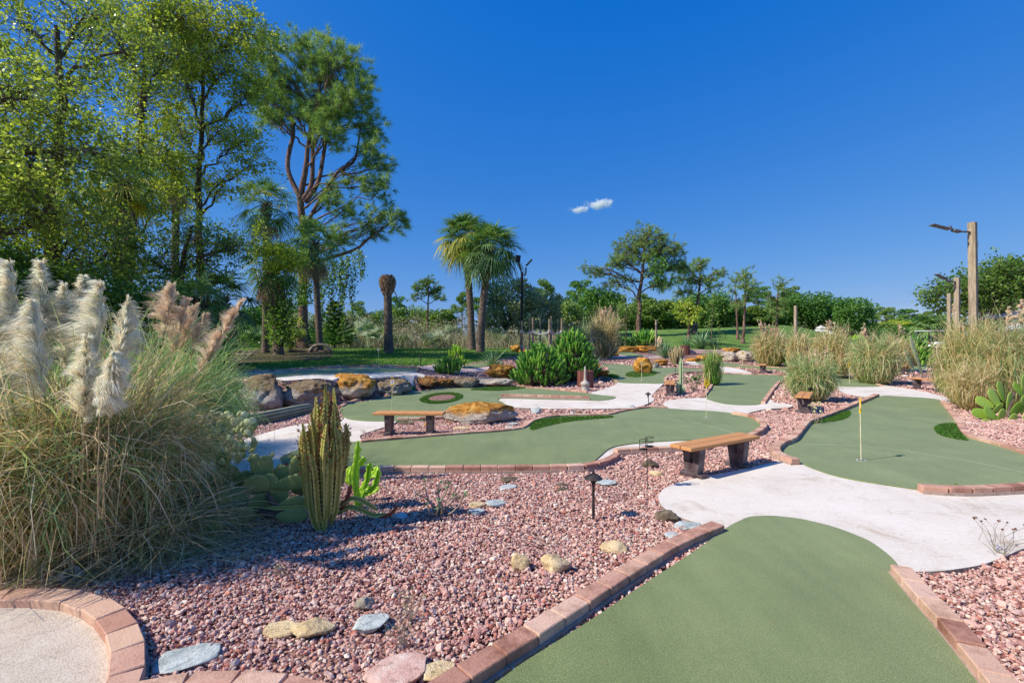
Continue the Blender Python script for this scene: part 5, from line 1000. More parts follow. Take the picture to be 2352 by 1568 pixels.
# ================================================================ benches
M['seat'] = surfmat('orange_brown_plank', [(168, 108, 62), (204, 144, 90), (218, 164, 108)], 7, .6, .002, 40, (1, 14, 14), obj=True)
M['legs'] = surfmat('dark_plastic_lumber', [(60, 46, 46), (92, 78, 80), (118, 106, 108)], 9, .6, .002, 60, spec=.4)
M['metal'] = surfmat('dark_bronze_metal', [(44, 38, 36), (66, 58, 56), (90, 82, 80)], 14, .5, .001, 80, metal=.3)
M['black'] = surfmat('black_metal', [(14, 14, 16), (24, 24, 28), (36, 36, 40)], 14, .45, 0, metal=.2)
def prism(mb, pts, y0, y1, M3, c, var=.5):
    n = len(pts); A = np.array([[p[0], y0, p[1]] for p in pts]+[[p[0], y1, p[1]] for p in pts]); V = A @ M3.T+c
    mb.add(V, np.array([[i, (i+1) % n, n+(i+1) % n, n+i] for i in range(n)]), var)
    t = geometry.tessellate_polygon([[Vector((p[0], 0, p[1])) for p in pts]]); t = np.array(t)
    n0 = mb.n-2*n; mb.T.append(t+n0); mb.TM.append(np.zeros(len(t), int)); mb.T.append(t[:, ::-1]+n0+n); mb.TM.append(np.zeros(len(t), int))
def bench(label, e0, e1, L=None, h=.41):
    """e0, e1: picture points of the middle of the two seat ends"""
    def hit(p):
        q = G(p[0], p[1], h); return q
    a, b = hit(e0), hit(e1); d = (b-a)[:2]; c = (a+b)/2; ang = math.atan2(d[1], d[0]); Ln = L or np.linalg.norm(d); c[2] = float(gz(c[0], c[1]))
    r = thing('park_bench', label, 'bench', c, 'benches beside the greens'); M3 = np.array(Matrix.Rotation(ang, 3, 'Z'))
    mb = MB()
    for s in (-1, 1): bbox(mb, c+M3 @ np.array([0, s*.073, h-.02]), (Ln, .138, .04), 0, .006, random.random(), M=M3)
    mb.build('seat', M['seat'], r)
    pts = [(-.12, h-.04), (-.035, h-.04), (-.018, .2), (.018, .2), (.035, h-.04), (.12, h-.04), (.085, .07), (-.085, .07)]
    for s in (-1, 1):
        cc = c+M3 @ np.array([s*(Ln/2-.24), 0, 0]); mb = MB(); ML = np.array(Matrix.Rotation(ang+PI/2, 3, 'Z')); prism(mb, pts, -.05, .05, ML, cc)
        lg = mb.build('leg', M['legs'], r); WOFF[lg.name] = WOFF[r.name]; mb = MB(); bbox(mb, cc+[0, 0, .04], (.30, .12, .085), ang+PI/2, .008); mb.build('foot', M['legs'], lg)
    return r
bench('near bench with orange brown seat beside the concrete path', (1562, 1024), (1721, 996))
bench('bench at left behind the tall cactus, seen from its long side', (862, 945), (1021, 946))
bench('bench seen end on beside the cactus column', (1536, 882), (1543, 871), 1.3)
bench('bench seen end on in front of the big pampas clump', (1843, 910), (1852, 899), 1.3)
bench('small dark bench beyond the narrow green', (1751, 838), (1754, 834), 1.3)
bench('tiny far bench among the golden rocks', (1492, 802), (1495, 800), 1.3)
bench('bench at right with pampas grass behind it', (2094, 866), (2172, 873.5))
bench('weathered bench half hidden by a pampas clump', (2026, 839), (2070, 840), 1.3)
bench('far bench with thin seat behind the right pampas', (2104, 821), (2150, 821.5))
# ================================================================ flag pins
M['pinpole'] = surfmat('cream_pole', [(212, 196, 150), (226, 212, 170), (236, 226, 190)], 8, .5, 0)
M['yellow'] = surfmat('yellow_plastic', [(226, 176, 20), (240, 194, 30), (246, 206, 60)], 8, .4, 0)
M['cup'] = surfmat('white_plastic', [(214, 214, 208), (232, 232, 228), (240, 240, 236)], 8, .5, 0)
M['ink'] = surfmat('dark_ink', [(26, 24, 40), (34, 30, 52), (40, 36, 60)], 8, .6, 0)
M['plate'] = surfmat('pale_lilac_plate', [(196, 190, 206), (212, 206, 220), (226, 222, 232)], 8, .5, 0)
M['hole'] = surfmat('cup_hole_shade', [(10, 12, 8), (16, 18, 12), (20, 22, 16)], 8, .9, 0)
def glyph(txt, size, mat, parent, c, Mr, name='number'):
    cu = bpy.data.curves.new(name, 'FONT'); cu.body = txt; cu.size = size; cu.extrude = .0012; cu.align_x = 'CENTER'; cu.align_y = 'CENTER'
    ob = bpy.data.objects.new(name+'_tmp', cu); COL.objects.link(ob); me = bpy.data.meshes.new_from_object(ob); bpy.data.objects.remove(ob)
    me.materials.clear(); me.materials.append(mat); o = bpy.data.objects.new(name, me); COL.objects.link(o); o.parent = parent
    o.matrix_local = Matrix.Translation(Vector(c)) @ Mr.to_4x4(); return o
def pin(label, px, pybase, num, face, plate='yellow', h=.64, hz=.05):
    b = G(px, pybase, hz); b[2] += .055; r = thing('flag_pin', label, 'golf pin', b, 'numbered pins on the greens'); mb = MB(); lean = R.normal(0, .012, 2)
    top = b+[lean[0]*h, lean[1]*h, h]; mr = max(.0055, .00045*b[1]); tubes(mb, np.array([b-[0, 0, .02], (b+top)/2, top]), np.array([mr]*3), 8); mb.build('pole', M['pinpole'], r)
    mb = MB(); lathe(mb, [(.052, .002), (.052, .005), (.045, .005), (.045, .002)], b, 24); mb.build('cup_ring', M['cup'], r)
    mb = MB(); lathe(mb, [(0.0005, .0025), (.045, .0025)], b, 24); mb.build('cup', M['hole'], r)  # flat dark disc, the shade down the hole put into its colour
    # handle loop above an oval number plate
    c = top+[0, 0, .055]; Mr = Matrix.Rotation(face, 3, 'Z') @ Matrix.Rotation(PI/2, 3, 'X'); MM = np.array(Mr)
    th = np.arange(29)*2*PI/28; loop = np.column_stack([np.cos(th)*.045, np.sin(th)*.052+.002, th*0]); loop2 = np.array([[-.036, .05, 0], [-.036, .098, 0], [.036, .098, 0], [.036, .05, 0]])
    mb = MB(); tubes(mb, loop @ MM.T+c, np.full(29, .006), 6); tubes(mb, loop2 @ MM.T+c, np.full(4, .0055), 6); tubes(mb, np.array([top-[0, 0, .03], top+[0, 0, .01]]), np.array([.014, .012]), 8); fr = mb.build('number_frame', M['yellow'], r); WOFF[fr.name] = WOFF[r.name]
    disc = np.column_stack([np.cos(th[:-1])*.044, np.sin(th[:-1])*.05, th[:-1]*0]); n = 28; V = np.vstack([disc+[0, 0, .003], disc-[0, 0, .003], [[0, 0, .003], [0, 0, -.003]]]) @ MM.T+c
    mb = MB(); mb.add(V, np.array([[i, (i+1) % n, 2*n] for i in range(n)]+[[n+(i+1) % n, n+i, 2*n+1] for i in range(n)])); pl = mb.build('number_plate', M['yellow' if plate == 'yellow' else 'plate'], fr); WOFF[pl.name] = WOFF[r.name]
    if num:
        off = np.array(c)-np.array(b)+MM @ np.array([0, 0, .0045]); glyph(num, .075, M['ink'], r, off, Mr, 'number')
    return r
pin('tall pin with yellow framed number plate turned sideways on the right green', 1978, 1058, '8', 1.05, 'lilac')
pin('pin with round yellow number 7 plate on the middle green', 1622.5, 960, '7', .05)
pin('pin with pale plate reading 1 behind the left bench', 900, 953, '1', 0, 'lilac')
pin('pin in front of the upright golden boulder', 1474, 876, '', .2, 'lilac', .62)
pin('pin on the small wedge green at right', 1951, 881, '', .6, 'yellow')
pin('pin with yellow plate by the pair of pale boulders', 1706, 839, '', .1, 'yellow')
pin('pin on the shaded upper green', 869, 847, '', .1, 'lilac')
# ================================================================ lamps and stakes
def pathlamp(label, px, pyb, h, lean=0):
    b = G(px, pyb); r = thing('path_light', label, 'path light', b, 'bronze path lights'); k = h/.42
    mb = MB(); tubes(mb, np.array([b-[0, 0, .03], b+[lean*.5, 0, h*.5], b+[lean, 0, h*.86]]), np.array([.0125]*3)*max(k, .8), 10); mb.build('stem', M['metal'], r)
    t = b+[lean, 0, h*.86]; mb = MB(); lathe(mb, [(.010, -.05), (.022, -.005), (.03, .0), (.03, .012), (.078, .022), (.079, .027), (.05, .052), (.02, .066), (.012, .07), (.012, .085), (.006, .09), (.0005, .09)], t, 28); mb.build('hat', M['metal'], r); return r
pathlamp('near bronze path light with mushroom hat in the gravel', 1363, 1200, .42)
pathlamp('bronze path light on the white path edge in the middle', 1490.5, 935, .34, -.02)
pathlamp('path light on the lawn behind the shaded green', 966, 844, .55)
pathlamp('path light right of the agave by the golden boulder', 1233, 838, .5)
def stake(label, px, pyb, pyt, top='bar', rad=.009):
    b = G(px, pyb); h = (pyb-pyt)*kpx(b[1]); r = thing('garden_stake', label, 'stake', b); mb = MB(); rr = max(rad, .0004*b[1]); tubes(mb, np.array([b, b+[.0, 0, h]]), np.array([rr, rr]), 6)
    mb.build('rod', M['black'], r)
    m2 = MB(); lathe(m2, [(.02, -.04), (.045, -.03), (.06, 0), (.02, .03), (.0005, .035)], b+[0, 0, h], 12); m2.build('cap', M['black'], r)
for a in [('dark lamp stake by the low golden slab', 1390, 830, 797), ('thin dark stake among far golden rocks', 1474, 814, 798), ('slanting dark stake behind the end on bench', 1551, 868, 840), ('dark stake in gravel left of the right bench', 2078, 862, 831), ('small stake beside the big far agave', 1656, 801, 787), ('dark stake in front of the narrow green right bricks', 1862, 930, 892)]: stake(*a)
# wire drink holder on a stake
b = G(1488, 1132); r = thing('drink_holder', 'black wire drink holder on a thin stake in front of the middle green', 'drink holder', b)
mb = MB(); hh = 101*kpx(b[1]); t = b+[-.012, 0, hh]; tubes(mb, np.array([b-[0, 0, .02], t]), np.array([.004, .004]), 6); mb.build('stake', M['black'], r)
mb = MB()
for cx_, z0, nr in ((-.032, 0, 3), (.03, .028, 3)):
    for k in range(nr):
        th = np.arange(25)*2*PI/24; rr = .042; z = t[2]+z0+k*(.048 if cx_ < 0 else .046); P = np.column_stack([t[0]+cx_+np.cos(th)*rr, t[1]+np.sin(th)*rr, np.full(25, z)+.004*np.cos(th)]); tubes(mb, P, np.full(25, .0032), 5)
    xx = t[0]+cx_-.042; tubes(mb, np.array([[xx, t[1], t[2]+z0], [xx, t[1], t[2]+z0+.097]]), np.array([.0032]*2), 5)
for q in range(6): th = np.linspace(0, 2*PI, 20); rr = .006*(q+1); tubes(mb, np.column_stack([t[0]-.032+np.cos(th)*rr, t[1]+np.sin(th)*rr, np.full(20, t[2])]), np.full(20, .0028), 4); tubes(mb, np.column_stack([t[0]+.03+np.cos(th)*rr, t[1]+np.sin(th)*rr, np.full(20, t[2]+.028)]), np.full(20, .0028), 4)
mb.build('wire_cups', M['black'], r)
# black lamp pole with two flood lights
b = G(1198, 812); Yb = 27.0; b = GY(1198, Yb); r = thing('lamp_post', 'black lamp post with two flood lights in front of the palms', 'lamp post', b); k = kpx(Yb)
mb = MB(); tubes(mb, np.array([b-[0, 0, .1], AT(1199, 625, Yb)]), np.array([.085, .075]), 12, cap=True); mb.build('pole', M['black'], r)
for (pts, hc, hs_, ry, rz) in (([(1199, 640), (1197, 622), (1193, 610), (1191, 600)], (1189.5, 594), (.30, .16, .40), .12, .2), ([(1199, 632), (1206, 631), (1208, 622), (1208, 614)], (1215, 603), (.46, .34, .10), -.85, .2)):
    mb = MB(); P = spline(np.array([AT(x, y, Yb) for x, y in pts]), 5, False); tubes(mb, P, np.full(len(P), .045), 8); arm = mb.build('arm', M['black'], r); WOFF[arm.name] = WOFF[r.name]
    mb = MB(); MM = np.array(Matrix.Rotation(rz, 3, 'Z') @ Matrix.Rotation(ry, 3, 'Y')); bbox(mb, AT(*hc, Yb), hs_, 0, .02, M=MM); mb.build('flood_light', M['black'], r)
# wooden posts
M['postwood'] = surfmat('weathered_post', [(120, 104, 86), (164, 146, 124), (188, 172, 150)], 7, .9, .006, 30, (3, 3, .35), obj=True)
M['postround'] = surfmat('round_post', [(104, 90, 74), (146, 130, 108), (172, 156, 132)], 7, .9, .006, 30, (3, 3, .4))
M['grey'] = surfmat('grey_fixture', [(80, 84, 96), (104, 108, 120), (124, 128, 138)], 9, .5, 0)
def woodpost(label, px, pyt, Y, wd, light=None, lean=0, name='lamp_post', cat='lamp post'):
    b = GY(px-lean, Y); t = AT(px, pyt, Y); r = thing(name, label, cat, b); mb = MB(); d = t-b; H = np.linalg.norm(d); MM = np.array(Vector(d).to_track_quat('Z', 'Y').to_matrix()); MM = MM @ np.array(Matrix.Rotation(.5, 3, 'Z'))
    bbox(mb, b+d/2, (wd, wd, H), 0, .008, M=MM); mb.build('post', M['postwood'], r)
    if light:
        k = kpx(Y); (ax, ay, sx, sy) = light; P0 = AT(px-ax*0, pyt+ay, Y); arm = MB(); P1 = P0+np.array([-sx*.35*k, -.05, 0]); P2 = P0+np.array([-sx*.45*k, -.05, .0]); tubes(arm, np.array([P0, P1]), np.array([.022, .022]), 8)
        ao = arm.build('arm', M['grey'], r); WOFF[ao.name] = WOFF[r.name]
        hd = MB(); P3 = P0+np.array([-sx*k, -.1, sy*k]); dd = P3-P1; L = np.linalg.norm(dd); MM2 = np.array(Vector(dd).to_track_quat('X', 'Z').to_matrix()); bbox(hd, (P1+P3)/2+dd*.18, (L*.72, .16, .03), 0, .012, M=MM2); bbox(hd, P1+dd*.1, (L*.28, .12, .07), 0, .02, M=MM2); bbox(hd, P1+dd*.34+[0, 0, .05], (L*.09, .07, .07), 0, .01, M=MM2); hd.build('light_head', M['grey'], r)
        cb = MB(); tubes(cb, spline(np.array([P1, P0+[-.09, -.03, -.1*k*20*.5], P0+[-.04, -.03, -.32]]), 6, False), np.full(13, .008), 5); cb.build('cable', M['black'], r)
        bx = MB(); bbox(bx, P0+np.array([wd*.62, 0, -.32]), (.06, .08, .14), 0, .008); bx.build('junction_box', M['cup'], r)
    return r
woodpost('tallest wooden lamp post at right with flat light on an arm', 2233, 511, 11.6, .15, (0, 22, 100, 14), -6)
woodpost('second wooden lamp post with smaller angled light', 2198, 638, 15, .135, (0, 9, 54, 16))
woodpost('third wooden post behind the second, without light', 2180, 674, 22, .135, None, 0, 'wooden_post', 'post')
woodpost('lone wooden post in front of the mound trees', 1827.5, 702, 28, .15, None, 0, 'wooden_post', 'post')
woodpost('thin pale post standing on the near edge of the mound', 1507, 734, 44, .14, None, 0, 'wooden_post', 'post')
# rope bridge posts
RB = [(1199, 737, 795, 26, 4.5), (1216.5, 731, 800, 28, 3.5), (1224, 730, 801, 26, 4.5), (1241, 727, 797, 28, 4), (1262, 733, 808, 25, 5), (1266, 726, 798, 28, 4), (1281, 736, 790, 29, 3), (1290.5, 731, 800, 26, 5)]
RBL = ['leftmost', 'second from left', 'third from left', 'fourth from left', 'fifth, darkest', 'sixth, just behind the darkest', 'seventh, thinnest', 'rightmost']
tops = []
for i, (px, yt, yb, Y, wd) in enumerate(RB):
    b = GY(px, Y); t = AT(px, yt, Y); mb = MB(); tubes(mb, np.array([b, (b+t)/2, t]), np.full(3, wd*.5*kpx(Y)), 10, cap=True); o = mb.build('wooden_post', M['postround'], origin=b); tag(o, 'round rope bridge post, '+RBL[i]+' of the row', 'post', 'rope bridge posts'); tops.append((px, Y))
M['rope'] = surfmat('grey_rope', [(140, 130, 124), (186, 176, 170), (206, 198, 192)], 20, .9, .004, 90)
def rope(label, y, sag, seq):
    mb = MB(); pts = [AT(RB[i][0], y, RB[i][3]-.12) for i in seq]
    for a, c in zip(pts[:-1], pts[1:]): P = np.array([a*(1-t)+c*t-np.array([0, 0, sag*4*t*(1-t)]) for t in np.linspace(0, 1, 9)]); tubes(mb, P, np.full(9, .035), 6)
    for i in seq:
        q = AT(RB[i][0], y, RB[i][3]); w_ = RB[i][4]*.5*kpx(RB[i][3])+.02
        for k in range(3): th = np.linspace(0, 2*PI, 13); tubes(mb, np.column_stack([q[0]+np.cos(th)*w_, q[1]+np.sin(th)*w_, np.full(13, q[2]+(k-1)*.06)]), np.full(13, .03), 5)
    o = mb.build('rope', M['rope'], origin=pts[0]); tag(o, label, 'rope')
rope('upper rope looped along the front bridge posts', 762, .12, [0, 2, 4, 7]); rope('upper rope along the rear bridge posts', 764, .12, [1, 3, 5, 6]); rope('lower rope along the front bridge posts', 797, .1, [0, 2, 4, 7])
# litter bins
M['bin'] = surfmat('reddish_brown_slats', [(92, 52, 46), (120, 72, 62), (140, 90, 78)], 6, .6, .002, 60, (6, 6, .6), var=.4)
def bin_(label, x0, y0, x1, y1):
    xc = (x0+x1)/2; b = G(xc, y1-2); Y = b[1]; R0 = (x1-x0)/2*kpx(Y); h = (y1-y0)*kpx(Y)*.96; b = GY(xc, Y+R0*.6); r = thing('litter_bin', label, 'litter bin', b, 'slatted litter bins'); n = 22
    mb = MB()
    for i in range(n): a = i*2*PI/n; bbox(mb, b+np.array([math.cos(a)*R0*.97, math.sin(a)*R0*.97, h/2+.02]), (2*PI*R0/n*.86, .022, h), a+PI/2, .004, random.random())
    mb.build('slats', M['bin'], r); mb = MB(); lathe(mb, [(R0*.9, .03), (R0*.9, h*.97), (R0*.35, h*.975), (R0*.35, h*.6)], b, 24); mb.build('liner', M['black'], r)
    mb = MB()
    for z in (.12, .86):
        for i in range(n): a = i*2*PI/n; V, Fc = ico(1); mb.add(V*.009+b+np.array([math.cos(a)*(R0+.006), math.sin(a)*(R0+.006), h*z]), Fc)
    mb.build('screws', M['grey'], r); return r
bin_('round slatted brown litter bin beside the euphorbia shrubs', 1326, 853, 1363, 894)
bin_('round slatted brown litter bin among the far agaves', 1563, 795, 1584, 818)
M['urn'] = surfmat('beige_plastic', [(150, 138, 126), (180, 168, 156), (196, 186, 174)], 9, .6, .001)
b = G(1344, 899); r = thing('ash_urn', 'beige bottle shaped cigarette urn with tall neck in front of the bin', 'ash urn', b); k = kpx(b[1]); mb = MB()
lathe(mb, [(.001, .0), (.135, .0), (.14, .04), (.115, .06), (.13, .2), (.148, .22), (.15, .27), (.13, .31), (.06, .35), (.042, .42), (.036, .6), (.03, .80), (.02, .82), (.001, .825)], b, 28); mb.build('body', M['urn'], r, smooth=True)
mb = MB(); lathe(mb, [(.151, .232), (.156, .236), (.156, .262), (.152, .266)], b, 28); mb.build('rim', M['urn'], r)
# fallen ribbed cactus trunk
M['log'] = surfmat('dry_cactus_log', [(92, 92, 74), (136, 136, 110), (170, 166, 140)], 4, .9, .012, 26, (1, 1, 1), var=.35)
p0, p1, p2 = G(545, 982), G(615, 972), G(712, 948); P = spline(np.array([p0+[0, 0, .09], p1+[0, 0, .12], p2+[0, 0, .11]]), 12, False); Kk = len(P); t_ = np.gradient(P, axis=0); t_ /= np.linalg.norm(t_, axis=1, keepdims=True)
u = np.cross(t_, [0, 0, 1.]); u /= np.linalg.norm(u, axis=1, keepdims=True); v = np.cross(t_, u); a = np.arange(40)*2*PI/40; rr = .115*(1+.14*np.cos(a*10)); taper = np.interp(np.linspace(0, 1, Kk), [0, .1, .8, 1], [.7, 1, .95, .8])
V = P[:, None]+(rr[None]*taper[:, None])[..., None]*(np.cos(a)[None, :, None]*u[:, None]+np.sin(a)[None, :, None]*v[:, None]); mb = MB(); kk = (np.arange(Kk-1)*40)[:, None]; j = np.arange(40)[None]; j2 = (j+1) % 40
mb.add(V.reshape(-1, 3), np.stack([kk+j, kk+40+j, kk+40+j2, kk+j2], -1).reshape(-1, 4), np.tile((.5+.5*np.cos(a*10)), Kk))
for kk_ in (0, Kk-1): mb.add(np.vstack([V[kk_], P[kk_][None]]), np.array([[q, (q+1) % 40, 40] for q in range(40)]), .2)
o = mb.build('fallen_log', M['log'], origin=p1, smooth=True); tag(o, 'fallen grey green ribbed cactus trunk lying by the rock wall', 'log')
# dead branches at the pine foot
for i, (lab, pts, r0) in enumerate([('arched dead branch right of the pine foot', [(711, 810), (722, 795), (742, 792), (758, 803), (760, 816)], .12), ('long dead branch lying on the mulch', [(664, 822), (700, 820), (735, 815), (758, 812)], .11), ('pale broken limb lying under the ivy mound', [(520, 822), (548, 828), (580, 832)], .1)]):
    Yd = 27 if i < 2 else 24; P = np.array([AT(x, y, Yd) for x, y in pts]); z = gz(P[:, 0], P[:, 1]); P[:, 2] = np.maximum(P[:, 2], z+.08); P = spline(P, 5, False); mb = MB(); tubes(mb, P, np.linspace(r0, r0*.5, len(P)), 8, cap=True)
    q = P[R.integers(0, len(P), 26)]; tubes(mb, bend(q, q+R.normal(0, .35, (26, 3))*[1, 1, .6]+[0, 0, .1], 4), np.tile([.025, .018, .012, .005], (26, 1)), 4); o = mb.build('dead_branch', M['twig'] if i != 1 else M['bark'], origin=P[0]); tag(o, lab, 'branch')
# ================================================================ cacti and succulents
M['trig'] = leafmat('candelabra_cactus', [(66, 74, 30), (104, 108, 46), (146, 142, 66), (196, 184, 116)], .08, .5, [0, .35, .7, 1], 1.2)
M['redleaf'] = leafmat('reddish_cactus_leaf', [(84, 40, 34), (116, 62, 50), (140, 92, 66)], .2, .5)
def ribstem(mb, P, r, wings=3, tw=0.0, step=.018, tooth=.28, var0=.3):
    """winged succulent stem with toothed ribs; P (K,3)"""
    d = np.concatenate([[0], np.cumsum(np.linalg.norm(np.diff(P, axis=0), axis=1))]); K = max(6, int(d[-1]/step)); s = np.linspace(0, d[-1], K); Q = np.column_stack([np.interp(s, d, P[:, i]) for i in range(3)])
    rr = np.interp(np.linspace(0, 1, K), [0, .08, .85, 1], [.5, 1, .95, .3])*r; t = np.gradient(Q, axis=0); t /= np.linalg.norm(t, axis=1, keepdims=True); ref = np.array([.3, 1, .1]); u = np.cross(t, ref); u /= np.linalg.norm(u, axis=1, keepdims=True); v = np.cross(t, u)
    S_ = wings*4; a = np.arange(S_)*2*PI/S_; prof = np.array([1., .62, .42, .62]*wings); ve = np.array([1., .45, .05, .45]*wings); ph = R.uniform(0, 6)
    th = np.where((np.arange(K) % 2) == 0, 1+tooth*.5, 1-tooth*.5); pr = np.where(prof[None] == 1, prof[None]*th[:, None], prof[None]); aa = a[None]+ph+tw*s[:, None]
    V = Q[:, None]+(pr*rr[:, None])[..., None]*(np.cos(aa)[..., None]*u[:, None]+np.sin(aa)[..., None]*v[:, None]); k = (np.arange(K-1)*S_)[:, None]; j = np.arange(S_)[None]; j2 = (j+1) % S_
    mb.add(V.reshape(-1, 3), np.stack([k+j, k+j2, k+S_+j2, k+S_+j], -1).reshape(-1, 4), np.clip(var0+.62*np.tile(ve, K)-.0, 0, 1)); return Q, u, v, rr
b = G(750, 1218); Yc = b[1]; root = thing('candelabra_cactus', 'tall ribbed candelabra cactus with reddish tips in the near gravel', 'cactus', b)
mb = MB(); lv = MB(); bs = MB()
stems = []
for i in range(44):
    a = R.uniform(0, 2*PI); q = R.random()**.5; fx = math.cos(a)*q; fy = math.sin(a)*q; hgt = 1.2*(1-.34*abs(fx)**1.6)*R.uniform(.5, 1.0) if i > 6 else 1.2*R.uniform(.86, 1.02)
    if i <= 6: fx *= .4; fy *= .4
    bx = b+np.array([fx*.07, fy*.06, .0]); spread = .205
    z0 = .02 if i < 12 else R.uniform(.05, .35)
    st0 = bx+np.array([fx*.08*min(1, z0*5), fy*.06, z0]); P = spline(np.array([st0, b+np.array([fx*spread*.8, fy*spread*.7, max(.22, z0+.15)]), b+np.array([fx*spread, fy*spread*.85, hgt*.62+.1]), b+np.array([fx*spread*.98+R.normal(0, .02), fy*spread*.8+R.normal(0, .02), max(hgt, .5)])]), 8, False)
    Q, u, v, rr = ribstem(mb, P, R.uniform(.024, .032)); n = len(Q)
    m = 44; k = (n*(1-.42*R.random(m))).astype(int)-1; aa = R.uniform(0, 2*PI, m); c = Q[k]+(np.cos(aa)[:, None]*u[k]+np.sin(aa)[:, None]*v[k])*.03; dirs = np.cos(aa)[:, None]*u[k]+np.sin(aa)[:, None]*v[k]+[0, 0, .9]; dirs /= np.linalg.norm(dirs, axis=1, keepdims=True)
    leaves(lv, c+dirs*.012, .03, .011, R.random(m), dirs=dirs)
mb.build('stems', M['trig'], root); lv.build('tip_leaves', M['redleaf'], root)
tubes(bs, np.array([[b+[R.uniform(-.06, .06), R.uniform(-.05, .05), -.02], b+[R.uniform(-.08, .08), R.uniform(-.05, .05), .10], b+[R.uniform(-.1, .1), R.uniform(-.05, .05), .2]] for _ in range(9)]), np.tile([.024, .022, .02], (9, 1)), 7); bs.build('woody_base', M['twig'], root)
for lab, pts, rad in [('cactus stem sprawling to the left from the tall cactus', [(738, 1190), (715, 1168), (690, 1166), (640, 1168), (612, 1166)], .022), ('cactus stem sprawling right, the longer lower one', [(770, 1180), (800, 1166), (830, 1172), (860, 1184), (890, 1180)], .026), ('cactus stem arching right, the upper shorter one', [(772, 1170), (800, 1148), (822, 1146), (850, 1160), (868, 1172)], .024), ('pink tinged cactus stem leaning behind the tall cactus', [(782, 1170), (798, 1140), (806, 1112)], .022), ('red tipped cactus shoot lying furthest right of the tall cactus', [(872, 1186), (895, 1180), (914, 1160)], .02)]:
    Yv = Yc+.03; cp = root; P = np.array([AT(x, y, Yv) for x, y in pts]); P[:, 2] = np.maximum(P[:, 2], .04); mb = MB(); ribstem(mb, spline(P, 8, False), rad); o = mb.build('sprawling_stem', M['trig'] if 'pink' not in lab and 'red' not in lab else M['redleaf'], cp); tag(o, lab)
# bright green lobed euphorbia behind it
M['brighteuph'] = leafmat('bright_euphorbia', [(84, 120, 24), (120, 158, 36), (160, 190, 62), (190, 206, 96)], .35, .45)
def lobed(name, label, base, arms, m='brighteuph', r=.04, cat='euphorbia', wings=3):
    rt = thing(name, label, cat, base); mb = MB()
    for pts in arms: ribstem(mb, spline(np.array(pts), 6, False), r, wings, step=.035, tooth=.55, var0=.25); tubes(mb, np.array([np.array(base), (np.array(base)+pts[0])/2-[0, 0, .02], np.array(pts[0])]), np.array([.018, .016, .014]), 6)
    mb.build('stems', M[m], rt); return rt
Yv = 4.15; lobed('euphorbia', 'bright yellow green lobed euphorbia right behind the tall cactus', GY(820, 4.2), [[AT(x, y, Yv+.05*i) for x, y in q] for i, q in enumerate([[(815, 1130), (812, 1090), (818, 1050), (822, 1012)], [(822, 1070), (838, 1050)], [(826, 1128), (842, 1110), (848, 1080), (852, 1062)], [(832, 1130), (858, 1120), (868, 1098), (870, 1078)], [(848, 1095), (862, 1086), (868, 1070)], [(815, 1120), (800, 1100), (806, 1070)], [(820, 1132), (850, 1132), (872, 1118)]])], r=.035)
# prickly pears
def pads(name, label, base, L, m, r=.11, spines=True, cat='prickly pear', stems=()):
    """L: list of (px, py, Y, half width px, half height px, tilt in picture, yaw)"""
    rt = thing(name, label, cat, base); mb = MB(); sp = MB(); V0, F0 = ico(3)
    for (px, py, Y, hw, hh, til, yaw) in L:
        V = V0.copy(); e = .82+.18*V[:, 2]; V[:, 0] *= e; V = V*np.array([hw*kpx(Y)/max(.35, math.cos(yaw)), .018 if hh*kpx(Y) > .07 else .012, hh*kpx(Y)]); V[:, 1] *= .6
        MM = np.array(Matrix.Rotation(til, 3, 'Y') @ Matrix.Rotation(yaw, 3, 'Z')); c = AT(px, py, Y); V = V @ MM.T+c; mb.add(V, F0, R.uniform(.1, .9))
        if len(L) < 40: mb.build('pad', M[m], rt, smooth=True); mb = MB()
        if spines:
            k = R.integers(0, len(V), 30); d = V[k]-c; d /= np.linalg.norm(d, axis=1, keepdims=True); d = d+R.normal(0, .35, d.shape); P0 = V[k]; sl = .022*R.uniform(.6, 1.5, (30, 1)); strips(sp, np.stack([P0, P0+d*sl*.5, P0+d*sl], 1), np.array([.0022, .0016, .0004]), R.random(30))
    if mb.n: mb.build('foliage', M[m], rt, smooth=True)
    if sp.n: sp.build('bristles', M['stem'], rt)
    if len(stems):
        st = MB()
        for P in stems: P = np.array([AT(*q) for q in P]); tubes(st, P, np.linspace(.035, .022, len(P)), 8)
        st.build('woody_stem', M['bark'], rt)
    return rt
M['pearpad'] = leafmat('prickly_pear_pad', [(58, 84, 50), (92, 118, 70), (128, 144, 86), (160, 164, 104)], .06, .5, None, 1.2, 4)
M['pearbright'] = leafmat('bright_prickly_pear_pad', [(90, 128, 36), (130, 164, 56), (166, 190, 84), (190, 206, 112)], .25, .45, None, 1.2, 3)
M['palepad'] = leafmat('pale_succulent', [(132, 142, 92), (176, 180, 124), (210, 210, 162)], .15, .5)
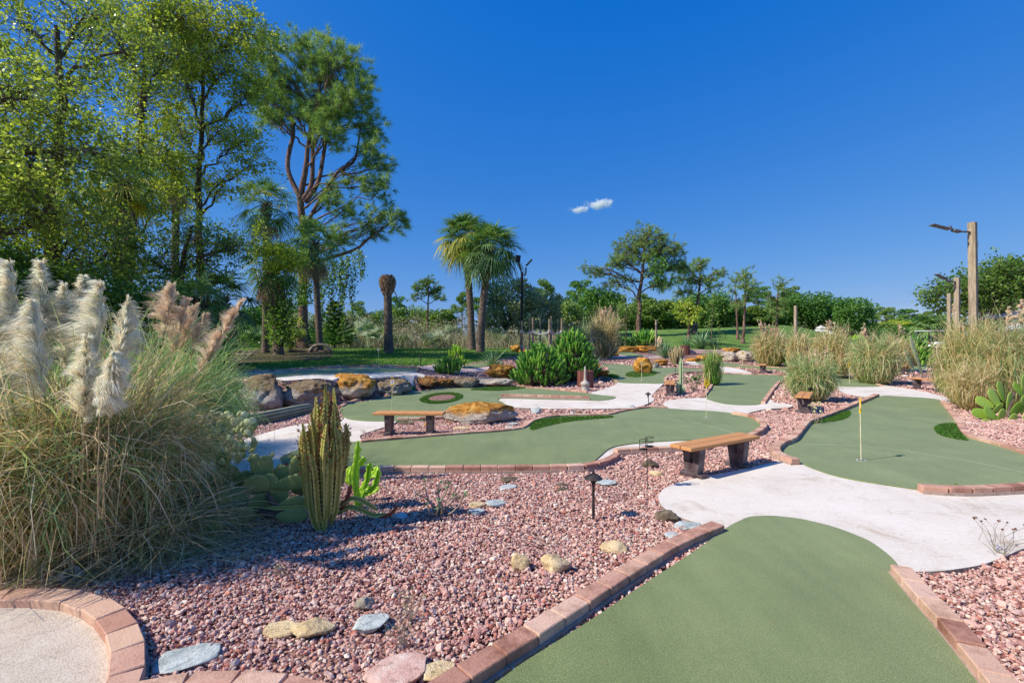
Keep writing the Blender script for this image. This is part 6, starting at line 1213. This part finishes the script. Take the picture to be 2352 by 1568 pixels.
pads('prickly_pear', 'dark green prickly pear leaning left of the tall cactus', G(640, 1185), [(586, 1065, 4.0, 13, 24, .1, .2), (676, 1107, 3.95, 22, 55, 1.35, .1), (758, 1103, 3.9, 17, 33, 1.45, .1), (679, 1070, 4.05, 16, 27, .35, .3), (670, 1048, 4.05, 5, 8, 0, 0), (696, 1058, 4.05, 5, 8, .8, 0), (560, 1100, 4.05, 20, 26, .9, .4), (607, 1080, 4.0, 22, 36, .15, .2), (614, 1059, 4.0, 6, 9, .5, 0), (640, 1075, 4.1, 8, 12, .6, 0), (588, 1113, 3.9, 28, 32, 1.3, .3), (615, 1120, 3.95, 24, 34, .2, .3), (640, 1100, 4.1, 26, 36, .6, .3), (696, 1115, 4.1, 26, 28, .9, .5), (672, 1157, 3.85, 22, 34, 1.35, .2), (670, 1184, 3.8, 20, 38, 1.5, .1), (525, 1088, 4.15, 24, 26, 1.1, .3), (512, 1060, 4.2, 18, 24, .3, .2), (500, 1110, 4.0, 26, 34, .6, .4), (545, 1150, 3.85, 22, 28, -.3, .5), (600, 1160, 3.9, 26, 30, .3, .8), (640, 1140, 4.0, 24, 28, .2, .3), (625, 1045, 4.05, 5, 7, .3, 0), (560, 1185, 3.8, 20, 26, .9, .4)], 'pearpad', stems=[[(650, 1185, 3.85), (625, 1150, 3.9), (600, 1120, 3.95)], [(640, 1185, 3.85), (600, 1175, 3.9), (560, 1150, 3.95)]])
pads('prickly_pear', 'yellowish prickly pear pads lying along the pampas base', G(470, 1235), [(440, 1230, 3.55, 22, 34, 1.35, .2), (485, 1215, 3.55, 20, 28, 1.2, .3), (415, 1245, 3.5, 14, 18, 1.5, .1), (510, 1150, 3.7, 14, 22, .1, .4)], 'pearpad')
pads('succulent', 'pale whitish green succulent mound between the pampas and the path', G(500, 1070), [(R.uniform(410, 585), R.uniform(945, 1060), R.uniform(4.0, 4.9), R.uniform(5, 9), R.uniform(6, 11), R.uniform(-1.2, 1.2), R.uniform(0, .8)) for _ in range(190)], 'palepad', spines=False, cat='succulent')
pads('prickly_pear', 'bright green prickly pear beside the right pampas grass', GY(2300, 9.6), [(2262, 925, 9.4, 14, 24, -1.2, .2), (2285, 915, 9.4, 16, 26, -.6, .3), (2255, 950, 9.3, 14, 24, -1.4, .2), (2300, 900, 9.5, 13, 26, -.3, .3), (2318, 925, 9.4, 12, 26, .15, .3), (2335, 940, 9.3, 16, 22, .8, .2), (2275, 950, 9.2, 14, 20, -.9, .4), (2300, 955, 9.2, 15, 18, .4, .3), (2270, 972, 9.1, 12, 16, -1.3, .2), (2298, 978, 9.1, 15, 14, 1.3, .2), (2325, 965, 9.1, 14, 18, .6, .2), (2350, 930, 9.4, 14, 24, .2, .3), (2290, 940, 9.4, 14, 20, .9, .5), (2340, 895, 9.6, 12, 20, -.7, .3), (2352, 880, 9.6, 13, 22, .1, .3), (2365, 950, 9.2, 18, 26, .7, .2), (2332, 985, 9.0, 12, 16, 1.2, .3)], 'pearbright', stems=[[(2320, 985, 9.2), (2315, 950, 9.3), (2330, 900, 9.5)], [(2315, 985, 9.2), (2290, 960, 9.3), (2270, 940, 9.4)]])
pads('prickly_pear', 'prickly pear with yellow pads behind the right bench', GY(2140, 17), [(2098, 800, 17, 7, 30, -.25, .3), (2110, 835, 16.8, 6, 34, -.3, .3), (2090, 830, 16.8, 6, 30, -.4, .3)], 'palepad', spines=False)
# thin bushes
def twiggy(name, label, base, h, n, m, spread=.3, seed=0, leafn=10, ls=(.05, .012), cat='small plant', rad=.008):
    rt = thing(name, label, cat, base); base = np.array(base); st = MB(); lb = MB(); d = unit(n)*[1, 1, .3]*spread+[0, 0, h]; d = d*R.uniform(.6, 1.05, (n, 1)); tip = base+d; P = bend(np.tile(base, (n, 1)), tip, 6, 0, .12); tubes(st, P, np.tile(np.linspace(rad, rad*.4, 6), (n, 1)), 5)
    c = np.repeat(P[:, -1], leafn, 0); dd = unit(len(c))+[0, 0, .5]; dd /= np.linalg.norm(dd, axis=1, keepdims=True); leaves(lb, c+dd*ls[0]*.5, ls[0], ls[1], R.random(len(c)), dirs=dd); st.build('stems', M['twig'], rt); lb.build('leaves', M[m], rt); return rt
twiggy('desert_rose', 'small desert rose with bare grey stems right of the cactus shadow', G(1010, 1192), .27, 12, 'agave', .26, ls=(.045, .01), rad=.011)
twiggy('weed', 'reddish flowering weed at the right edge of the wide path', G(2295, 1285), .34, 14, 'redleaf', .2, leafn=14, ls=(.012, .008), rad=.0025)
twiggy('weed', 'small weed in the bricks before the right green', G(2195, 1135), .1, 10, 'euph', .08, leafn=5, ls=(.02, .01), rad=.002)
twiggy('rose_plant', 'thin plant with a pink flower left of the end on bench', G(1880, 980), .42, 8, 'palepad', .16, leafn=8, ls=(.04, .02), rad=.005)
for (px, py, lab, h) in [(645, 1335, 'wispy dry weed in the gravel above the cream tee', .12), (945, 1430, 'wispy dry weed right of the blue grey slab', .16), (920, 1490, 'tall dry weed above the pinkish slab', .2), (835, 1000, 'dry tuft by the left bench', .1)]: twiggy('weed', lab, G(px, py), h, 16, 'brush', h*.5, leafn=3, ls=(.02, .006), rad=.0018)
sp = twiggy('cactus_shoot', 'reddish small upright cactus cluster behind the prickly pear', G(690, 1140), .34, 16, 'redleaf', .14, leafn=20, ls=(.03, .012), rad=.014)
# cactus column and other shrubs
def column(label, px, pyb, pyt, wpx, arms=(), m='euph'):
    b = G(px, pyb); Y = b[1]; rt = thing('cactus_column', label, 'cactus', b); mb = MB()
    for (dx, dy0, dy1, w_) in [(0, 0, pyb-pyt, wpx)]+list(arms):
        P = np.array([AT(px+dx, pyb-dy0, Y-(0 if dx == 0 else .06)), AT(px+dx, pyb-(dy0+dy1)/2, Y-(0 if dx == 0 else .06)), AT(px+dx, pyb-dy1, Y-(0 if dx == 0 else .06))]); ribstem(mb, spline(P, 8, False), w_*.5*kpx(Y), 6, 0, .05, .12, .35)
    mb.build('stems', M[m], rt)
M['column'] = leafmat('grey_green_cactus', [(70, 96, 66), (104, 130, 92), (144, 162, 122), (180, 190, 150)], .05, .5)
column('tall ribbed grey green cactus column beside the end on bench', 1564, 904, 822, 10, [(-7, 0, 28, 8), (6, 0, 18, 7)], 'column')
euphorbia_shrub('euphorbia_shrub', 'big dark green euphorbia shrub, left one by the golden boulder', GY(1240, 16.9), 1.0, 1.6, 620, .25, .034)
euphorbia_shrub('euphorbia_shrub', 'bigger taller euphorbia shrub, right one beside the litter bin', GY(1312, 18.3), .98, 2.05, 780, .27, .036)
euphorbia_shrub('euphorbia_shrub', 'small euphorbia shrub behind the rock wall', GY(1031, 17.2), .48, .72, 190, .2, .028)
euphorbia_shrub('euphorbia_shrub', 'yellowish small euphorbia just behind the small one', GY(1048, 19.5), .36, 1.0, 110, .22, .028, 'brighteuph')
euphorbia_shrub('euphorbia_shrub', 'upright green cactus shrub at the far right by the thin far bench', GY(2101, 25), .72, 1.7, 220, .5, .05)
euphorbia_shrub('euphorbia_shrub', 'tall light green cactus clump behind the golden far rocks', G(1482, 794), 1.1, 1.7, 110, .8, .09, 'euph')
euphorbia_shrub('euphorbia_shrub', 'dark low shrub behind the right end of the large far pampas', GY(1850, 24), .9, 1.3, 160, .4, .05)
agave('agave', 'grey green agave behind the golden boulder', G(1132, 842)+[0, 0, .02], 34, 1.0, .09)
agave('agave', 'blue green agave right of the large euphorbia shrub', GY(1355, 19.5), 40, 1.15, .1)
agave('agave', 'agave left of the far light green cactus clump', G(1452, 794), 34, 1.5, .16)
agave('agave', 'tall agave left of the far litter bin', G(1527, 822), 44, 1.35, .13)
agave('agave', 'big arching agave with broad blades right of the far litter bin', G(1610, 801), 46, 2.0, .2)
agave('agave', 'dark bluish agave beside the big arching one', G(1640, 801), 32, 1.3, .15)
agave('agave', 'small spiky agave left of the big arching one', G(1578, 797), 26, 1.5, .12, bend_=.2)
agave('agave', 'agave in the dark far bed behind the right pampas stems', GY(1815, 25), 30, 1.0, .1)
shrub('shrub', 'low leafy green shrub right of the small far pampas', G(1428, 795), (.9, .6), .9, 50, (.22, .1), 'euph', per=18)
rt = thing('dead_cactus', 'brown dried cactus cluster left of the far litter bin', 'cactus', G(1553, 838)); mb = MB()
for i in range(34): a = R.uniform(0, 6.3); q = R.uniform(.05, .5); bb = np.array(rt.location); P = np.array([bb+[math.cos(a)*q*.4, math.sin(a)*q*.4, 0], bb+[math.cos(a)*q*.8, math.sin(a)*q*.8, .35], bb+[math.cos(a)*q*1.1, math.sin(a)*q, R.uniform(.5, 1.15)]]); ribstem(mb, spline(P, 5, False), .05, 4, 0, .06, .3, .3)
M['deadcactus'] = leafmat('dried_cactus', [(96, 82, 56), (134, 120, 84), (166, 152, 112)], 0, .8); mb.build('stems', M['deadcactus'], rt)
shrub('shrub', 'yellow green leafy bush above the pampas in front of the mound', GY(1968, 30), (.7, .5), 1.6, 60, (.2, .12), 'brighteuph', per=18)
twiggy('leafy_sapling', 'small dark leafed plant right of the cactus column', G(1592, 900), .5, 14, 'bgdark', .35, leafn=10, ls=(.09, .04), rad=.01)
# ================================================================ pampas grasses
def PL(px0, py0, px1, py1, Y, dY=0, **kw): return (AT(px0, py0, Y), AT(px1, py1, Y+dY), kw)
bz = GY(165, 3.35)
big = [PL(60, 1250, 25, 610, 3.1, 0, L=.75, n=3600, hair=.12), PL(110, 1250, 95, 608, 3.2, 0, L=.68, n=3200, hair=.11), PL(20, 1250, -20, 700, 2.9, 0, L=.8, n=3200, hair=.12), PL(130, 1230, 80, 700, 2.9, 0, L=.62, n=3400, hair=.12, side=(-1, 0, -.2)), PL(160, 1200, 190, 640, 3.3, 0, L=.55, n=2600, hair=.11), PL(190, 1200, 235, 655, 3.2, 0, L=.62, n=3000, hair=.11), PL(200, 1200, 295, 690, 3.1, 0, L=.55, n=2800, hair=.10), PL(185, 1170, 200, 780, 2.85, 0, L=.55, n=2600, hair=.10), PL(150, 1150, 150, 660, 3.3, 0, L=.6, n=2600, hair=.11), PL(235, 1190, 262, 815, 2.75, 0, L=.27, n=2400, hair=.075, droop=.5), PL(228, 1190, 232, 868, 2.72, 0, L=.24, n=2000, hair=.07, droop=.6, side=(1, 0, -.3)), PL(-20, 1200, -50, 650, 3.1, 0, L=.8, n=2400, hair=.12)]
pampas('pampas_grass', 'huge near pampas clump with thick cream plumes at the left edge', bz, 9000, .40, 1.25, (('grassdry', .5), ('grassy', .32), ('grassgreen', .18)), .0075, big, .44, pw=.0022)
bz = GY(330, 4.9)
pl2 = [PL(330, 1000, 398, 655, 4.6, 0, L=.55, n=1300, hair=.13, m='plumedark', side=(-1, 0, .3)), PL(345, 1000, 432, 690, 4.7, 0, L=.6, n=1300, hair=.12, m='plumedark', side=(-1, 0, .2)), PL(360, 1010, 560, 690, 4.6, 0, L=.9, n=1900, hair=.10, m='plumedark', side=(-1, 0, .5)), PL(350, 1000, 450, 700, 4.8, 0, L=.5, n=1000, hair=.11, m='plumedark'), PL(370, 1000, 470, 725, 4.8, 0, L=.45, n=900, hair=.11, m='plumedark'), PL(380, 1000, 508, 780, 4.9, 0, L=.3, n=800, hair=.08, m='plumedark', side=(-.3, 0, .8))]
pampas('pampas_grass', 'green arching pampas clump with thin brownish plumes behind the first', bz, 5600, .40, 1.48, (('grassgreen', .75), ('grassy', .25)), .0085, pl2, .42)
pampas('pampas_grass', 'lower green fountain of pampas blades spilling toward the rock wall', GY(435, 6.2), 2600, .28, 1.0, (('grassgreen', .8), ('grassy', .2)), .0085, (), .6)
pampas('grass_tuft', 'tangled dry grass tuft below the prickly pear at the pampas edge', GY(325, 3.55), 2800, .3, .5, (('grassdry', .6), ('grassy', .4)), .006, (), 1.0, 2.4, (.2, 1.1), cat='grass', tang=.09)
pampas('grass_tuft', 'grey green drooping tuft between pampas and prickly pear', GY(390, 3.9), 1700, .2, .5, (('grassgreen', .6), ('grassdry', .4)), .006, (), .7, 2.3, (.1, .9), cat='grass', tang=.09)
def farp(label, px, Y, wpx, ytop, n, plumes=(), mats=(('grassy', .5), ('grassdry', .5)), width=.02, bend_=2.3, e0=(0, .4), pn=260, group=None):
    b = GY(px, Y); H = CH+(HY-ytop)*kpx(Y)-b[2]; rw = wpx*.5*kpx(Y); r0 = rw*.45
    pl = [PL(*p[:4], Y-.1, 0, L=p[4]*kpx(Y)*1.0, n=p[5] if len(p) > 5 else pn, w=.004+.0007*Y, hair=(p[6] if len(p) > 6 else 5)*kpx(Y)*1.1, m='plumedark', stem=.004+.0004*Y) for p in plumes]
    return pampas('pampas_grass', label, b, int(n*1.5), r0, H, mats, width, pl, min(1.2, (rw-r0)/(H*1.05)), bend_, e0, tang=.07)
farp('small far pampas with reddish plumes left of the broad pine', 1388, 32, 74, 735, 1500, [(1388, 765, 1402, 702, 34, 320, 7), (1385, 765, 1392, 706, 34, 300, 7), (1382, 765, 1380, 710, 34, 300, 7), (1390, 765, 1368, 722, 34, 260, 7), (1384, 765, 1412, 716, 30, 260, 6)], width=.035)
farp('greyish far grass clump left of the small far pampas', 1345, 34, 60, 752, 800, mats=(('grassgreen', .6), ('grassdry', .4)), width=.035)
farp('far pampas with tall pale upright plumes on the right of the mound', 1768, 25, 80, 775, 2000, [(1768, 800, 1738, 733, 40, 300, 5), (1770, 800, 1748, 736, 40, 300, 5), (1772, 800, 1758, 742, 40, 300, 5), (1774, 800, 1766, 746, 38, 300, 5), (1776, 800, 1775, 744, 38, 300, 5), (1778, 800, 1785, 750, 38, 300, 5)], width=.028)
farp('big green and tan pampas clump left of the wedge green', 1862, 12.2, 110, 832, 3200, [(1885, 880, 1873, 800, 50, 260, 6), (1890, 880, 1884, 808, 40, 260, 5), (1895, 880, 1898, 790, 34, 260, 5), (1870, 880, 1858, 812, 36, 240, 5)], mats=(('grassgreen', .45), ('grassdry', .3), ('grassy', .25)), width=.014)
farp('tan pampas clump with plumes right of the mound end', 1912, 19, 84, 775, 2400, [(1912, 800, 1905, 732, 36, 260, 5), (1916, 800, 1916, 740, 30, 260, 5), (1910, 800, 1898, 738, 30, 240, 5), (1925, 800, 1934, 752, 22, 200, 5)], width=.022)
farp('large pampas clump left of the right hand bench', 2008, 17, 104, 788, 3000, [(2004, 800, 1985, 742, 36, 300, 6)], mats=(('grassgreen', .35), ('grassdry', .4), ('grassy', .25)), width=.018)
farp('smaller tan pampas clump beside the upright cactus shrub', 2062, 22, 64, 784, 1500, [(2062, 800, 2064, 744, 22, 200, 4), (2066, 800, 2078, 754, 18, 180, 4)], width=.026)
farp('broad yellowish pampas clump behind the right bench', 2228, 11.4, 118, 775, 4200, [(2196, 850, 2190, 700, 26, 260, 4), (2215, 850, 2212, 742, 20, 300, 5)], mats=(('grassy', .75), ('grassdry', .25)), width=.013)
farp('tangled straw coloured pampas at the right edge', 2322, 10.6, 140, 768, 5000, [(2310, 850, 2315, 705, 50, 500, 8), (2240, 930, 2262, 872, 38, 700, 9), (2345, 850, 2352, 690, 60, 500, 8)], mats=(('grassdry', .45), ('grassy', .3), ('grassgreen', .25)), width=.011)
farp('low straw grass under the tall wooden post', 2232, 10.6, 90, 850, 1800, mats=(('grassdry', .6), ('grassy', .4)), width=.011)
farp('small tidy green grass tuft behind the narrow green', 1636, 16.5, 44, 826, 700, mats=(('euph', .6), ('grassy', .4)), width=.016, bend_=1.0)
farp('yellow green grass clump at the foot of the lone wooden post', 1835, 23, 50, 775, 900, [(1836, 800, 1846, 770, 16, 160, 4)], width=.024)
# ================================================================ far built things
M['white'] = surfmat('white_canvas', [(206, 208, 214), (226, 228, 232), (236, 238, 240)], 3, .7, .002)
M['navy'] = surfmat('navy_canvas', [(30, 36, 62), (42, 48, 80), (52, 60, 96)], 3, .7, .002)
def roof4(mb, c, w, d, z0, z1, w2):
    V = [(-w, -d, z0), (w, -d, z0), (w, d, z0), (-w, d, z0), (-w2, -w2, z1), (w2, -w2, z1), (w2, w2, z1), (-w2, w2, z1)]; V = np.array(V)+c; mb.add(V, np.array([[0, 1, 5, 4], [1, 2, 6, 5], [2, 3, 7, 6], [3, 0, 4, 7], [4, 5, 6, 7], [3, 2, 1, 0]]))
Yt = 79; c = AT(1886, 764, Yt); k = kpx(Yt); r = thing('tent', 'white peaked tent roof showing above the mound', 'tent', (c[0], Yt, float(gz(c[0], Yt))))
mb = MB(); roof4(mb, c*[1, 1, 0], 27*k, 20*k, c[2]-.3, AT(1886, 755, Yt)[2], 5*k); mb.build('canopy', M['white'], r); mb = MB(); roof4(mb, c*[1, 1, 0], 8.5*k, 8*k, AT(1886, 754, Yt)[2], AT(1886, 747.5, Yt)[2], 1*k); mb.build('vent_cap', M['white'], r)
mb = MB()
for sx in (-1, 1):
    for sy in (-1, 1): tubes(mb, np.array([[c[0]+sx*25*k, Yt+sy*18*k, float(gz(c[0], Yt))-.5], [c[0]+sx*25*k, Yt+sy*18*k, c[2]-.3]]), np.array([.08, .08]), 6)
mb.build('poles', M['white'], r)
# screen fence
Yf = 40; x0 = AT(2145, 780, Yf)[0]; x1 = AT(2260, 780, Yf)[0]; z0 = float(gz(x0, Yf)); zt = AT(2180, 767, Yf)[2]; mb = MB(); n = 60
for i in range(n): bbox(mb, ((x0+(x1-x0)*(i+.5)/n), Yf, (z0-.3+zt)/2), ((x1-x0)/n*.93, .03, zt-z0+.3), 0, .006, random.random())
box(mb, ((x0+x1)/2, Yf+.05, zt-.15), (x1-x0, .05, .09)); box(mb, ((x0+x1)/2, Yf+.05, z0+.3), (x1-x0, .05, .09)); o = mb.build('wooden_fence', M['postround'], origin=((x0+x1)/2, Yf, z0)); tag(o, 'weathered board fence behind the lamp posts', 'fence')
# golf cart
Yg = 41; b = GY(2135, Yg); r = thing('golf_cart', 'white golf cart parked beside the board fence', 'golf cart', b); M['tyre'] = M['black']
mb = MB(); bbox(mb, b+[0, 0, .48], (1.25, 2.3, .3), 0, .08); bbox(mb, b+[0, -.95, .7], (1.1, .45, .4), 0, .1); bbox(mb, b+[0, .8, .72], (1.15, .5, .4), 0, .08); mb.build('body', M['white'], r)
mb = MB(); bbox(mb, b+[0, 0, 1.88], (1.2, 1.8, .07), 0, .03); mb.build('roof', M['white'], r)
mb = MB(); bbox(mb, b+[0, .25, .85], (1.05, .5, .14), 0, .04); bbox(mb, b+[0, .5, 1.1], (1.05, .1, .4), 0, .04); mb.build('seat', M['legs'], r)
mb = MB()
for sx in (-1, 1):
    for y_ in (-.8, .75): tubes(mb, np.array([b+[sx*.55, y_, .6], b+[sx*.55, y_*.9, 1.86]]), np.array([.03, .03]), 6)
mb.build('roof_posts', M['grey'], r)
for sx in (-1, 1):
    for y_ in (-.78, .78):
        mb = MB(); th = np.linspace(0, 2*PI, 19); P = np.column_stack([np.full(19, b[0]+sx*.55), b[1]+y_+np.cos(th)*.17, b[2]+.22+np.sin(th)*.17]); tubes(mb, P, np.full(19, .07), 6); mb.build('wheel', M['black'], r)
# striped awning
Ya = 26; r = thing('striped_awning', 'white awning with thin dark stripes at the right edge', 'awning', GY(2350, Ya)); A = AT(2294, 755, Ya); B = AT(2352, 737, Ya); C_ = AT(2420, 728, Ya)
M['stripe'] = surfmat('grey_stripe', [(90, 96, 110), (110, 116, 130), (124, 130, 142)], 5, .7, 0); mw = MB(); md = MB(); n = 26; t = np.linspace(0, 1, n+1)
lowL = AT(2294, 756.5, Ya); lowR = AT(2440, 757.5, Ya); topL = AT(2294, 754.5, Ya+2); topR = AT(2440, 714, Ya+2)
for i in range(n):
    for (u0, u1, mbx) in ((t[i], t[i]+.72/n, mw), (t[i]+.72/n, t[i+1], md)):
        a_, b_ = lowL+(lowR-lowL)*u0, lowL+(lowR-lowL)*u1; c_, d_ = topL+(topR-topL)*u1, topL+(topR-topL)*u0; o2 = np.array([0, 0, -.03]); V = np.array([a_, b_, c_, d_, a_+o2, b_+o2, c_+o2, d_+o2]); mbx.add(V, np.array([[0, 1, 2, 3], [7, 6, 5, 4], [0, 4, 5, 1]]))
mw.build('white_canvas', M['white'], r); md.build('stripes', M['stripe'], r); mb = MB()
for u in (.1, .5, .9): p = lowL+(lowR-lowL)*u; tubes(mb, np.array([[p[0], p[1]+.1, float(gz(p[0], p[1]))], [p[0], p[1]+.1, p[2]]]), np.array([.05, .05]), 6)
mb.build('posts', M['grey'], r)
Yn = 30; mb = MB(); c = AT(2352, 730, Yn); roof4(mb, c*[1, 1, 0], 1.7, 1.7, c[2], c[2]+.5, .15); tubes(mb, np.array([[c[0], Yn, float(gz(c[0], Yn))], [c[0], Yn, c[2]+.4]]), np.array([.05, .05]), 8); o = mb.build('patio_umbrella', M['navy'], origin=(c[0], Yn, float(gz(c[0], Yn)))); tag(o, 'navy blue patio umbrella behind the striped awning', 'umbrella')
# low retaining walls
for lab, (xa, xb, yt, yb), mt in [('low pale stepped wall between the right pampas clumps', (2000, 2045, 800, 813), 'pinkconc'), ('low reddish block wall right of the far litter bin', (1585, 1665, 803, 812), 'pinkconc')]:
    bq = G((xa+xb)/2, yb); Y = bq[1]; k = kpx(Y); mb = MB(); hh = (yb-yt)*k; L = (xb-xa)*k
    for j in range(3):
        for i in range(8): bbox(mb, (bq[0]-L/2+L*(i+.5)/8, Y+.12*j, bq[2]+hh*(j+.5)/3), (L/8*.97, .3, hh/3*.94), 0, .015, random.random()*.5)
    o = mb.build('retaining_wall', M[mt], origin=bq); tag(o, lab, 'wall')
# white cup by the cream tee, leaf on turf
b = G(160, 1338); mb = MB(); lathe(mb, [(.0005, 0), (.034, .0), (.045, .09), (.048, .095), (.044, .09), (.033, .008)], (0, 0, 0), 20); mb.V = [v @ np.array(Matrix.Rotation(1.25, 3, 'Y') @ Matrix.Rotation(.3, 3, 'X')).T+b+[-.04, 0, .045] for v in mb.V]
o = mb.build('plastic_cup', M['cup'], origin=b, smooth=True); tag(o, 'white plastic cup lying at the edge of the pampas', 'cup')
M['deadleaf'] = surfmat('fallen_leaf', [(120, 84, 44), (160, 122, 74), (180, 150, 104)], 30, .8, 0)
mb = MB(); n = 420; Yy = np.sqrt(R.uniform(2.0**2, 9.0**2, n)); X = R.uniform(-.6, 1.15, n)*Yy; z = gz(X, Yy)+.062; leaves(mb, np.column_stack([X, Yy, z]), .016, .006, R.random(n), up=4, dirs=(lambda d: d/np.linalg.norm(d, axis=1, keepdims=True))(unit(n)*[1, 1, .1])); o = mb.build('leaf_litter', M['deadleaf']); tag(o, 'tiny dry leaf scraps blown over turf and paths', None, None, 'stuff')
# grass litter under the pampas
mb = MB(); n = 3500; px = R.uniform(-50, 620, n); py = R.uniform(1180, 1345, n)-(px-100)*.12; P0 = np.array([G(a_, min(max(b_, 1150), 1400)) for a_, b_ in zip(px[::7], py[::7])]); P0 = np.repeat(P0, 7, 0)[:n]; P0 = P0+R.normal(0, .10, P0.shape)*[1, 1, 0]+[0, 0, .035]; m_ = len(P0); d = unit(m_)*[1, 1, .12]; d /= np.linalg.norm(d, axis=1, keepdims=True); L = R.uniform(.08, .3, (m_, 1)); cv = unit(m_)*[1, 1, .1]*.06
strips(mb, np.stack([P0, P0+d*L*.5+cv+[0, 0, .01], P0+d*L], 1), np.array([.003, .0035, .001]), R.random(m_)); o = mb.build('dry_grass_litter', M['grassdry']); tag(o, 'dry grass blades strewn on the gravel below the pampas', None, None, 'stuff')
# lawn blades
mb = MB(); n = 26000; px = R.uniform(560, 1190, n); Yy = R.uniform(17.5, 32, n); X = (px-CX)/F*Yy; k = ~pip(bedpoly, X, Yy); X = X[k]; Yy = Yy[k]; n = len(X); B = np.column_stack([X, Yy, gz(X, Yy)]); d = np.column_stack([R.normal(0, .02, (n, 2)), R.uniform(.03, .07, n)]); M['lawn'] = leafmat('lawn_blade', [(50, 84, 26), (84, 118, 40), (122, 150, 62)], .3, .5)
strips(mb, np.stack([B, B+d*.6, B+d], 1), np.array([.03, .02, .004]), R.random(n)); o = mb.build('grass', M['lawn']); tag(o, 'lawn grass between the upper green and the brush', None, None, 'stuff')
# ================================================================ small cloud
m, nt, bb, out = _m('cloud_vapour'); nt.nodes.remove(bb); vp = nt.nodes.new('ShaderNodeVolumePrincipled'); vp.inputs['Color'].default_value = (1, 1, 1, 1); vp.inputs['Anisotropy'].default_value = .2
tc = nt.nodes.new('ShaderNodeTexCoord').outputs['Object']; nf = noise_n(nt, tc, .09, 5, .6); ln = nt.nodes.new('ShaderNodeVectorMath'); ln.operation = 'LENGTH'; mp = nt.nodes.new('ShaderNodeMapping'); mp.inputs['Scale'].default_value = (1/27, 1/14, 1/12); nt.links.new(tc, mp.inputs[0]); nt.links.new(mp.outputs[0], ln.inputs[0])
dn = math_n(nt, 'SUBTRACT', math_n(nt, 'ADD', math_n(nt, 'SUBTRACT', 1.0, ln.outputs[1]), math_n(nt, 'MULTIPLY', math_n(nt, 'SUBTRACT', nf, .5), 2.6)), .25); dn = math_n(nt, 'MULTIPLY', math_n(nt, 'MAXIMUM', dn, 0), .35); nt.links.new(dn, vp.inputs['Density']); nt.links.new(vp.outputs[0], out.inputs['Volume'])
for (px, py, sc, lab) in [(1378, 468, 1.0, 'small white puff of cloud, the larger right one'), (1331, 481, .72, 'tiny thin wisp of cloud left of the puff')]:
    Yc_ = 760; c = AT(px, py, Yc_); V, Fc = ico(3); mb = MB(); mb.add(V*np.array([27, 14, 11])*1.15, Fc); o = mb.build('cloud', m); o.location = c; o.scale = (sc*1.0, sc, sc*.85); tag(o, lab, 'cloud')
